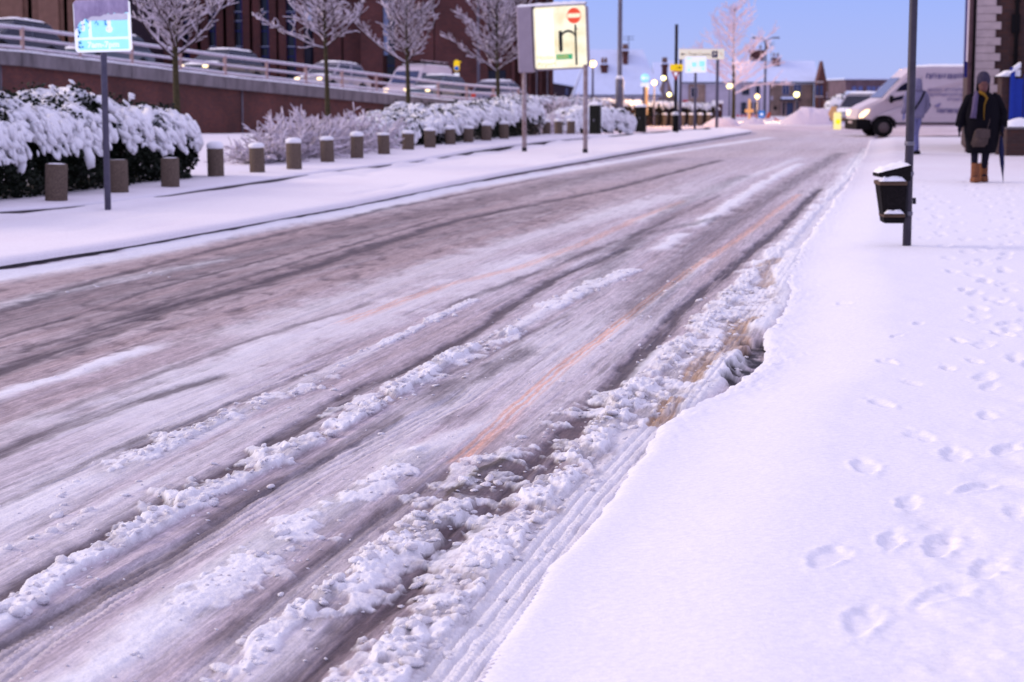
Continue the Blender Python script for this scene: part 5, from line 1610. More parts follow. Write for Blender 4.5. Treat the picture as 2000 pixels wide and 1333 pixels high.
def round_arrow_sign():
    d = 80; k = d / 3650; p = at(1258, 250, d)
    th = thing('keep_left_sign', 'round blue sign with white arrow pointing left above a white plate', 'sign', (p.x, d, 0))
    z = lambda py: at(1258, py, d).z
    post(th, (-.02, 0), -.1, z(145), 2.2 * k)
    b = MB(); b.tube([(.02, -.05, z(153)), (.02, -.02, z(153))], 8.6 * k, 24); pl = b.build('disc', M['sign_cyan'], th)
    b = MB(); b.box(-3 * k, -.058, z(154.5), 7.5 * k, -.052, z(151.5)); b.prism([(-1.5 * k, z(157)), (-1.5 * k, z(149)), (-6 * k, z(153))], -.058, -.052); b.build('arrow', M['sign_white'], pl, fix=True)
    plate(17.5 * k, 7.5 * k, .03, -.05, -.03, 'lower_plate', M['sign_white'], th, (0.02, 0, z(166)))
round_arrow_sign()
def pillar(px, y0, y1, w_, d, name, label, m, cat='post'):
    k = d / 3650; p = at(px, y1, d)
    th = thing(name, label, cat, (p.x, d, p.z))
    h = (y1 - y0) * k
    b = MB(); b.lathe([(w_ * k * .5, -.3), (w_ * k * .5, h * .93), (w_ * k * .3, h)], n=12); b.build('shaft', m, th)
    return th
M['amber_post'] = glow('lit_amber_post', (1.0, 0.46, 0.20), .75)
pillar(1262.5, 170, 212, 5.5, 86, 'amber_post', 'orange glowing post beside the round arrow sign', M['amber_post'])
t_ = pillar(1463, 194, 240, 5, 112, 'amber_post', 'orange glowing crossing post with two lamps before the pale house', M['amber_post'])
for s_ in (-1, 1):
    b = MB(); b.tube([(s_ * .16, 0, .70), (s_ * .16, -.05, .70)], .11, 12); b.build('lamp', glow('amber_lamp', (1, .42, .16), .8), t_)

# ------------------------------------------------------------------ cabinets
def cabinet(label, pxa, pxc, pxb, ytop, ybot, z, deep=.42, lit=False):
    """front and right faces seen, corner at pxc"""
    p = gp(pxc, ybot, z); d = p.y; k = d / 3650
    th = thing('street_cabinet', label, 'cabinet', p)
    a, c = -(pxc - pxa) * k, (pxb - pxc) * k
    H = (ybot - ytop) * k
    rot = R(28)
    w1, w2 = abs(a) / math.cos(rot), c / math.sin(R(62))
    b = MB(); b.rbox(-w1, 0, -.1, 0, w2, H, .012)
    o = b.build('body', M['cabinet'], th); o.rotation_euler = (0, 0, R(-20))
    b = MB(); b.rbox(-w1 + .04, -.014, .08, -.04, -.003, H - .06, .004); b.build('door', M['cabinet'], o)
    b = MB(); b.rbox(.003, .03, .08, .014, w2 - .03, H - .06, .004); b.build('door', M['cabinet'], o)
    b = MB(); b.rbox(-w1 * .5 - .02, -.03, H * .5, -w1 * .5 + .02, -.012, H * .58, .004); b.build('handle', M['metal_grey'], o)
    bm = bmesh.new(); bmesh.ops.create_grid(bm, x_segments=8, y_segments=8, size=1)
    for v in bm.verts:
        e = 1 - max(abs(v.co.x), abs(v.co.y)) ** 3
        v.co = Vector((-w1/2 + v.co.x * (w1/2 + .04), w2/2 + v.co.y * (w2/2 + .04), H + .005 + .10 * e * rnd.uniform(.85, 1.1) + (-.02 if e < .05 else 0)))
    b = MB(); b.bm(bm, smooth=True); b.build('snow_cap', M['snow'], o)
    b = MB(); b.rbox(-w1 - .02, -.02, H - .03, .02, w2 + .02, H + .005, .004); b.build('lid', M['cabinet'], o)
cabinet('dark green street cabinet with snow lid beside the outer sign leg', 1152, 1169, 1183, 206, 271, .05)
cabinet('brownish street cabinet lit yellow on one side by the boundary wall bollards', 1242, 1258, 1271, 209, 258, .02)

# ------------------------------------------------------------------ boundary wall with snow-laden hedge on it
def boundary_wall():
    A, B = at(1006, 240, 78), at(1396, 243, 96)
    th = thing('boundary_wall', 'dark brick boundary wall with snowy coping running to a square end pier', 'wall', (0, 0, 0))
    A = Vector((A.x, 78, 0)); B = Vector((B.x, 96, 0)); n = 14
    hz = lambda u: 1.34 + (0.88 - 1.34) * u
    d = (B - A).normalized(); nr = Vector((d.y, -d.x, 0)) * .14
    for i in range(n):
        u0, u1 = i / n + .0008, (i + 1) / n - .0008
        p, q_ = A.lerp(B, u0), A.lerp(B, u1); z0, z1 = hz((i + .5) / n), hz((i + .5) / n)
        b = MB(); vs = [p + nr, q_ + nr, q_ - nr, p - nr]
        b.add([(v.x, v.y, -.4) for v in vs] + [(v.x, v.y, z) for v, z in zip(vs, (z0, z1, z1, z0))], [(0, 1, 5, 4), (1, 2, 6, 5), (2, 3, 7, 6), (3, 0, 4, 7), (4, 5, 6, 7)])
        b.build('wall_panel', M['brick_dark'], th, fix=True)
        b = MB(); w2 = nr * 1.35; prof = ((1, .0), (.95, .07), (0, .13), (-.95, .07), (-1, 0)); vs = []
        for j in range(7):
            m_ = p.lerp(q_, j / 6)
            for s_, h_ in prof: 
                v = m_ + w2 * s_; vs.append((v.x, v.y, z0 + .003 + h_ * rnd.uniform(.8, 1.15)))
        b.add(vs, [(i_ * 5 + j, i_ * 5 + 5 + j, i_ * 5 + 6 + j, i_ * 5 + 1 + j) for i_ in range(6) for j in range(4)], smooth=True); b.build('coping_snow', M['snow'], th, fix=True)
    e = B + d * .35
    b = MB(); b.rbox(e.x - .22, e.y - .22, -.3, e.x + .22, e.y + .22, .98, .01); b.build('end_pier', M['brick_dark'], th)
    b = MB(); b.rbox(e.x - .26, e.y - .26, .98, e.x + .26, e.y + .26, 1.14, .04); b.build('snow_cap', M['snow'], th)
    C = A.lerp(B, .03) + nr * 2.2; D_ = A.lerp(B, .97) + nr * 2.2
    snowy_hedge('trailing_hedge', 'dark straggly hedge dusted with snow along the brick boundary wall', 'hedge', Vector((C.x, C.y, -.1)), Vector((D_.x, D_.y, -.15)), .5, 1.40, 1.0, .06, 1700, 12000, 51, drape=.16, bumpy=.03, ends=False)
boundary_wall()

# ================================================================== BUILDINGS
def bx(th, name, m, px0, px1, y_top, y_bot, d, deep, off=0.0, par=None, r=0):
    """box seen between px0..px1 and y_top..y_bot at depth d - off, `deep` metres deep"""
    dd = d - off
    p, q_ = at(px0, y_bot, dd), at(px1, y_top, dd)
    o = th.location
    if par is not None: o = Vector((0, 0, 0)); 
    b = MB()
    if r: b.rbox(p.x, dd, p.z, q_.x, dd + deep, q_.z, r)
    else: b.box(p.x, dd, p.z, q_.x, dd + deep, q_.z)
    return b.build(name, m, par or th)

def tan_office():
    d = 100
    th = thing('office_building', 'tan-piered office block behind the ramp with two lit yellow windows', 'building')
    bx(th, 'wall', M['spandrel'], -260, 232, -330, 235, d, 12)
    for a, c in ((-170, -146), (-90, -66), (8, 32), (82, 103), (152, 176), (206, 230)):
        bx(th, 'pier', M['tan_stone'], a, c, -320, 236, d, 1.2, .7)
    for a, c in ((-130, -123), (-110, -103), (-50, -43), (-30, -23), (-14, -8), (44, 51), (62, 69), (114, 121), (131, 138), (186, 192)):
        bx(th, 'mullion', M['tan_stone'], a, c, -320, 236, d, .6, .4)
    for y0 in (-120, -50, 20):
        for a, c, m in ((51.5, 61.5, 'glass_blue'), (69.5, 80, 'glass_blue'), (33, 43.5, 'glass_dark'), (-8, 7, 'glass_dark'), (104, 113.5, 'glass_dark'), (-43, -30, 'glass_dark')):
            bx(th, 'window', M[m], a, c, y0, y0 + 42, d, .1, .12)
    for a, c, y0, y1 in ((121, 130.5, 32, 69), (138, 146.5, 36, 69)):
        bx(th, 'lit_window', M['lit_window'], a, c, y0, y1, d, .1, .12)
tan_office()

def brick_block():
    d = 112
    th = thing('brick_office', 'dark red brick office with tall piers and blue framed window bays', 'building')
    bx(th, 'wall', M['spandrel'], 233, 590, -330, 228, d, 14)
    # repeated bays: pier, slot, pier, window
    for i in range(8):
        x = 219 + i * 51.5
        if x > 585: break
        for a in (x, x + 14.5):
            if a > 215 and a + 9 < 592: bx(th, 'pier', M['brick_dark'], a, a + 9.5, -325, 228, d, 1.4, .9)
        w0, w1 = x + 25, x + 50.5
        if w1 > 596: w1 = 589
        if w0 < 234: continue
        if w0 > 585: continue
        bx(th, 'window', M['glass_dark'], w0, w1, -325, 225, d, .1, .15)
        for y in list(range(-300, -5, 36)) + [-8, 24, 42, 60, 92, 110, 126]:
            f = bx(th, 'transom', M['blue_frame'], w0 - .2, w1 + .2, y, y + 2.2, d, .2, .35)
            if y in (-8, 24, 42, 92): bx(th, 'ledge_snow', M['snow_clean'], w0, w1, y - 1.6, y - .1, d, .25, .42)
        bx(th, 'mullion', M['blue_frame'], w1 - 1.5, w1 + .5, -325, 225, d, .2, .40)
        bx(th, 'mullion', M['blue_frame'], w0, w0 + 1.2, -325, 225, d, .2, .40)
        if i < 4: bx(th, 'window_light', M['glass_blue'], w0 + 3, w0 + 12, 130, 150, d, .1, .2)
    # glazed stair drum
    p = at(601, 200, d - 2); k = (d - 2) / 3650
    b = MB(); b.tube([(p.x, d - .6, -1), (p.x, d - .6, at(601, -330, d).z)], 14 * k, 18); b.build('stair_drum', M['glass_dark'], th)
    b = MB(); b.lathe([(12 * k, 0), (10 * k, .45), (5 * k, .7), (1 * k, .75)], c=(p.x, d - .9 - 14 * k, at(601, 40, d - 1.5).z), n=14); b.build('balcony_snow', M['snow_clean'], th)
    # plain brick masses
    bx(th, 'wall', M['brick_dark'], 614, 662, -330, 228, d, 12, 1.2)
    bx(th, 'window_strip', M['blue_frame'], 662, 672, -330, 139, d, 8, -.2)
    for y in (-40, -10, 20, 50, 78, 100): bx(th, 'strip_bar', M['snow_clean'], 662, 672, y, y + 1.2, d, .1, .0)
    bx(th, 'wall', M['brick_dark'], 662, 672, 139, 228, d, 10, .6)
    bx(th, 'wall', M['brick_dark'], 672, 706, -330, 228, d, 12, 1.2)
    bx(th, 'wall', M['brick_dark'], 706, 743, -330, 228, d, 12, 2.2)
    bx(th, 'sky_gap_panel', M['sky_panel'], 743.3, 755.5, -330, 108, d, 1, .9)  # sky in the gap between walls, put in as a coloured panel
    bx(th, 'wall', M['brick_dark'], 743.3, 755.5, 108.5, 228, d, 3, .8)
    bx(th, 'window', M['glass_dark'], 756, 772, -330, 165, d, 1, .7)
    for y in (15, 70, 128): bx(th, 'transom', M['blue_frame'], 756, 772, y, y + 1.5, d, .2, .9)
    bx(th, 'wall', M['brick_dark'], 756, 772, 165.5, 228, d, 3, .8)
    bx(th, 'wall', M['brick_dark'], 772.5, 845, -330, 228, d, 12, 1.6)
    bx(th, 'recess', M['spandrel'], 845, 850, -330, 228, d, 12, .6)
    bx(th, 'wall', M['brick_dark'], 850, 952, -330, 228, d, 12, 1.6)
    for x in (932, 1047, 1068): bx(th, 'downpipe', M['metal_grey'], x, x + 3.2, -330, 225, d, .12, 2.2 if x < 950 else 1.4)
    bx(th, 'wall', M['brick_dark'], 952, 1082, -330, 228, d, 12, .5)
    bx(th, 'window', M['glass_dark'], 949.5 + 4, 988, 138, 156, d, .1, .62)
    bx(th, 'window', M['glass_dark'], 953.5, 988, 160, 182, d, .1, .62)
    for x in (957, 972, 1000, 1016, 1032, 1054, 1074): bx(th, 'pier', M['brick_dark'], x, x + 5, -330, 136 if x < 990 else 226, d, .9, 1.1)
brick_block()

def pitched(th, px0, px1, ye, yr, d, deep, name='roof', m='snow_clean', over=.25, hip=0, z0=-2.6):
    """roof slope facing the street plus its back slope"""
    p0, p1 = at(px0, ye, d), at(px1, ye, d)
    rz = at(px0, yr, d + deep / 2).z
    b = MB()
    v = [(p0.x, d - over, p0.z), (p1.x, d - over, p1.z), (p1.x - hip, d + deep / 2, rz), (p0.x + hip, d + deep / 2, rz), (p0.x, d + deep, p0.z), (p1.x, d + deep, p1.z)]
    v += [(x, y, z - .16) for x, y, z in v]
    b.add(v, [(0, 1, 2, 3), (3, 2, 5, 4), (6, 9, 8, 7), (9, 10, 11, 8), (0, 6, 7, 1), (1, 7, 8, 2), (2, 8, 11, 5), (5, 11, 10, 4), (4, 10, 9, 3), (3, 9, 6, 0)])
    return b.build(name, M[m], th, fix=True)

def gable(th, name, m, px0, px1, ye, yr, d, thick=.3, z=-2.6):
    p0, p1 = at(px0, ye, d), at(px1, ye, d); mx = (p0.x + p1.x) / 2; rz = at(px0, yr, d).z
    b = MB(); b.prism([(p0.x, z), (p1.x, z), (p1.x, p1.z), (mx, rz), (p0.x, p0.z)], d - thick, d); return b.build(name, M[m], th, fix=True)

def chimney(th, px, y0, y1, w_, d, cowl=True, pots=2):
    k = d / 3650; p = at(px, y1, d); q_ = at(px, y0, d)
    b = MB(); b.box(p.x - w_ * k * .4, d - .5, p.z - .8, p.x + w_ * k * .4, d + .5, q_.z); b.box(p.x - w_ * k * .5, d - .6, q_.z - .35, p.x + w_ * k * .5, d + .6, q_.z - .1)
    c = b.build('chimney', M['brick_dark'], th)
    for i in range(pots):
        b = MB(); x = p.x + (i - (pots - 1) / 2) * w_ * k * .42; b.lathe([(.14, 0), (.11, .5), (.13, .55)], c=(x, d, q_.z), n=8); b.build('chimney_pot', M['tan_stone'], c)
    b = MB(); b.rbox(p.x - w_ * k * .5, d - .6, q_.z - .095, p.x + w_ * k * .5, d + .6, q_.z + .06, .03); b.build('snow_cap', M['snow_clean'], c)
    return c

def aerial(px, y0, y1, d, th):
    p, q_ = at(px, y1, d), at(px, y0, d); b = MB(); b.tube([p, q_], .035, 5)
    for i, z in enumerate((0, -.25)): b.tube([(q_.x - .5, d, q_.z + z), (q_.x + .5, d, q_.z + z)], .025, 4)
    return b.build('aerial', M['pole_grey'], th)

def houses():
    d = 190
    th = thing('slate_house', 'low dark building with a sagging snowy roof just past the brick office', 'building')
    p0, p1 = at(1078, 200, d), at(1140, 200, d)
    b = MB()
    za, zb, zc, zd = at(1082, 140, d).z, at(1145, 152, d).z, at(1082, 158, d).z, at(1140, 172, d).z
    xa, xb = at(1070, 140, d).x, at(1140, 150, d).x
    b.add([(xa, d, -2.6), (xb, d, -2.6), (xb, d, zd), (xa, d, zc), (xa, d + 8, -2.6), (xb, d + 8, -2.6), (xb, d + 8, zd), (xa, d + 8, zc)], [(0, 1, 2, 3), (1, 5, 6, 2), (5, 4, 7, 6), (4, 0, 3, 7), (3, 2, 6, 7)])
    b.build('wall', M['spandrel'], th, fix=True)
    b = MB(); b.add([(xa, d - .4, zc), (xb + .4, d - .4, zd), (xb + .4, d + 5, at(1140, 132, d + 5).z), (xa, d + 5, at(1082, 118, d + 5).z), (xa, d - .4, zc - .15), (xb + .4, d - .4, zd - .15)], [(0, 1, 2, 3), (0, 4, 5, 1)]); b.build('roof', M['snow_clean'], th, fix=True)
    bx(th, 'window', M['glass_blue'], 1104, 1110, 172, 186, d, .1, .06)
    tag(th)
    d = 170
    th = thing('snowy_roofed_house', 'long low house under a great snowy roof behind the thick lamp column', 'house')
    bx(th, 'wall', M['render_grey'], 1128, 1284, 184, 232, d, 8)
    pitched(th, 1122, 1292, 186, 97, d, 9, hip=1.4)
    bx(th, 'gutter', M['pole_grey'], 1122, 1292, 185.5, 188.5, d, .1, .42)
    for x in (1150, 1180, 1228, 1252): bx(th, 'window', M['glass_blue'], x, x + 10, 192, 210, d, .1, .06)
    chimney(th, 1180, 125, 141, 15, d + 2.5, pots=2); chimney(th, 1221, 98, 128, 12, d + 3.4, pots=2)
    aerial(1228, 72, 98, d + 3.4, th)
    d = 178
    th = thing('gabled_house', 'brick gabled house with a chimney at its peak and lamps before it', 'house')
    gable(th, 'gable_wall', 'brick_brown', 1281, 1318, 196, 140, d)
    bx(th, 'side_wall', M['brick_brown'], 1281.5, 1317.5, 196, 232, d, 9, -.01)
    pitched(th, 1281, 1330, 198, 122, d, 9, over=-.02)
    bx(th, 'window', M['render_grey'], 1298, 1304, 160, 184, d, .1, .36)
    chimney(th, 1298, 124, 142, 12, d - .5, pots=2)
    bx(th, 'pipe', M['render_grey'], 1284, 1287, 158, 228, d, .1, .42)
    # terrace
    d = 250
    th = thing('terrace_house', 'pale rendered terrace house behind the frosted tree, snow on its roof', 'house')
    bx(th, 'wall', M['render_grey'], 1318, 1503, 160, 250, d, 9)
    bx(th, 'wall_panel', M['brick_brown'], 1344, 1378, 161.5, 250, d, .5, .12)
    pitched(th, 1310, 1503.5, 162, 119, d, 10)
    bx(th, 'gutter', M['pole_grey'], 1316, 1503, 160.5, 163.5, d, .1, .4)
    for a, c, y0, y1 in ((1447, 1458, 200, 224), (1461, 1470, 200, 224), (1473, 1482, 200, 224), (1350, 1362, 172, 190), (1449, 1464, 168, 186), (1476, 1484, 168, 186)):
        f = bx(th, 'window', M['render_pale'], a - 1.2, c + 1.2, y0 - 1.2, y1 + 1.2, d, .1, .14)
        bx(th, 'pane', M['glass_dark'], a, c, y0, y1, d, .1, .2, par=f)
    bx(th, 'pilaster', M['render_pale'], 1484, 1503, 163.8, 250, d, .3, .2)
    bx(th, 'door', M['sign_red'], 1333, 1344, 196, 230, d, .1, .08)
    chimney(th, 1478, 97, 120, 32, d + 5.5, pots=4)
    aerial(1494, 80, 97, d + 5.5, th)
    th = thing('brick_house', 'brown brick house with porch at the end of the snowy terrace', 'house')
    bx(th, 'wall', M['brick_brown'], 1503.6, 1590, 160, 250, d, 9, .05)
    pitched(th, 1503.8, 1601, 162, 119, d, 10)
    bx(th, 'gutter', M['pole_dark'], 1503.8, 1592, 160.5, 163, d, .1, .4)
    for a, c in ((1529, 1541), (1551, 1564)):
        f = bx(th, 'window', M['render_grey'], a - 1, c + 1, 165, 186, d, .1, .16)
        bx(th, 'pane', M['glass_blue'], a, (a + c) / 2 - .5, 166, 185, d, .1, .22, par=f); bx(th, 'pane', M['glass_blue'], (a + c) / 2 + .5, c, 166, 185, d, .1, .22, par=f)
    bx(th, 'porch_roof', M['spandrel'], 1525, 1565, 194, 197.5, d, 1.2, 1.2)
    bx(th, 'porch_snow', M['snow_clean'], 1527, 1551, 189.5, 193.8, d, 1.1, 1.2)
    bx(th, 'door', M['glass_blue'], 1536, 1549, 201, 228, d, .1, .1); bx(th, 'window', M['glass_dark'], 1528.5, 1533, 200, 224, d, .1, .1); bx(th, 'window', M['glass_dark'], 1554, 1559.5, 200, 224, d, .1, .1)
    for x in (1526, 1534, 1550.5, 1560): bx(th, 'door_post', M['tan_pink'], x, x + 1.8, 197.6, 228, d, .2, .3)
    bx(th, 'vent', M['black'], 1511, 1517, 208, 215, d, .1, .1); bx(th, 'lamp_box', M['render_grey'], 1505, 1510, 188, 196, d, .2, .2)
    chimney(th, 1515, 112, 133, 17, d + 4.2, pots=2)
    aerial(1506, 84, 112, d + 4.6, th)
    bx(th, 'downpipe', M['black'], 1586.5, 1589, 163, 230, d, .12, .2)
    # end gable bay
    th = thing('spired_bay', 'narrow brick tower bay with a steep pointed gable ending the terrace', 'building')
    gable(th, 'gable_wall', 'brick_red', 1591, 1609, 160, 120, d, 2.4)
    bx(th, 'window', M['glass_blue'], 1593.5, 1599, 167, 187, d, .1, 2.5); bx(th, 'window', M['glass_blue'], 1601.5, 1607, 167, 187, d, .1, 2.5)
    bx(th, 'sill', M['cream'], 1592.5, 1608.5, 188, 190, d, .2, 2.6); bx(th, 'sill', M['cream'], 1592.5, 1608.5, 159, 162, d, .2, 2.6)
    bx(th, 'side_block', M['brick_brown'], 1609.2, 1619, 160, 250, d, 6, .02)
    bx(th, 'side_window', M['render_pale'], 1611, 1616, 180, 194, d, .1, .06)
    bx(th, 'downpipe', M['pole_grey'], 1599.5, 1601.3, 190.5, 232, d, .1, 2.5)
    d = 235
    th = thing('link_wall', 'low dark red brick wall running behind the snow-covered bush', 'wall')
    bx(th, 'wall_face', M['brick_red'], 1610, 1700, 196, 250, d, 1)
    bx(th, 'coping', M['spandrel'], 1610, 1700, 193.5, 195.8, d, 1.2, .1)
    d = 290
    th = thing('flat_roofed_block', 'flat roofed brick block behind the white vans with blue windows', 'building')
    bx(th, 'wall', M['brick_mauve'], 1650, 1800, 156, 250, d, 20)
    bx(th, 'parapet', M['snow_clean'], 1649, 1801, 153, 155.8, d, 20.4, .2)
    for a, c in ((1664, 1673), (1676, 1685), (1693, 1701), (1703, 1710), (1713, 1721)): bx(th, 'window', M['glass_sky'], a, c, 169, 181, d, .2, .1)
    th = thing('low_shed', 'small snowy hipped shed roof in front of the flat roofed block', 'building')
    d = 262; bx(th, 'wall', M['brick_mauve'], 1655, 1690, 192, 250, d, 5); pitched(th, 1650, 1692, 193, 178, d, 6, hip=.8)
M['brick_mauve'] = brick('mauve_brick', (0.14, 0.07, 0.085), (0.11, 0.06, 0.08), (0.12, 0.08, 0.1))
M['glass_sky'] = mat('pale_blue_pane', (0.10, 0.12, 0.28), 0.2, .1)
M['render_pale'] = mat('white_render', (0.52, 0.46, 0.56), .8, .08, 2)
M['tan_pink'] = mat('pink_painted_timber', (0.42, 0.28, 0.30), .7, .1, 2)
houses()

def corner_building():
    C0 = gp(1890, 302, .05)
    ang = -math.atan(0.215)
    th = thing('corner_building', 'dark brick building with a toothed cream quoin edge and black drainpipe', 'building', C0, ang)
    k = C0.y / 3650
    Hh = 9.0
    b = MB(); b.box(0, 0.02, -.3, 11, 7.5, Hh); b.build('wall', M['brick_pub'], th)
    # quoin stones, long and short
    z = 0.0; i = 0
    while z < Hh - .2:
        w_ = .60 if i % 2 == 0 else .47
        b = MB(); b.rbox(.10, -.035, z + .004, .10 + w_, .03, z + .186, .008); b.build('quoin', M['cream'], th)
        b = MB()
        z += .19; i += 1
    b = MB(); b.tube([(-.02, -.04, 0), (-.02, -.04, Hh)], .055, 10); b.build('drainpipe', M['rusty_dark'], th)
    b = MB(); b.tube([(.07, -.03, 0), (.07, -.03, Hh)], .035, 8); b.build('drainpipe', M['black'], th)
    b = MB(); b.tube([(1.06, -.06, 0), (1.06, -.06, Hh)], .05, 10); b.build('drainpipe', M['black'], th)
    b = MB(); b.rbox(.93, -.10, 2.95, 1.14, .02, 3.4, .01); b.build('meter_box', M['black'], th)
    for z in (1.1, 2.4, 3.7): 
        b = MB(); b.box(.99, -.065, z, 1.13, .02, z + .03); b.build('pipe_bracket', M['black'], th)
    # pale bay of the next face, further along
    b = MB(); b.box(-.05, 1.0, 2.3, -.0, 2.6, Hh); b.build('side_panel', M['render_pale'], th)
    b = MB(); b.box(-.09, 2.62, 1.9, -.0, 2.75, Hh); b.build('side_frame', M['blue_frame'], th)
    # window with sill out to the right
    b = MB(); b.box(2.3, -.02, 1.1, 3.6, .05, 2.9); w_ = b.build('window', M['cream'], th)
    b = MB(); b.box(2.4, -.04, 1.2, 3.5, -.018, 2.8); b.build('pane', M['glass_dark'], w_)
M['rusty_dark'] = mat('dark_rusty_pipe', (0.10, 0.055, 0.06), .6, .3)
corner_building()

def gate_pier():
    p = gp(1990, 306, .10); k = p.y / 3650
    th = thing('gate_pier', 'squat brick gate pier capped with snow, blue gate post behind it', 'gate pier', p)
    b = MB(); b.rbox(-.30, 0, -.1, .5, .6, 53 * k, .012); b.build('pier', M['brick_pub'], th)
    b = MB(); b.rbox(-.34, -.05, 53 * k, .54, .64, 57 * k, .01); b.build('cap_stone', M['concrete'], th)
    bm = bmesh.new(); bmesh.ops.create_grid(bm, x_segments=10, y_segments=8, size=1)
    for v in bm.verts:
        e = 1 - max(abs(v.co.x), abs(v.co.y)) ** 2
        v.co = Vector((.1 + v.co.x * .47, .3 + v.co.y * .36, 57 * k + .005 + .20 * e * rnd.uniform(.9, 1.08)))
    b = MB(); b.bm(bm, smooth=True); b.build('snow_cap', M['snow'], th)
    b = MB(); b.rbox(-.26, .75, -.1, .12, 1.15, 155 * k, .01); b.build('tall_pier', M['brick_pub'], th)
    b = MB(); b.prism([(-.32, 155 * k), (.16, 155 * k), (.16, 168 * k), (-.10, 166 * k)], .7, 1.2); b.build('snow_cap', M['snow'], th, fix=True)
    M['gate_blue'] = mat('blue_gate_paint', (0.012, 0.035, 0.28), .45, .1)
    g = thing('blue_gate', 'bright blue timber gate with snow on its top rail beside the brick building', 'gate', (p.x - .02, p.y + .55, .1))
    for i in range(4):
        b = MB(); b.rbox(.02 + i * .24, .1, .55, .24 + i * .24, .16, 150 * k + i * .1, .006); b.build('gate_board', M['gate_blue'], g)
    b = MB(); b.rbox(-.06, .06, .0, .03, .17, 172 * k, .006); b.build('gate_post', M['gate_blue'], g)
    b = MB(); b.prism([(-.10, 160 * k), (.15, 172 * k), (.15, 182 * k), (.02, 174 * k)], .03, .2); b.build('snow_cover', M['snow'], g, fix=True)
gate_pier()

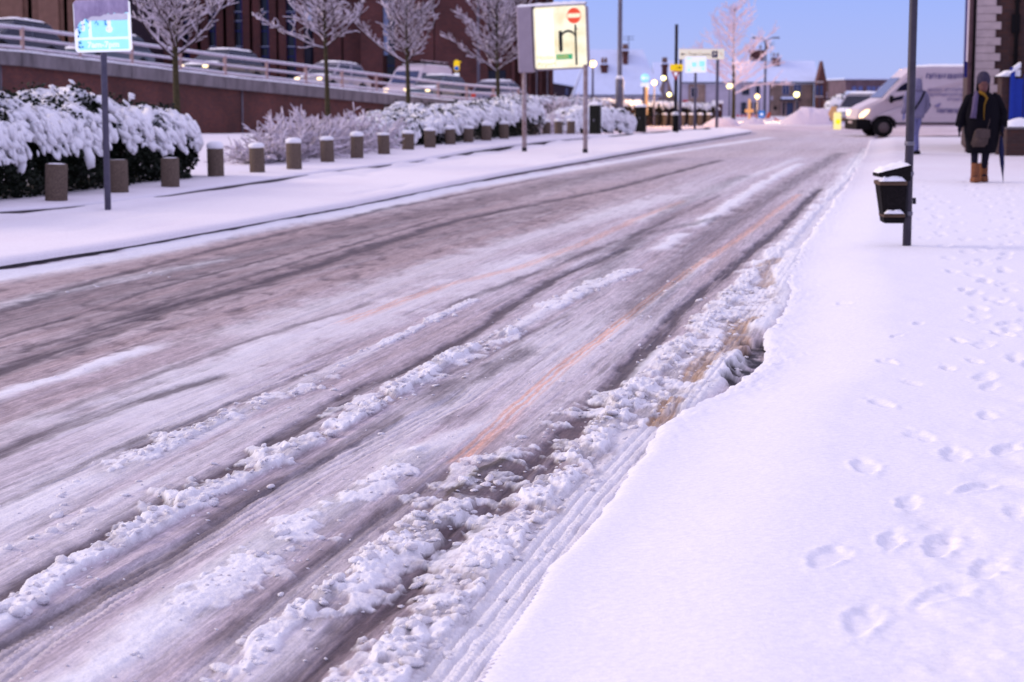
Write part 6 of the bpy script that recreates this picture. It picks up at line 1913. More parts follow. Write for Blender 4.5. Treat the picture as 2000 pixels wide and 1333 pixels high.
# ------------------------------------------------------------------ the big white van
def big_van():
    d = 67.0; k = d / 3650
    p = at(1675, 266, d)
    th = thing('delivery_van', 'large white panel van with blue lettering crossing the junction, headlight lit', 'van', (p.x, d, .0), R(3))
    def X(px): return (px - 1675) * k
    def Z(py): return (265 - py) * k
    W = 2.0
    o = [(1676, 247), (1674, 236), (1675, 226), (1680, 212), (1694, 204), (1723, 191), (1742, 170), (1762, 151), (1778, 136), (1790, 131.5), (1815, 130), (1975, 130), (1980, 134), (1981, 243),
         (1964, 245), (1961, 232), (1951, 225), (1937, 225), (1926, 232), (1922, 245), (1750, 245), (1746, 236), (1737, 229), (1725, 227), (1712, 229), (1704, 236), (1701, 247)]
    bm = bmesh.new(); vs = [bm.verts.new((X(x), 0, Z(y))) for x, y in o]; f = bm.faces.new(vs)
    g = bmesh.ops.extrude_face_region(bm, geom=[f])
    for v in g['geom']:
        if isinstance(v, bmesh.types.BMVert): v.co.y = W
    for v in bm.verts:
        t = max(0, v.co.z - 1.1); v.co.y += (.10 * t) * (1 if v.co.y < 1 else -1)
        nose = max(0, .9 - v.co.x)
        v.co.y += nose * .16 * (1 if v.co.y < 1 else -1)
    bmesh.ops.recalc_face_normals(bm, faces=bm.faces[:])
    es = [e for e in bm.edges if len(e.link_faces) == 2 and abs(e.verts[0].co.y - e.verts[1].co.y) < .35]
    bmesh.ops.bevel(bm, geom=es, offset=.07, segments=3, affect='EDGES')
    b = MB(); b.bm(bm); b.build('body', M['white_paint'], th)
    # glass
    def side_y(z): return .10 * max(0, z - 1.1) - .012
    def panel(name, pts, m, off=0.0, par=None):
        v = [(X(x), side_y(Z(y)) - off, Z(y)) for x, y in pts]; v2 = [(a, y + .03, c) for a, y, c in v]; n = len(v)
        b = MB(); b.add(v + v2, [tuple(range(n)), tuple(range(2 * n - 1, n - 1, -1))] + [(i, (i + 1) % n, (i + 1) % n + n, i + n) for i in range(n)])
        return b.build(name, m, par or th, fix=True)
    panel('side_window', [(1736, 198), (1738, 190), (1757, 168), (1768, 161), (1775, 161), (1775, 191)], M['glass_dark'])
    b = MB(); b.add([(X(1724) - .03, .18, Z(190)), (X(1724) - .03, W - .18, Z(190)), (X(1761) - .03, W - .3, Z(151)), (X(1761) - .03, .3, Z(151))], [(0, 1, 2, 3)]); b.build('windscreen', M['glass_blue'], th)
    panel('door_seam', [(1776, 158), (1776.8, 158), (1776.8, 240), (1776, 240)], M['metal_grey'])
    panel('door_seam', [(1799, 150), (1799.8, 150), (1799.8, 240), (1799, 240)], M['metal_grey'])
    b = MB(); b.rbox(X(1735), -.20, Z(200), X(1741), -.02, Z(186), .03); b.build('wing_mirror', M['black'], th)
    # dark lower trim and bumper
    b = MB(); b.rbox(X(1673), .06, Z(252), X(1702), W - .06, Z(231), .05); b.build('bumper', M['black'], th)
    panel('sill_strip', [(1749, 241), (1749, 238), (1924, 238), (1924, 241)], M['black'], .02)
    panel('arch_trim', [(1702, 248), (1704, 235), (1713, 227), (1725, 224.5), (1738, 227), (1747, 235), (1750, 248), (1745, 248), (1742, 238), (1735, 231), (1725, 229), (1714, 231), (1707, 238), (1705, 248)], M['black'], .02)
    for px in (1726, 1944):
        for y in (.13, W - .13):
            b = MB(); b.tube([(X(px), y - .12, .32), (X(px), y + .12, .32)], .335, 24); w_ = b.build('tyre', M['tyre'], th)
            yy = y - .125 if y < 1 else y + .125
            b = MB(); b.tube([(X(px), yy - .006, .32), (X(px), yy + .006, .32)], .19, 16); b.build('hub', M['hub'], w_)
    panel('headlight', [(1677.5, 229), (1679, 222), (1689, 214), (1698, 212), (1696, 219), (1686, 228)], M['headlight'], -.05)
    b = MB(); b.rbox(X(1675.5), W - .6, Z(228), X(1686), W - .14, Z(215), .02); b.build('headlight', M['headlight'], th)
    b = MB(); b.rbox(X(1672), .7, Z(240), X(1673.2), 1.3, Z(235), .003); b.build('number_plate', M['cream'], th)
    # snow on the roof
    bm = bmesh.new(); bmesh.ops.create_grid(bm, x_segments=30, y_segments=8, size=1)
    for v in bm.verts:
        e = 1 - max(abs(v.co.x), abs(v.co.y)) ** 6
        v.co = Vector(((X(1793) + X(1976)) / 2 + v.co.x * (X(1976) - X(1793)) / 2, W / 2 + v.co.y * (W / 2 - .2), Z(130) - .01 + .10 * e * rnd.uniform(.8, 1.1)))
    b = MB(); b.bm(bm, smooth=True); b.build('snow_cover', M['snow'], th)
    # blue lettering, slanted script too small and soft to read
    M['van_ink'] = mat('van_lettering_blue', (0.07, 0.06, 0.22), .5)
    M['van_ink2'] = mat('van_lettering_grey_blue', (0.24, 0.20, 0.36), .5)
    q = random.Random(11)
    def script(x0, x1, yc, h, m, w_):
        b = MB(); x = x0
        yy = lambda y: side_y(Z(y)) - .012
        while x < x1:
            s_ = h * .25; kind = q.random()
            cw = w_ * q.uniform(.8, 1.3); top = yc - h / 2; bot = yc + h / 2
            for (xa, ya, xb, yb) in ([(x + s_, top, x, bot)] if kind < .3 else [(x + s_, top, x, bot), (x + s_, top, x + cw, top + .1 * h)] if kind < .6 else [(x, bot, x + cw * .8, bot), (x + s_ * .5, yc, x + cw, yc), (x + s_, top, x, bot)]):
                t = h * .11
                if abs(xb - xa) > abs(yb - ya): pts = [(xa, ya - t), (xb, yb - t), (xb, yb + t), (xa, ya + t)]
                else: pts = [(xa - t, ya), (xa + t, ya), (xb + t, yb), (xb - t, yb)]
                v = [(X(a), yy(c), Z(c)) for a, c in pts]; v2 = [(a, y_ + .008, c) for a, y_, c in v]
                b.add(v + v2, [(0, 1, 2, 3), (7, 6, 5, 4), (0, 4, 5, 1), (1, 5, 6, 2), (2, 6, 7, 3), (3, 7, 4, 0)])
            x += cw + w_ * .35
        b.build('lettering', m, th, fix=True)
    script(1808, 1960, 148, 9, M['van_ink'], 4.2)
    script(1812, 1838, 174.5, 5, M['van_ink2'], 2.6); script(1845, 1960, 174.5, 5, M['van_ink2'], 2.6)
    script(1808, 1955, 184, 5, M['van_ink2'], 2.6); script(1850, 1950, 193, 4.5, M['van_ink2'], 2.4)
    script(1830, 1930, 214.5, 7.5, M['van_ink'], 3.6)
    panel('bird_motif', [(1824, 206), (1830, 203), (1835, 200), (1837, 203), (1833, 206), (1834, 209), (1829, 208)], M['van_ink2'], .006)
big_van()

def junction_car():
    th = car_proto('junction_car', 'snowy pale car nose-on behind the delivery van, one amber lamp lit', M['paint_silver'], L=4.2, H=1.55, W=1.78)
    p = at(1680, 250, 84); th.location = (p.x + .45, 86, .0); th.rotation_euler = (0, 0, R(58)); th.scale = (.92, .92, .98)
    for ch in th.children:
        if ch.name.startswith('headlight'): ch.data.materials.clear(); ch.data.materials.append(M['headlight'])
junction_car()

# ------------------------------------------------------------------ lamps
def lamp_post(label, px, py, d, r, mm, zbase=-.5, rad=.05, head='globe', energy=0, arm=0):
    p = at(px, py, d)
    th = thing('street_lamp', label, 'street lamp', (p.x + arm, d, zbase))
    H = p.z - zbase
    b = MB(); b.tube([(0, 0, 0), (0, 0, H - .12)], [rad * 1.4, rad * .8], 8); b.build('pole', M['pole_grey'], th)
    if arm:
        b = MB(); b.tube([(0, 0, H - .12), (-arm * .4, 0, H + .05), (-arm, 0, H + .02)], rad * .6, 6); b.build('arm', M['pole_grey'], th)
    b = MB(); b.lathe([(r * .25, -r * .9), (r * .8, -r * .5), (r, 0), (r * .75, r * .6), (r * .2, r * .95)], c=(-arm, 0, H), n=14); l = b.build('lamp', M[mm], th)
    b = MB(); b.lathe([(r * .5, r * .8), (r * .35, r * 1.1), (r * .1, r * 1.2)], c=(-arm, 0, H), n=12); b.build('hood', M['metal_grey'], th)
    if energy:
        ld = bpy.data.lights.new('lamp_light', 'POINT'); ld.energy = energy; ld.color = (1, .60, .28); ld.shadow_soft_size = .25
        lo = bpy.data.objects.new('lamp_light', ld); COL.objects.link(lo); lo.parent = th; lo.location = (-arm, -.9, H + r)
    return th
M['lamp_warm'].node_tree.nodes['Principled BSDF'].inputs['Emission Strength'].default_value = 4.5
lamp_post('large orange lamp glowing between the round arrow sign and gabled house', 1278, 162, 87, .13, 'lamp_warm', zbase=-.1, rad=.04, energy=420)
lamp_post('small yellow lamp glowing high against the brick gable', 1296, 153, 150, .20, 'lamp_yellow')
lamp_post('small yellow lamp glowing low at the foot of the brick gable', 1307, 185, 140, .17, 'lamp_yellow')
lamp_post('yellow lamp glowing beside the trunk of the frosted tree', 1425, 168, 130, .21, 'lamp_yellow')
lamp_post('orange lamp glowing above the windows of the pale terrace house', 1479, 189, 100, .14, 'lamp_warm', zbase=-.2, rad=.04, energy=420)
lamp_post('yellow lamp glowing on the front of the brown brick house', 1556, 185, 150, .24, 'lamp_yellow')
lamp_post('orange lamp shining just over the nose of the delivery van', 1759, 143, 110, .20, 'lamp_warm', energy=1500)
lamp_post('white lamp on a slim post beside the edge of the lit direction sign', 1158, 125, 100, .20, 'lamp_warm', rad=.06)
lamp_post('orange lamp on a post behind the ramp railing by the first tree', 428, 100, 104, .17, 'lamp_warm', zbase=0, arm=-.25)
lamp_post('dim lamp post rising behind the ramp near the van with roof rack', 935, 92, 100, .06, 'metal_grey', zbase=0)

def lamp_column():
    d = 84; p = at(1210, 192, d); k = d / 3650
    th = thing('lamp_column', 'thick tall lamp column with swollen snow-topped base behind the boundary wall', 'lamp column', (p.x, d, -.3))
    z = lambda py: at(1210, py, d).z + .3
    b = MB(); b.lathe([(8 * k, 0), (8 * k, z(156)), (6.5 * k, z(153)), (4.6 * k, z(151)), (4.4 * k, z(60)), (3.9 * k, z(-60)), (3.2 * k, z(-260))], n=14); b.build('shaft', M['metal_grey'], th)
    b = MB(); b.lathe([(8.2 * k, z(155)), (6.8 * k, z(151)), (4.7 * k, z(148))], n=14); b.build('snow_collar', M['snow'], th)
    b = MB(); b.tube([(0, 0, z(-258)), (-.4, -.5, z(-285)), (-1.3, -1.2, z(-290))], .06, 8); b.build('arm', M['metal_grey'], th)
    b = MB(); b.rbox(-2.0, -1.7, z(-290) - .1, -1.2, -1.1, z(-290) + .08, .04); b.build('lamp_head', M['metal_grey'], th)
lamp_column()
def twin_lamp():
    d = 150; k = d / 3650; p = at(1493, 235, d)
    th = thing('twin_lamp', 'tall slim twin-armed lamp column, unlit, rising in front of the terrace', 'street lamp', (p.x, d, -1.0))
    z = lambda py: at(1493, py, d).z + 1.0
    b = MB(); b.tube([(0, 0, 0), (0, 0, z(80))], [.14, .07], 8); b.build('pole', M['pole_grey'], th)
    for s_ in (-1, 1):
        b = MB(); b.tube([(0, 0, z(81)), (s_ * 7 * k, 0, z(76)), (s_ * 14 * k, 0, z(74))], .045, 6); b.build('arm', M['pole_grey'], th)
        b = MB(); b.rbox(s_ * 20 * k - 6.5 * k, -.2, z(76), s_ * 20 * k + 6.5 * k, .2, z(72.5), .05); b.build('lamp_head', M['metal_grey'], th)
twin_lamp()
def ramp_sign():
    d = 94; k = d / 3650; p = at(892, 150, d)
    th = thing('ramp_sign', 'small yellow and blue round sign above a white plate behind the van', 'sign', (p.x, d, 0))
    z = lambda py: at(892, py, d).z
    post(th, (0, .1), 0, z(116), 2.0 * k)
    plate(11 * k, 22 * k, 5 * k, -.03, -.01, 'yellow_plate', M['sign_yellow'], th, (0, 0, z(129)))
    b = MB(); b.tube([(0, -.05, z(134)), (0, -.032, z(134))], 4.6 * k, 16); b.build('blue_disc', M['sign_blue_spot'], th)
    plate(10 * k, 7 * k, .02, -.03, -.01, 'white_plate', M['sign_white'], th, (0, 0, z(147)))
    b = MB(); b.rbox(0, -.04, z(122.5), 9 * k, -.02, z(120.5), .004); b.build('finger', M['sign_yellow'], th)
ramp_sign()

# ------------------------------------------------------------------ junction furniture
def keep_left_bollard():
    d = 80; k = d / 3650; p = at(1635, 255, d)
    th = thing('lit_traffic_bollard', 'lit yellow traffic bollard standing beside the snow heap at the junction', 'bollard', (p.x, d, .0))
    M['bol_face'] = glow('lit_pale_yellow', (1.0, .84, .36), .95); M['bol_yellow'] = glow('lit_strong_yellow', (1.0, .80, .0), 1.0)
    h = 33 * k
    b = MB(); b.rbox(-7 * k, -.12, 0, 7 * k, .12, h, .05); b.build('shell', M['bol_face'], th)
    b = MB(); b.tube([(0.5 * k, -.135, h * .46), (0.5 * k, -.122, h * .46)], 5 * k, 16); b.build('disc', M['bol_yellow'], th)
    M['bol_amber'] = mat('amber_plastic', (.85, .50, .20), .5)
    o = thing('arrow_board', 'pale orange chevron board just behind the lit traffic bollard', 'sign', (at(1628, 240, 83).x, 83, 0))
    b = MB(); b.prism([(-11 * k, .62), (-4 * k, .95), (6 * k, .95), (6 * k, .32), (-4 * k, .32)], 0, .05); b.build('board', M['bol_amber'], o, fix=True)
    b = MB(); b.tube([(0, .02, -.1), (0, .02, .35)], .03, 6); b.build('post', M['pole_grey'], o)
keep_left_bollard()
def amber_board(px, y0, y1, w_, d, label):
    k = d / 3650; p = at(px, y1, d)
    th = thing('road_sign', label, 'sign', (p.x, d, p.z))
    h = (y1 - y0) * k
    b = MB(); b.prism([(-w_ * k * .5, 0), (w_ * k * .36, 0), (w_ * k * .5, h), (-w_ * k * .36, h)], 0, .05); b.build('board', M['bol_face'], th, fix=True)
    for s_ in (-1, 1):
        b = MB(); b.tube([(s_ * .2, .04, -.5), (s_ * .2, .04, .1)], .02, 5); b.build('leg', M['pole_grey'], th)
amber_board(1540, 230, 241, 15, 100, 'pale yellow lit board leaning at the foot of the brown house')
def barriers():
    d = 118; k = d / 3650
    for (a, c, lab) in ((1436, 1462, 'red and white slatted barrier before the pale terrace house, amber post at its end'), (1464, 1486, 'red and white slatted barrier between the amber post and small blue sign')):
        p = at((a + c) / 2, 239, d); th = thing('road_barrier', lab, 'barrier', (p.x, d, p.z)); W = (c - a) * k; n = 7
        for z in (.12, .36): b = MB(); b.box(-W/2, 0, z, W/2, .03, z + .05); b.build('rail', M['sign_red'], th)
        for i in range(n):
            x = -W/2 + W * i / n; b = MB(); b.box(x + .01, -.02, .0, x + W/n * .55, -.002, .48); b.build('slat', M['sign_red' if i % 2 else 'render_pale'], th)
    p = at(1494, 240, 112); th = thing('orange_barrier', 'orange plastic barrier beside the small blue sign', 'barrier', (p.x, 112, p.z))
    M['orange'] = mat('orange_plastic', (.45, .10, .05), .5)
    b = MB(); b.prism([(-.18, 0), (.28, 0), (.34, .62), (.2, .62), (.05, .3), (-.16, .25)], 0, .12); b.build('body', M['orange'], th, fix=True)
    p = at(1523, 243, 104); th = thing('fallen_barrier', 'low orange barrier lying against the snow in front of the porch', 'barrier', (p.x, 104, p.z))
    b = MB(); b.prism([(-.35, .3), (-.3, .36), (.35, .02), (.5, .25), (.56, .22), (.4, -.1)], 0, .1); b.build('body', M['orange'], th, fix=True)
    p = at(1487, 232, 110); th = thing('square_blue_sign', 'small square blue sign with a white mark near the orange barrier', 'sign', (p.x, 110, p.z)); k = 110 / 3650
    b = MB(); b.tube([(0, .03, -.3), (0, .03, .25)], .025, 6); b.build('post', M['pole_grey'], th)
    pl = plate(12 * k, 14 * k, .03, -.02, .0, 'plate', M['sign_blue'], th, (0, 0, 8 * k)); b = MB(); b.tube([(0, -.032, 0), (0, -.022, 0)], 2.6 * k, 10); b.build('white_mark', M['sign_white'], pl)
barriers()

def snow_heap(name, label, c, L, W, H, seed, cat='snow heap', dirt=.0):
    nx, ny = 70, 36; u = np.linspace(-1, 1, nx); v = np.linspace(-1, 1, ny); U, Vv = np.meshgrid(u, v)
    r = np.sqrt((np.abs(U) ** 2.6) + (np.abs(Vv) ** 2.2))
    n = fbm(U * 3 + seed, Vv * 2, 500 + seed, 4) * 2
    Z = H * np.clip(1 - r ** 2.2, -.3, 1) ** 1 * (1 + .25 * n) + n * .04
    Z = np.where(r > 1, -.12, Z)
    col = np.zeros(U.shape + (3,)) + np.array([.72, .62, .68]); col = lerp3(col, (.33, .26, .28), np.clip(fbm(U * 9, Vv * 7, 520 + seed, 3) * 4 - .7, 0, 1) * .7)
    V = np.stack([U * L / 2, Vv * W / 2, Z], -1).reshape(-1, 3)
    o = mesh_np(name, V, grid_faces(ny, nx), M['paving_snow'], colors=col.reshape(-1, 3)); o.location = c
    tag(o, label, cat)
p = at(1590, 258, 92); snow_heap('snow_heap', 'long rounded heap of ploughed snow in front of the brown house', (p.x, 92, .0), 3.4, 2.4, .80, 1)
p = at(1420, 250, 86); snow_heap('snow_bank', 'low snowy bank with a dark underside before the frosted tree', (p.x, 88, .0), 1.8, 1.0, .36, 2, 'snow bank')
p = at(1471, 250, 92); snow_heap('snow_bank', 'small snow hump between the frosted tree and the big snow heap', (p.x, 92, .0), 1.2, 1.0, .30, 3, 'snow bank')
sA, sB = at(1614, 240, 130), at(1650, 240, 130)
snowy_hedge('blue_grey_bush', 'bluish snowy bush between the spired bay and the pale car', 'bush', Vector((sA.x, 128, -.2)), Vector((sB.x, 130, -.2)), 1.4, 1.25, 1.35, .13, 420, 1200, 61, drape=.7, bumpy=.2)

# ================================================================== PEOPLE
def skin_body(name, nodes, edges, material, parent, root, sub=2):
    me = bpy.data.meshes.new(name)
    names = list(nodes); idx = {n: i for i, n in enumerate(names)}
    me.from_pydata([nodes[n][0] for n in names], [(idx[a], idx[b]) for a, b in edges], [])
    o = bpy.data.objects.new(name, me); COL.objects.link(o); o.parent = parent
    o.modifiers.new('Skin', 'SKIN')
    if not me.skin_vertices: me.attributes  # the layer comes with the modifier through bmesh below
    bm = bmesh.new(); bm.from_mesh(me); lay = bm.verts.layers.skin.verify(); bm.verts.ensure_lookup_table()
    for n in names:
        v = bm.verts[idx[n]]; r = nodes[n][1]; v[lay].radius = (r, r) if not hasattr(r, '__len__') else r; v[lay].use_root = (n == root)
    bm.to_mesh(me); bm.free()
    s = o.modifiers.new('Sub', 'SUBSURF'); s.levels = sub; s.render_levels = sub
    me.materials.append(material)
    for f in me.polygons: f.use_smooth = True
    o.modifiers['Skin'].use_smooth_shade = True
    return o

def loft(name, secs, material, parent, n=22, fold=0.0, seed=1):
    """secs: (cx, cy, z, rx, ry) from bottom to top"""
    q = random.Random(seed); vs, fs = [], []
    for i, (cx, cy, z, rx, ry) in enumerate(secs):
        for k in range(n):
            a = 2 * PI * k / n
            f = 1 + fold * math.sin(a * 5 + seed + i * .25) * (1 - i / len(secs)) + q.uniform(-.01, .01)
            vs.append((cx + rx * math.cos(a) * f, cy + ry * math.sin(a) * f, z))
        if i:
            o = (i - 1) * n
            fs += [(o + k, o + (k + 1) % n, o + n + (k + 1) % n, o + n + k) for k in range(n)]
    fs += [tuple(range(n))[::-1], tuple((len(secs) - 1) * n + k for k in range(n))]
    b = MB(); b.add(vs, fs, smooth=True); return b.build(name, material, parent, fix=True)

def arm_chain(pre, sx, sh, el, wr, r=(.058, .045, .034), hand_dir=(0, 0, -1), curl=(.0, -.25, 0)):
    """shoulder, elbow, wrist, palm and five bent fingers"""
    N, E = {}, []
    N[pre + 'sh'] = (sh, r[0]); N[pre + 'el'] = (el, r[1]); N[pre + 'wr'] = (wr, r[2])
    E += [(pre + 'sh', pre + 'el'), (pre + 'el', pre + 'wr')]
    hd = Vector(hand_dir).normalized(); w = Vector(wr); cu = Vector(curl)
    side = hd.cross(Vector((1, 0, 0))).normalized() if abs(hd.x) < .9 else Vector((0, 1, 0))
    palm = w + hd * .06; N[pre + 'palm'] = (tuple(palm), .030); E.append((pre + 'wr', pre + 'palm'))
    for i, (off, ln) in enumerate(((-.028, .058), (-.010, .070), (.010, .066), (.027, .052))):
        a = palm + hd * .028 + side * off; m = a + hd * ln * .55 + cu * .03; t = m + (hd + cu * 1.6).normalized() * ln * .5
        N[pre + 'f%da' % i] = (tuple(a), .011); N[pre + 'f%db' % i] = (tuple(m), .010); N[pre + 'f%dc' % i] = (tuple(t), .008)
        E += [(pre + 'palm', pre + 'f%da' % i), (pre + 'f%da' % i, pre + 'f%db' % i), (pre + 'f%db' % i, pre + 'f%dc' % i)]
    a = w + hd * .03 - side * .032; t = a + (hd * .8 - side * .6).normalized() * .045; t2 = t + (hd + side * .1).normalized() * .03
    N[pre + 't0'] = (tuple(a), .013); N[pre + 't1'] = (tuple(t), .011); N[pre + 't2'] = (tuple(t2), .009)
    E += [(pre + 'wr', pre + 't0'), (pre + 't0', pre + 't1'), (pre + 't1', pre + 't2')]
    return N, E

def face_parts(th, c, skin_m, hair_m=None, yaw=0):
    """head facing -Y at centre c"""
    hd = MB(); V = []
    secs = [(-.115, .030, .034, -.022), (-.10, .050, .055, -.018), (-.07, .062, .075, -.010), (-.03, .070, .088, -.004), (.01, .074, .094, 0), (.05, .074, .093, .002), (.09, .062, .078, .006), (.115, .036, .046, .008), (.125, .008, .012, .008)]
    n = 20; vs, fs = [], []
    for i, (z, rx, ry, oy) in enumerate(secs):
        for k in range(n):
            a = 2 * PI * k / n; x = rx * math.cos(a); y = ry * math.sin(a) + oy
            if y < 0 and -.04 < z < .02 and abs(x) < .02: y -= .014 if z < 0 else .006
            vs.append((c[0] + x, c[1] + y, c[2] + z))
        if i:
            o = (i - 1) * n; fs += [(o + k, o + (k + 1) % n, o + n + (k + 1) % n, o + n + k) for k in range(n)]
    fs += [tuple(range(n))[::-1], tuple((len(secs) - 1) * n + k for k in range(n))]
    hd.add(vs, fs, smooth=True); h = hd.build('head', skin_m, th, fix=True)
    b = MB(); b.add([(c[0] - .012, c[1] - .088, c[2] - .03), (c[0] + .012, c[1] - .088, c[2] - .03), (c[0], c[1] - .114, c[2] - .028), (c[0], c[1] - .092, c[2] + .014)], [(0, 1, 2), (0, 2, 3), (2, 1, 3)], smooth=True); b.build('nose', skin_m, h)
    for s_ in (-1, 1):
        b = MB(); V_, F_ = blob_mesh(.011, 1, 0, 1, (1.3, .5, .7)); b.add([(c[0] + s_ * .028 + v[0], c[1] - .083 + v[1], c[2] + .008 + v[2]) for v in V_], [tuple(f) for f in F_], smooth=True); b.build('eye', M['black'], h)
    b = MB(); V_, F_ = blob_mesh(.02, 1, 0, 1, (1.1, .35, .25)); b.add([(c[0] + v[0], c[1] - .083 + v[1], c[2] - .062 + v[2]) for v in V_], [tuple(f) for f in F_], smooth=True); b.build('mouth', M['lips'], h)
    return h
M['lips'] = mat('lips', (.22, .06, .06), .6)
M['skin'] = mat('shaded_skin', (0.13, 0.055, 0.05), .6, .1, 20)
M['coat'] = mat('black_wool_coat', (0.005, 0.004, 0.007), .95, .3, 40, .3, 80, spec=.1)
M['trouser'] = mat('black_trousers', (0.012, 0.010, 0.020), .9, .2, 30, spec=.1)
M['suede'] = mat('tan_suede_boots', (0.20, 0.078, 0.038), .9, .2, 30)
M['wool_hat'] = mat('grey_wool_hat', (0.045, 0.036, 0.06), .95, .3, 60, .4)
M['lilac'] = mat('lilac_scarf', (0.10, 0.075, 0.14), .9, .2, 40)
M['mustard'] = mat('mustard_scarf', (0.16, 0.085, 0.010), .9, .2, 40)
M['bag'] = mat('taupe_bag', (0.07, 0.048, 0.044), .8, .2, 20)
M['umbrella'] = mat('navy_umbrella_cloth', (0.008, 0.010, 0.045), .6, .2, 20)
M['denim'] = mat('faded_denim', (0.17, 0.17, 0.33), .9, .2, 30)
M['hoodie'] = mat('grey_blue_hoodie', (0.19, 0.17, 0.26), .95, .15, 25, .3)

def woman():
    p = gp(1914, 356, .11); k = p.y / 3650
    th = thing('person', 'person in long black coat, grey hat and tan boots walking with umbrella', 'person', p, R(-6))
    th.scale = (1.07, 1.07, 1.07)
    N = {'pelvis': ((0, 0, .80), .135), 'waist': ((0, 0, .98), .14), 'chest': ((0, -.01, 1.18), .155), 'neck': ((0, .0, 1.36), .055), 'skull': ((0, -.01, 1.43), .05),
         'hipl': ((-.09, 0, .76), .10), 'kneel': ((-.10, -.03, .44), .062), 'anklel': ((-.085, .02, .10), .045), 'toel': ((-.09, -.12, .045), .04),
         'hipr': ((.09, 0, .76), .10), 'kneer': ((.080, .05, .44), .066), 'ankler': ((.07, .18, .12), .045), 'toer': ((.075, .04, .05), .04)}
    E = [('pelvis', 'waist'), ('waist', 'chest'), ('chest', 'neck'), ('neck', 'skull'), ('pelvis', 'hipl'), ('hipl', 'kneel'), ('kneel', 'anklel'), ('anklel', 'toel'), ('pelvis', 'hipr'), ('hipr', 'kneer'), ('kneer', 'ankler'), ('ankler', 'toer')]
    n1, e1 = arm_chain('l', -1, (-.18, 0, 1.28), (-.29, .02, 1.03), (-.34, -.06, .84), hand_dir=(-.05, -.15, -1))
    n2, e2 = arm_chain('r', 1, (.18, 0, 1.28), (.30, .03, 1.05), (.30, -.07, .84), hand_dir=(.05, -.1, -1), curl=(0, -.5, 0))
    N.update(n1); N.update(n2); E += e1 + e2 + [('chest', 'lsh'), ('chest', 'rsh')]
    skin_body('body', N, E, M['trouser'], th, 'pelvis')
    loft('coat', [(.0, 0, .44, .205, .17), (0, 0, .55, .235, .19), (0, 0, .80, .275, .21), (0, 0, 1.0, .27, .20), (0, 0, 1.18, .245, .18), (0, 0, 1.28, .235, .155), (0, 0, 1.335, .16, .11), (0, 0, 1.37, .09, .085)], M['coat'], th, fold=.05)
    for s_, (sh, el, wr) in ((-1, ((-.19, 0, 1.27), (-.30, .02, 1.03), (-.345, -.05, .86))), (1, ((.19, 0, 1.27), (.315, .03, 1.05), (.31, -.06, .86)))):
        b = MB(); b.tube([Vector(sh) + Vector((-s_ * .06, 0, .03)), sh, Vector(sh).lerp(Vector(el), .5), el, Vector(el).lerp(Vector(wr), .5), wr], [.07, .09, .082, .075, .07, .068], 14); b.build('sleeve', M['coat'], th)
    for x, y in ((-.080, -.02), (.072, .16)):
        b = MB(); b.lathe([(.075, .0), (.078, .03), (.066, .10), (.066, .26), (.072, .29)], c=(x, y, 0), n=16); bt = b.build('boot', M['suede'], th)
        b = MB(); b.rbox(x - .052, y - .19, .0, x + .052, y + .02, .085, .03); b.build('boot_toe', M['suede'], bt)
    face_parts(th, (0, -.03, 1.475), M['skin'])
    b = MB(); b.lathe([(.100, .0), (.108, .03), (.104, .09), (.080, .15), (.045, .18), (.01, .19)], c=(0, -.01, 1.50), n=20, wob=.02); b.build('hat', M['wool_hat'], th)
    loft('hair', [(0, .035, 1.36, .105, .05), (0, .03, 1.44, .105, .07), (0, .02, 1.52, .095, .085)], M['coat'], th)
    b = MB(); b.tube([(-.10, -.06, 1.37), (-.135, -.19, 1.27), (-.15, -.215, 1.10), (-.165, -.22, .98)], [.035, .042, .042, .05], 10); b.build('scarf', M['lilac'], th)
    b = MB(); b.tube([(-.07, -.09, 1.37), (0, -.14, 1.34), (.04, -.17, 1.28), (.0, -.205, 1.18), (-.005, -.215, 1.05), (0, -.215, .95)], [.03, .026, .020, .013, .009, .007], 10); b.build('neck_scarf', M['mustard'], th)
    bg = thing('shoulder_bag', 'taupe soft bag slung across the front of the black coat', 'bag', (p.x - .07, p.y - .23, .11 + .58))
    b = MB(); bm = bmesh.new(); bmesh.ops.create_cube(bm, size=1)
    for v in bm.verts: v.co = Vector((v.co.x * (.24 if v.co.z > 0 else .27) + (.03 if v.co.z > 0 else -.03), v.co.y * .10, v.co.z * .30 + .15))
    bmesh.ops.bevel(bm, geom=bm.edges[:], offset=.035, segments=3, affect='EDGES'); b.bm(bm, smooth=True); b.build('pouch', M['bag'], bg)
    b = MB(); b.rbox(-.10, -.062, .15, .14, -.045, .29, .01); b.build('flap', M['bag'], bg)
    b = MB(); b.tube([(.10, 0, .28), (.16, .03, .5), (.20, .10, .72), (.16, .2, .80)], .011, 6); b.build('strap', M['bag'], bg)
    u = thing('umbrella', 'furled navy umbrella held point down beside the black coat', 'umbrella', (p.x + .31, p.y - .10, .11))
    b = MB(); b.tube([(.045, 0, .02), (.035, 0, .12), (.02, 0, .30), (.0, 0, .52), (-.01, 0, .72), (-.015, 0, .76)], [.006, .012, .035, .045, .026, .016], 12); b.build('canopy', M['umbrella'], u)
    b = MB(); b.tube([(-.015, 0, .75), (-.02, 0, .86), (-.02, 0, .92), (-.04, 0, .945), (-.07, 0, .93)], .010, 8); b.build('handle', M['black'], u)
    b = MB(); b.tube([(.045, 0, .025), (.05, 0, -.02)], .005, 6); b.build('tip', M['metal_grey'], u)
woman()

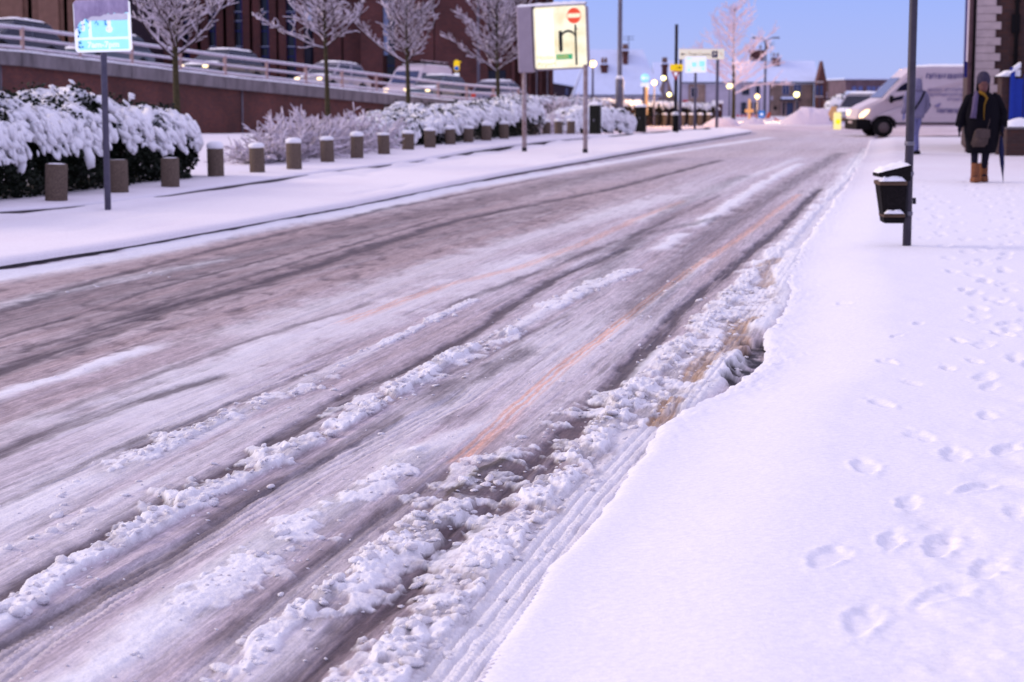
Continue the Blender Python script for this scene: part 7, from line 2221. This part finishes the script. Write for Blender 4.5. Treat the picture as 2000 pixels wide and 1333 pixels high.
def man():
    p = gp(1786, 303, .09)
    th = thing('person', 'person in grey hooded top and pale jeans walking behind the dark pole', 'person', p, R(200))
    th.scale = (1.04, 1.04, 1.02)
    N = {'pelvis': ((0, 0, .93), .13), 'waist': ((0, 0, 1.10), .13), 'chest': ((0, 0, 1.34), .155), 'neck': ((0, .0, 1.53), .055), 'skull': ((0, -.01, 1.60), .05),
         'hipl': ((-.09, 0, .89), .095), 'kneel': ((-.09, -.10, .50), .062), 'anklel': ((-.09, -.02, .10), .045), 'toel': ((-.09, -.17, .045), .042),
         'hipr': ((.09, 0, .89), .095), 'kneer': ((.09, .04, .50), .062), 'ankler': ((.09, .18, .12), .045), 'toer': ((.09, .06, .045), .042)}
    E = [('pelvis', 'waist'), ('waist', 'chest'), ('chest', 'neck'), ('neck', 'skull'), ('pelvis', 'hipl'), ('hipl', 'kneel'), ('kneel', 'anklel'), ('anklel', 'toel'), ('pelvis', 'hipr'), ('hipr', 'kneer'), ('kneer', 'ankler'), ('ankler', 'toer')]
    n1, e1 = arm_chain('l', -1, (-.19, 0, 1.44), (-.29, .03, 1.16), (-.26, -.12, .97), hand_dir=(.1, -.4, -1))
    n2, e2 = arm_chain('r', 1, (.19, 0, 1.44), (.29, .05, 1.16), (.26, -.08, .95), hand_dir=(-.1, -.3, -1))
    N.update(n1); N.update(n2); E += e1 + e2 + [('chest', 'lsh'), ('chest', 'rsh')]
    skin_body('body', N, E, M['denim'], th, 'pelvis')
    loft('hooded_top', [(0, 0, .86, .20, .16), (0, 0, .92, .215, .175), (0, 0, 1.10, .225, .18), (0, 0, 1.32, .245, .18), (0, 0, 1.44, .225, .15), (0, 0, 1.50, .14, .11)], M['hoodie'], th, fold=.03, seed=3)
    for s_ in (-1, 1):
        b = MB(); b.tube([(s_ * .12, 0, 1.46), (s_ * .20, 0, 1.42), (s_ * .27, .02, 1.28), (s_ * .30, .04, 1.15), (s_ * .28, -.05, 1.04), (s_ * .265, -.10, .98)], [.07, .088, .08, .075, .068, .06], 14); b.build('sleeve', M['hoodie'], th)
    face_parts(th, (0, -.03, 1.64), M['skin'])
    loft('hood', [(0, .03, 1.47, .13, .11), (0, .03, 1.56, .125, .115), (0, .03, 1.66, .118, .12), (0, .03, 1.74, .095, .10), (0, .03, 1.785, .045, .05)], M['hoodie'], th, seed=5)
    b = MB(); b.tube([(-.14, .13, 1.47), (-.02, .20, 1.30), (.12, .20, 1.10), (.2, .13, .98)], .022, 8); b.build('strap', M['black'], th)
    for x, y in ((-.09, -.02), (.09, .18)):
        b = MB(); b.rbox(x - .05, y - .20, 0, x + .05, y + .07, .10, .03); b.build('shoe', M['black'], th)
man()
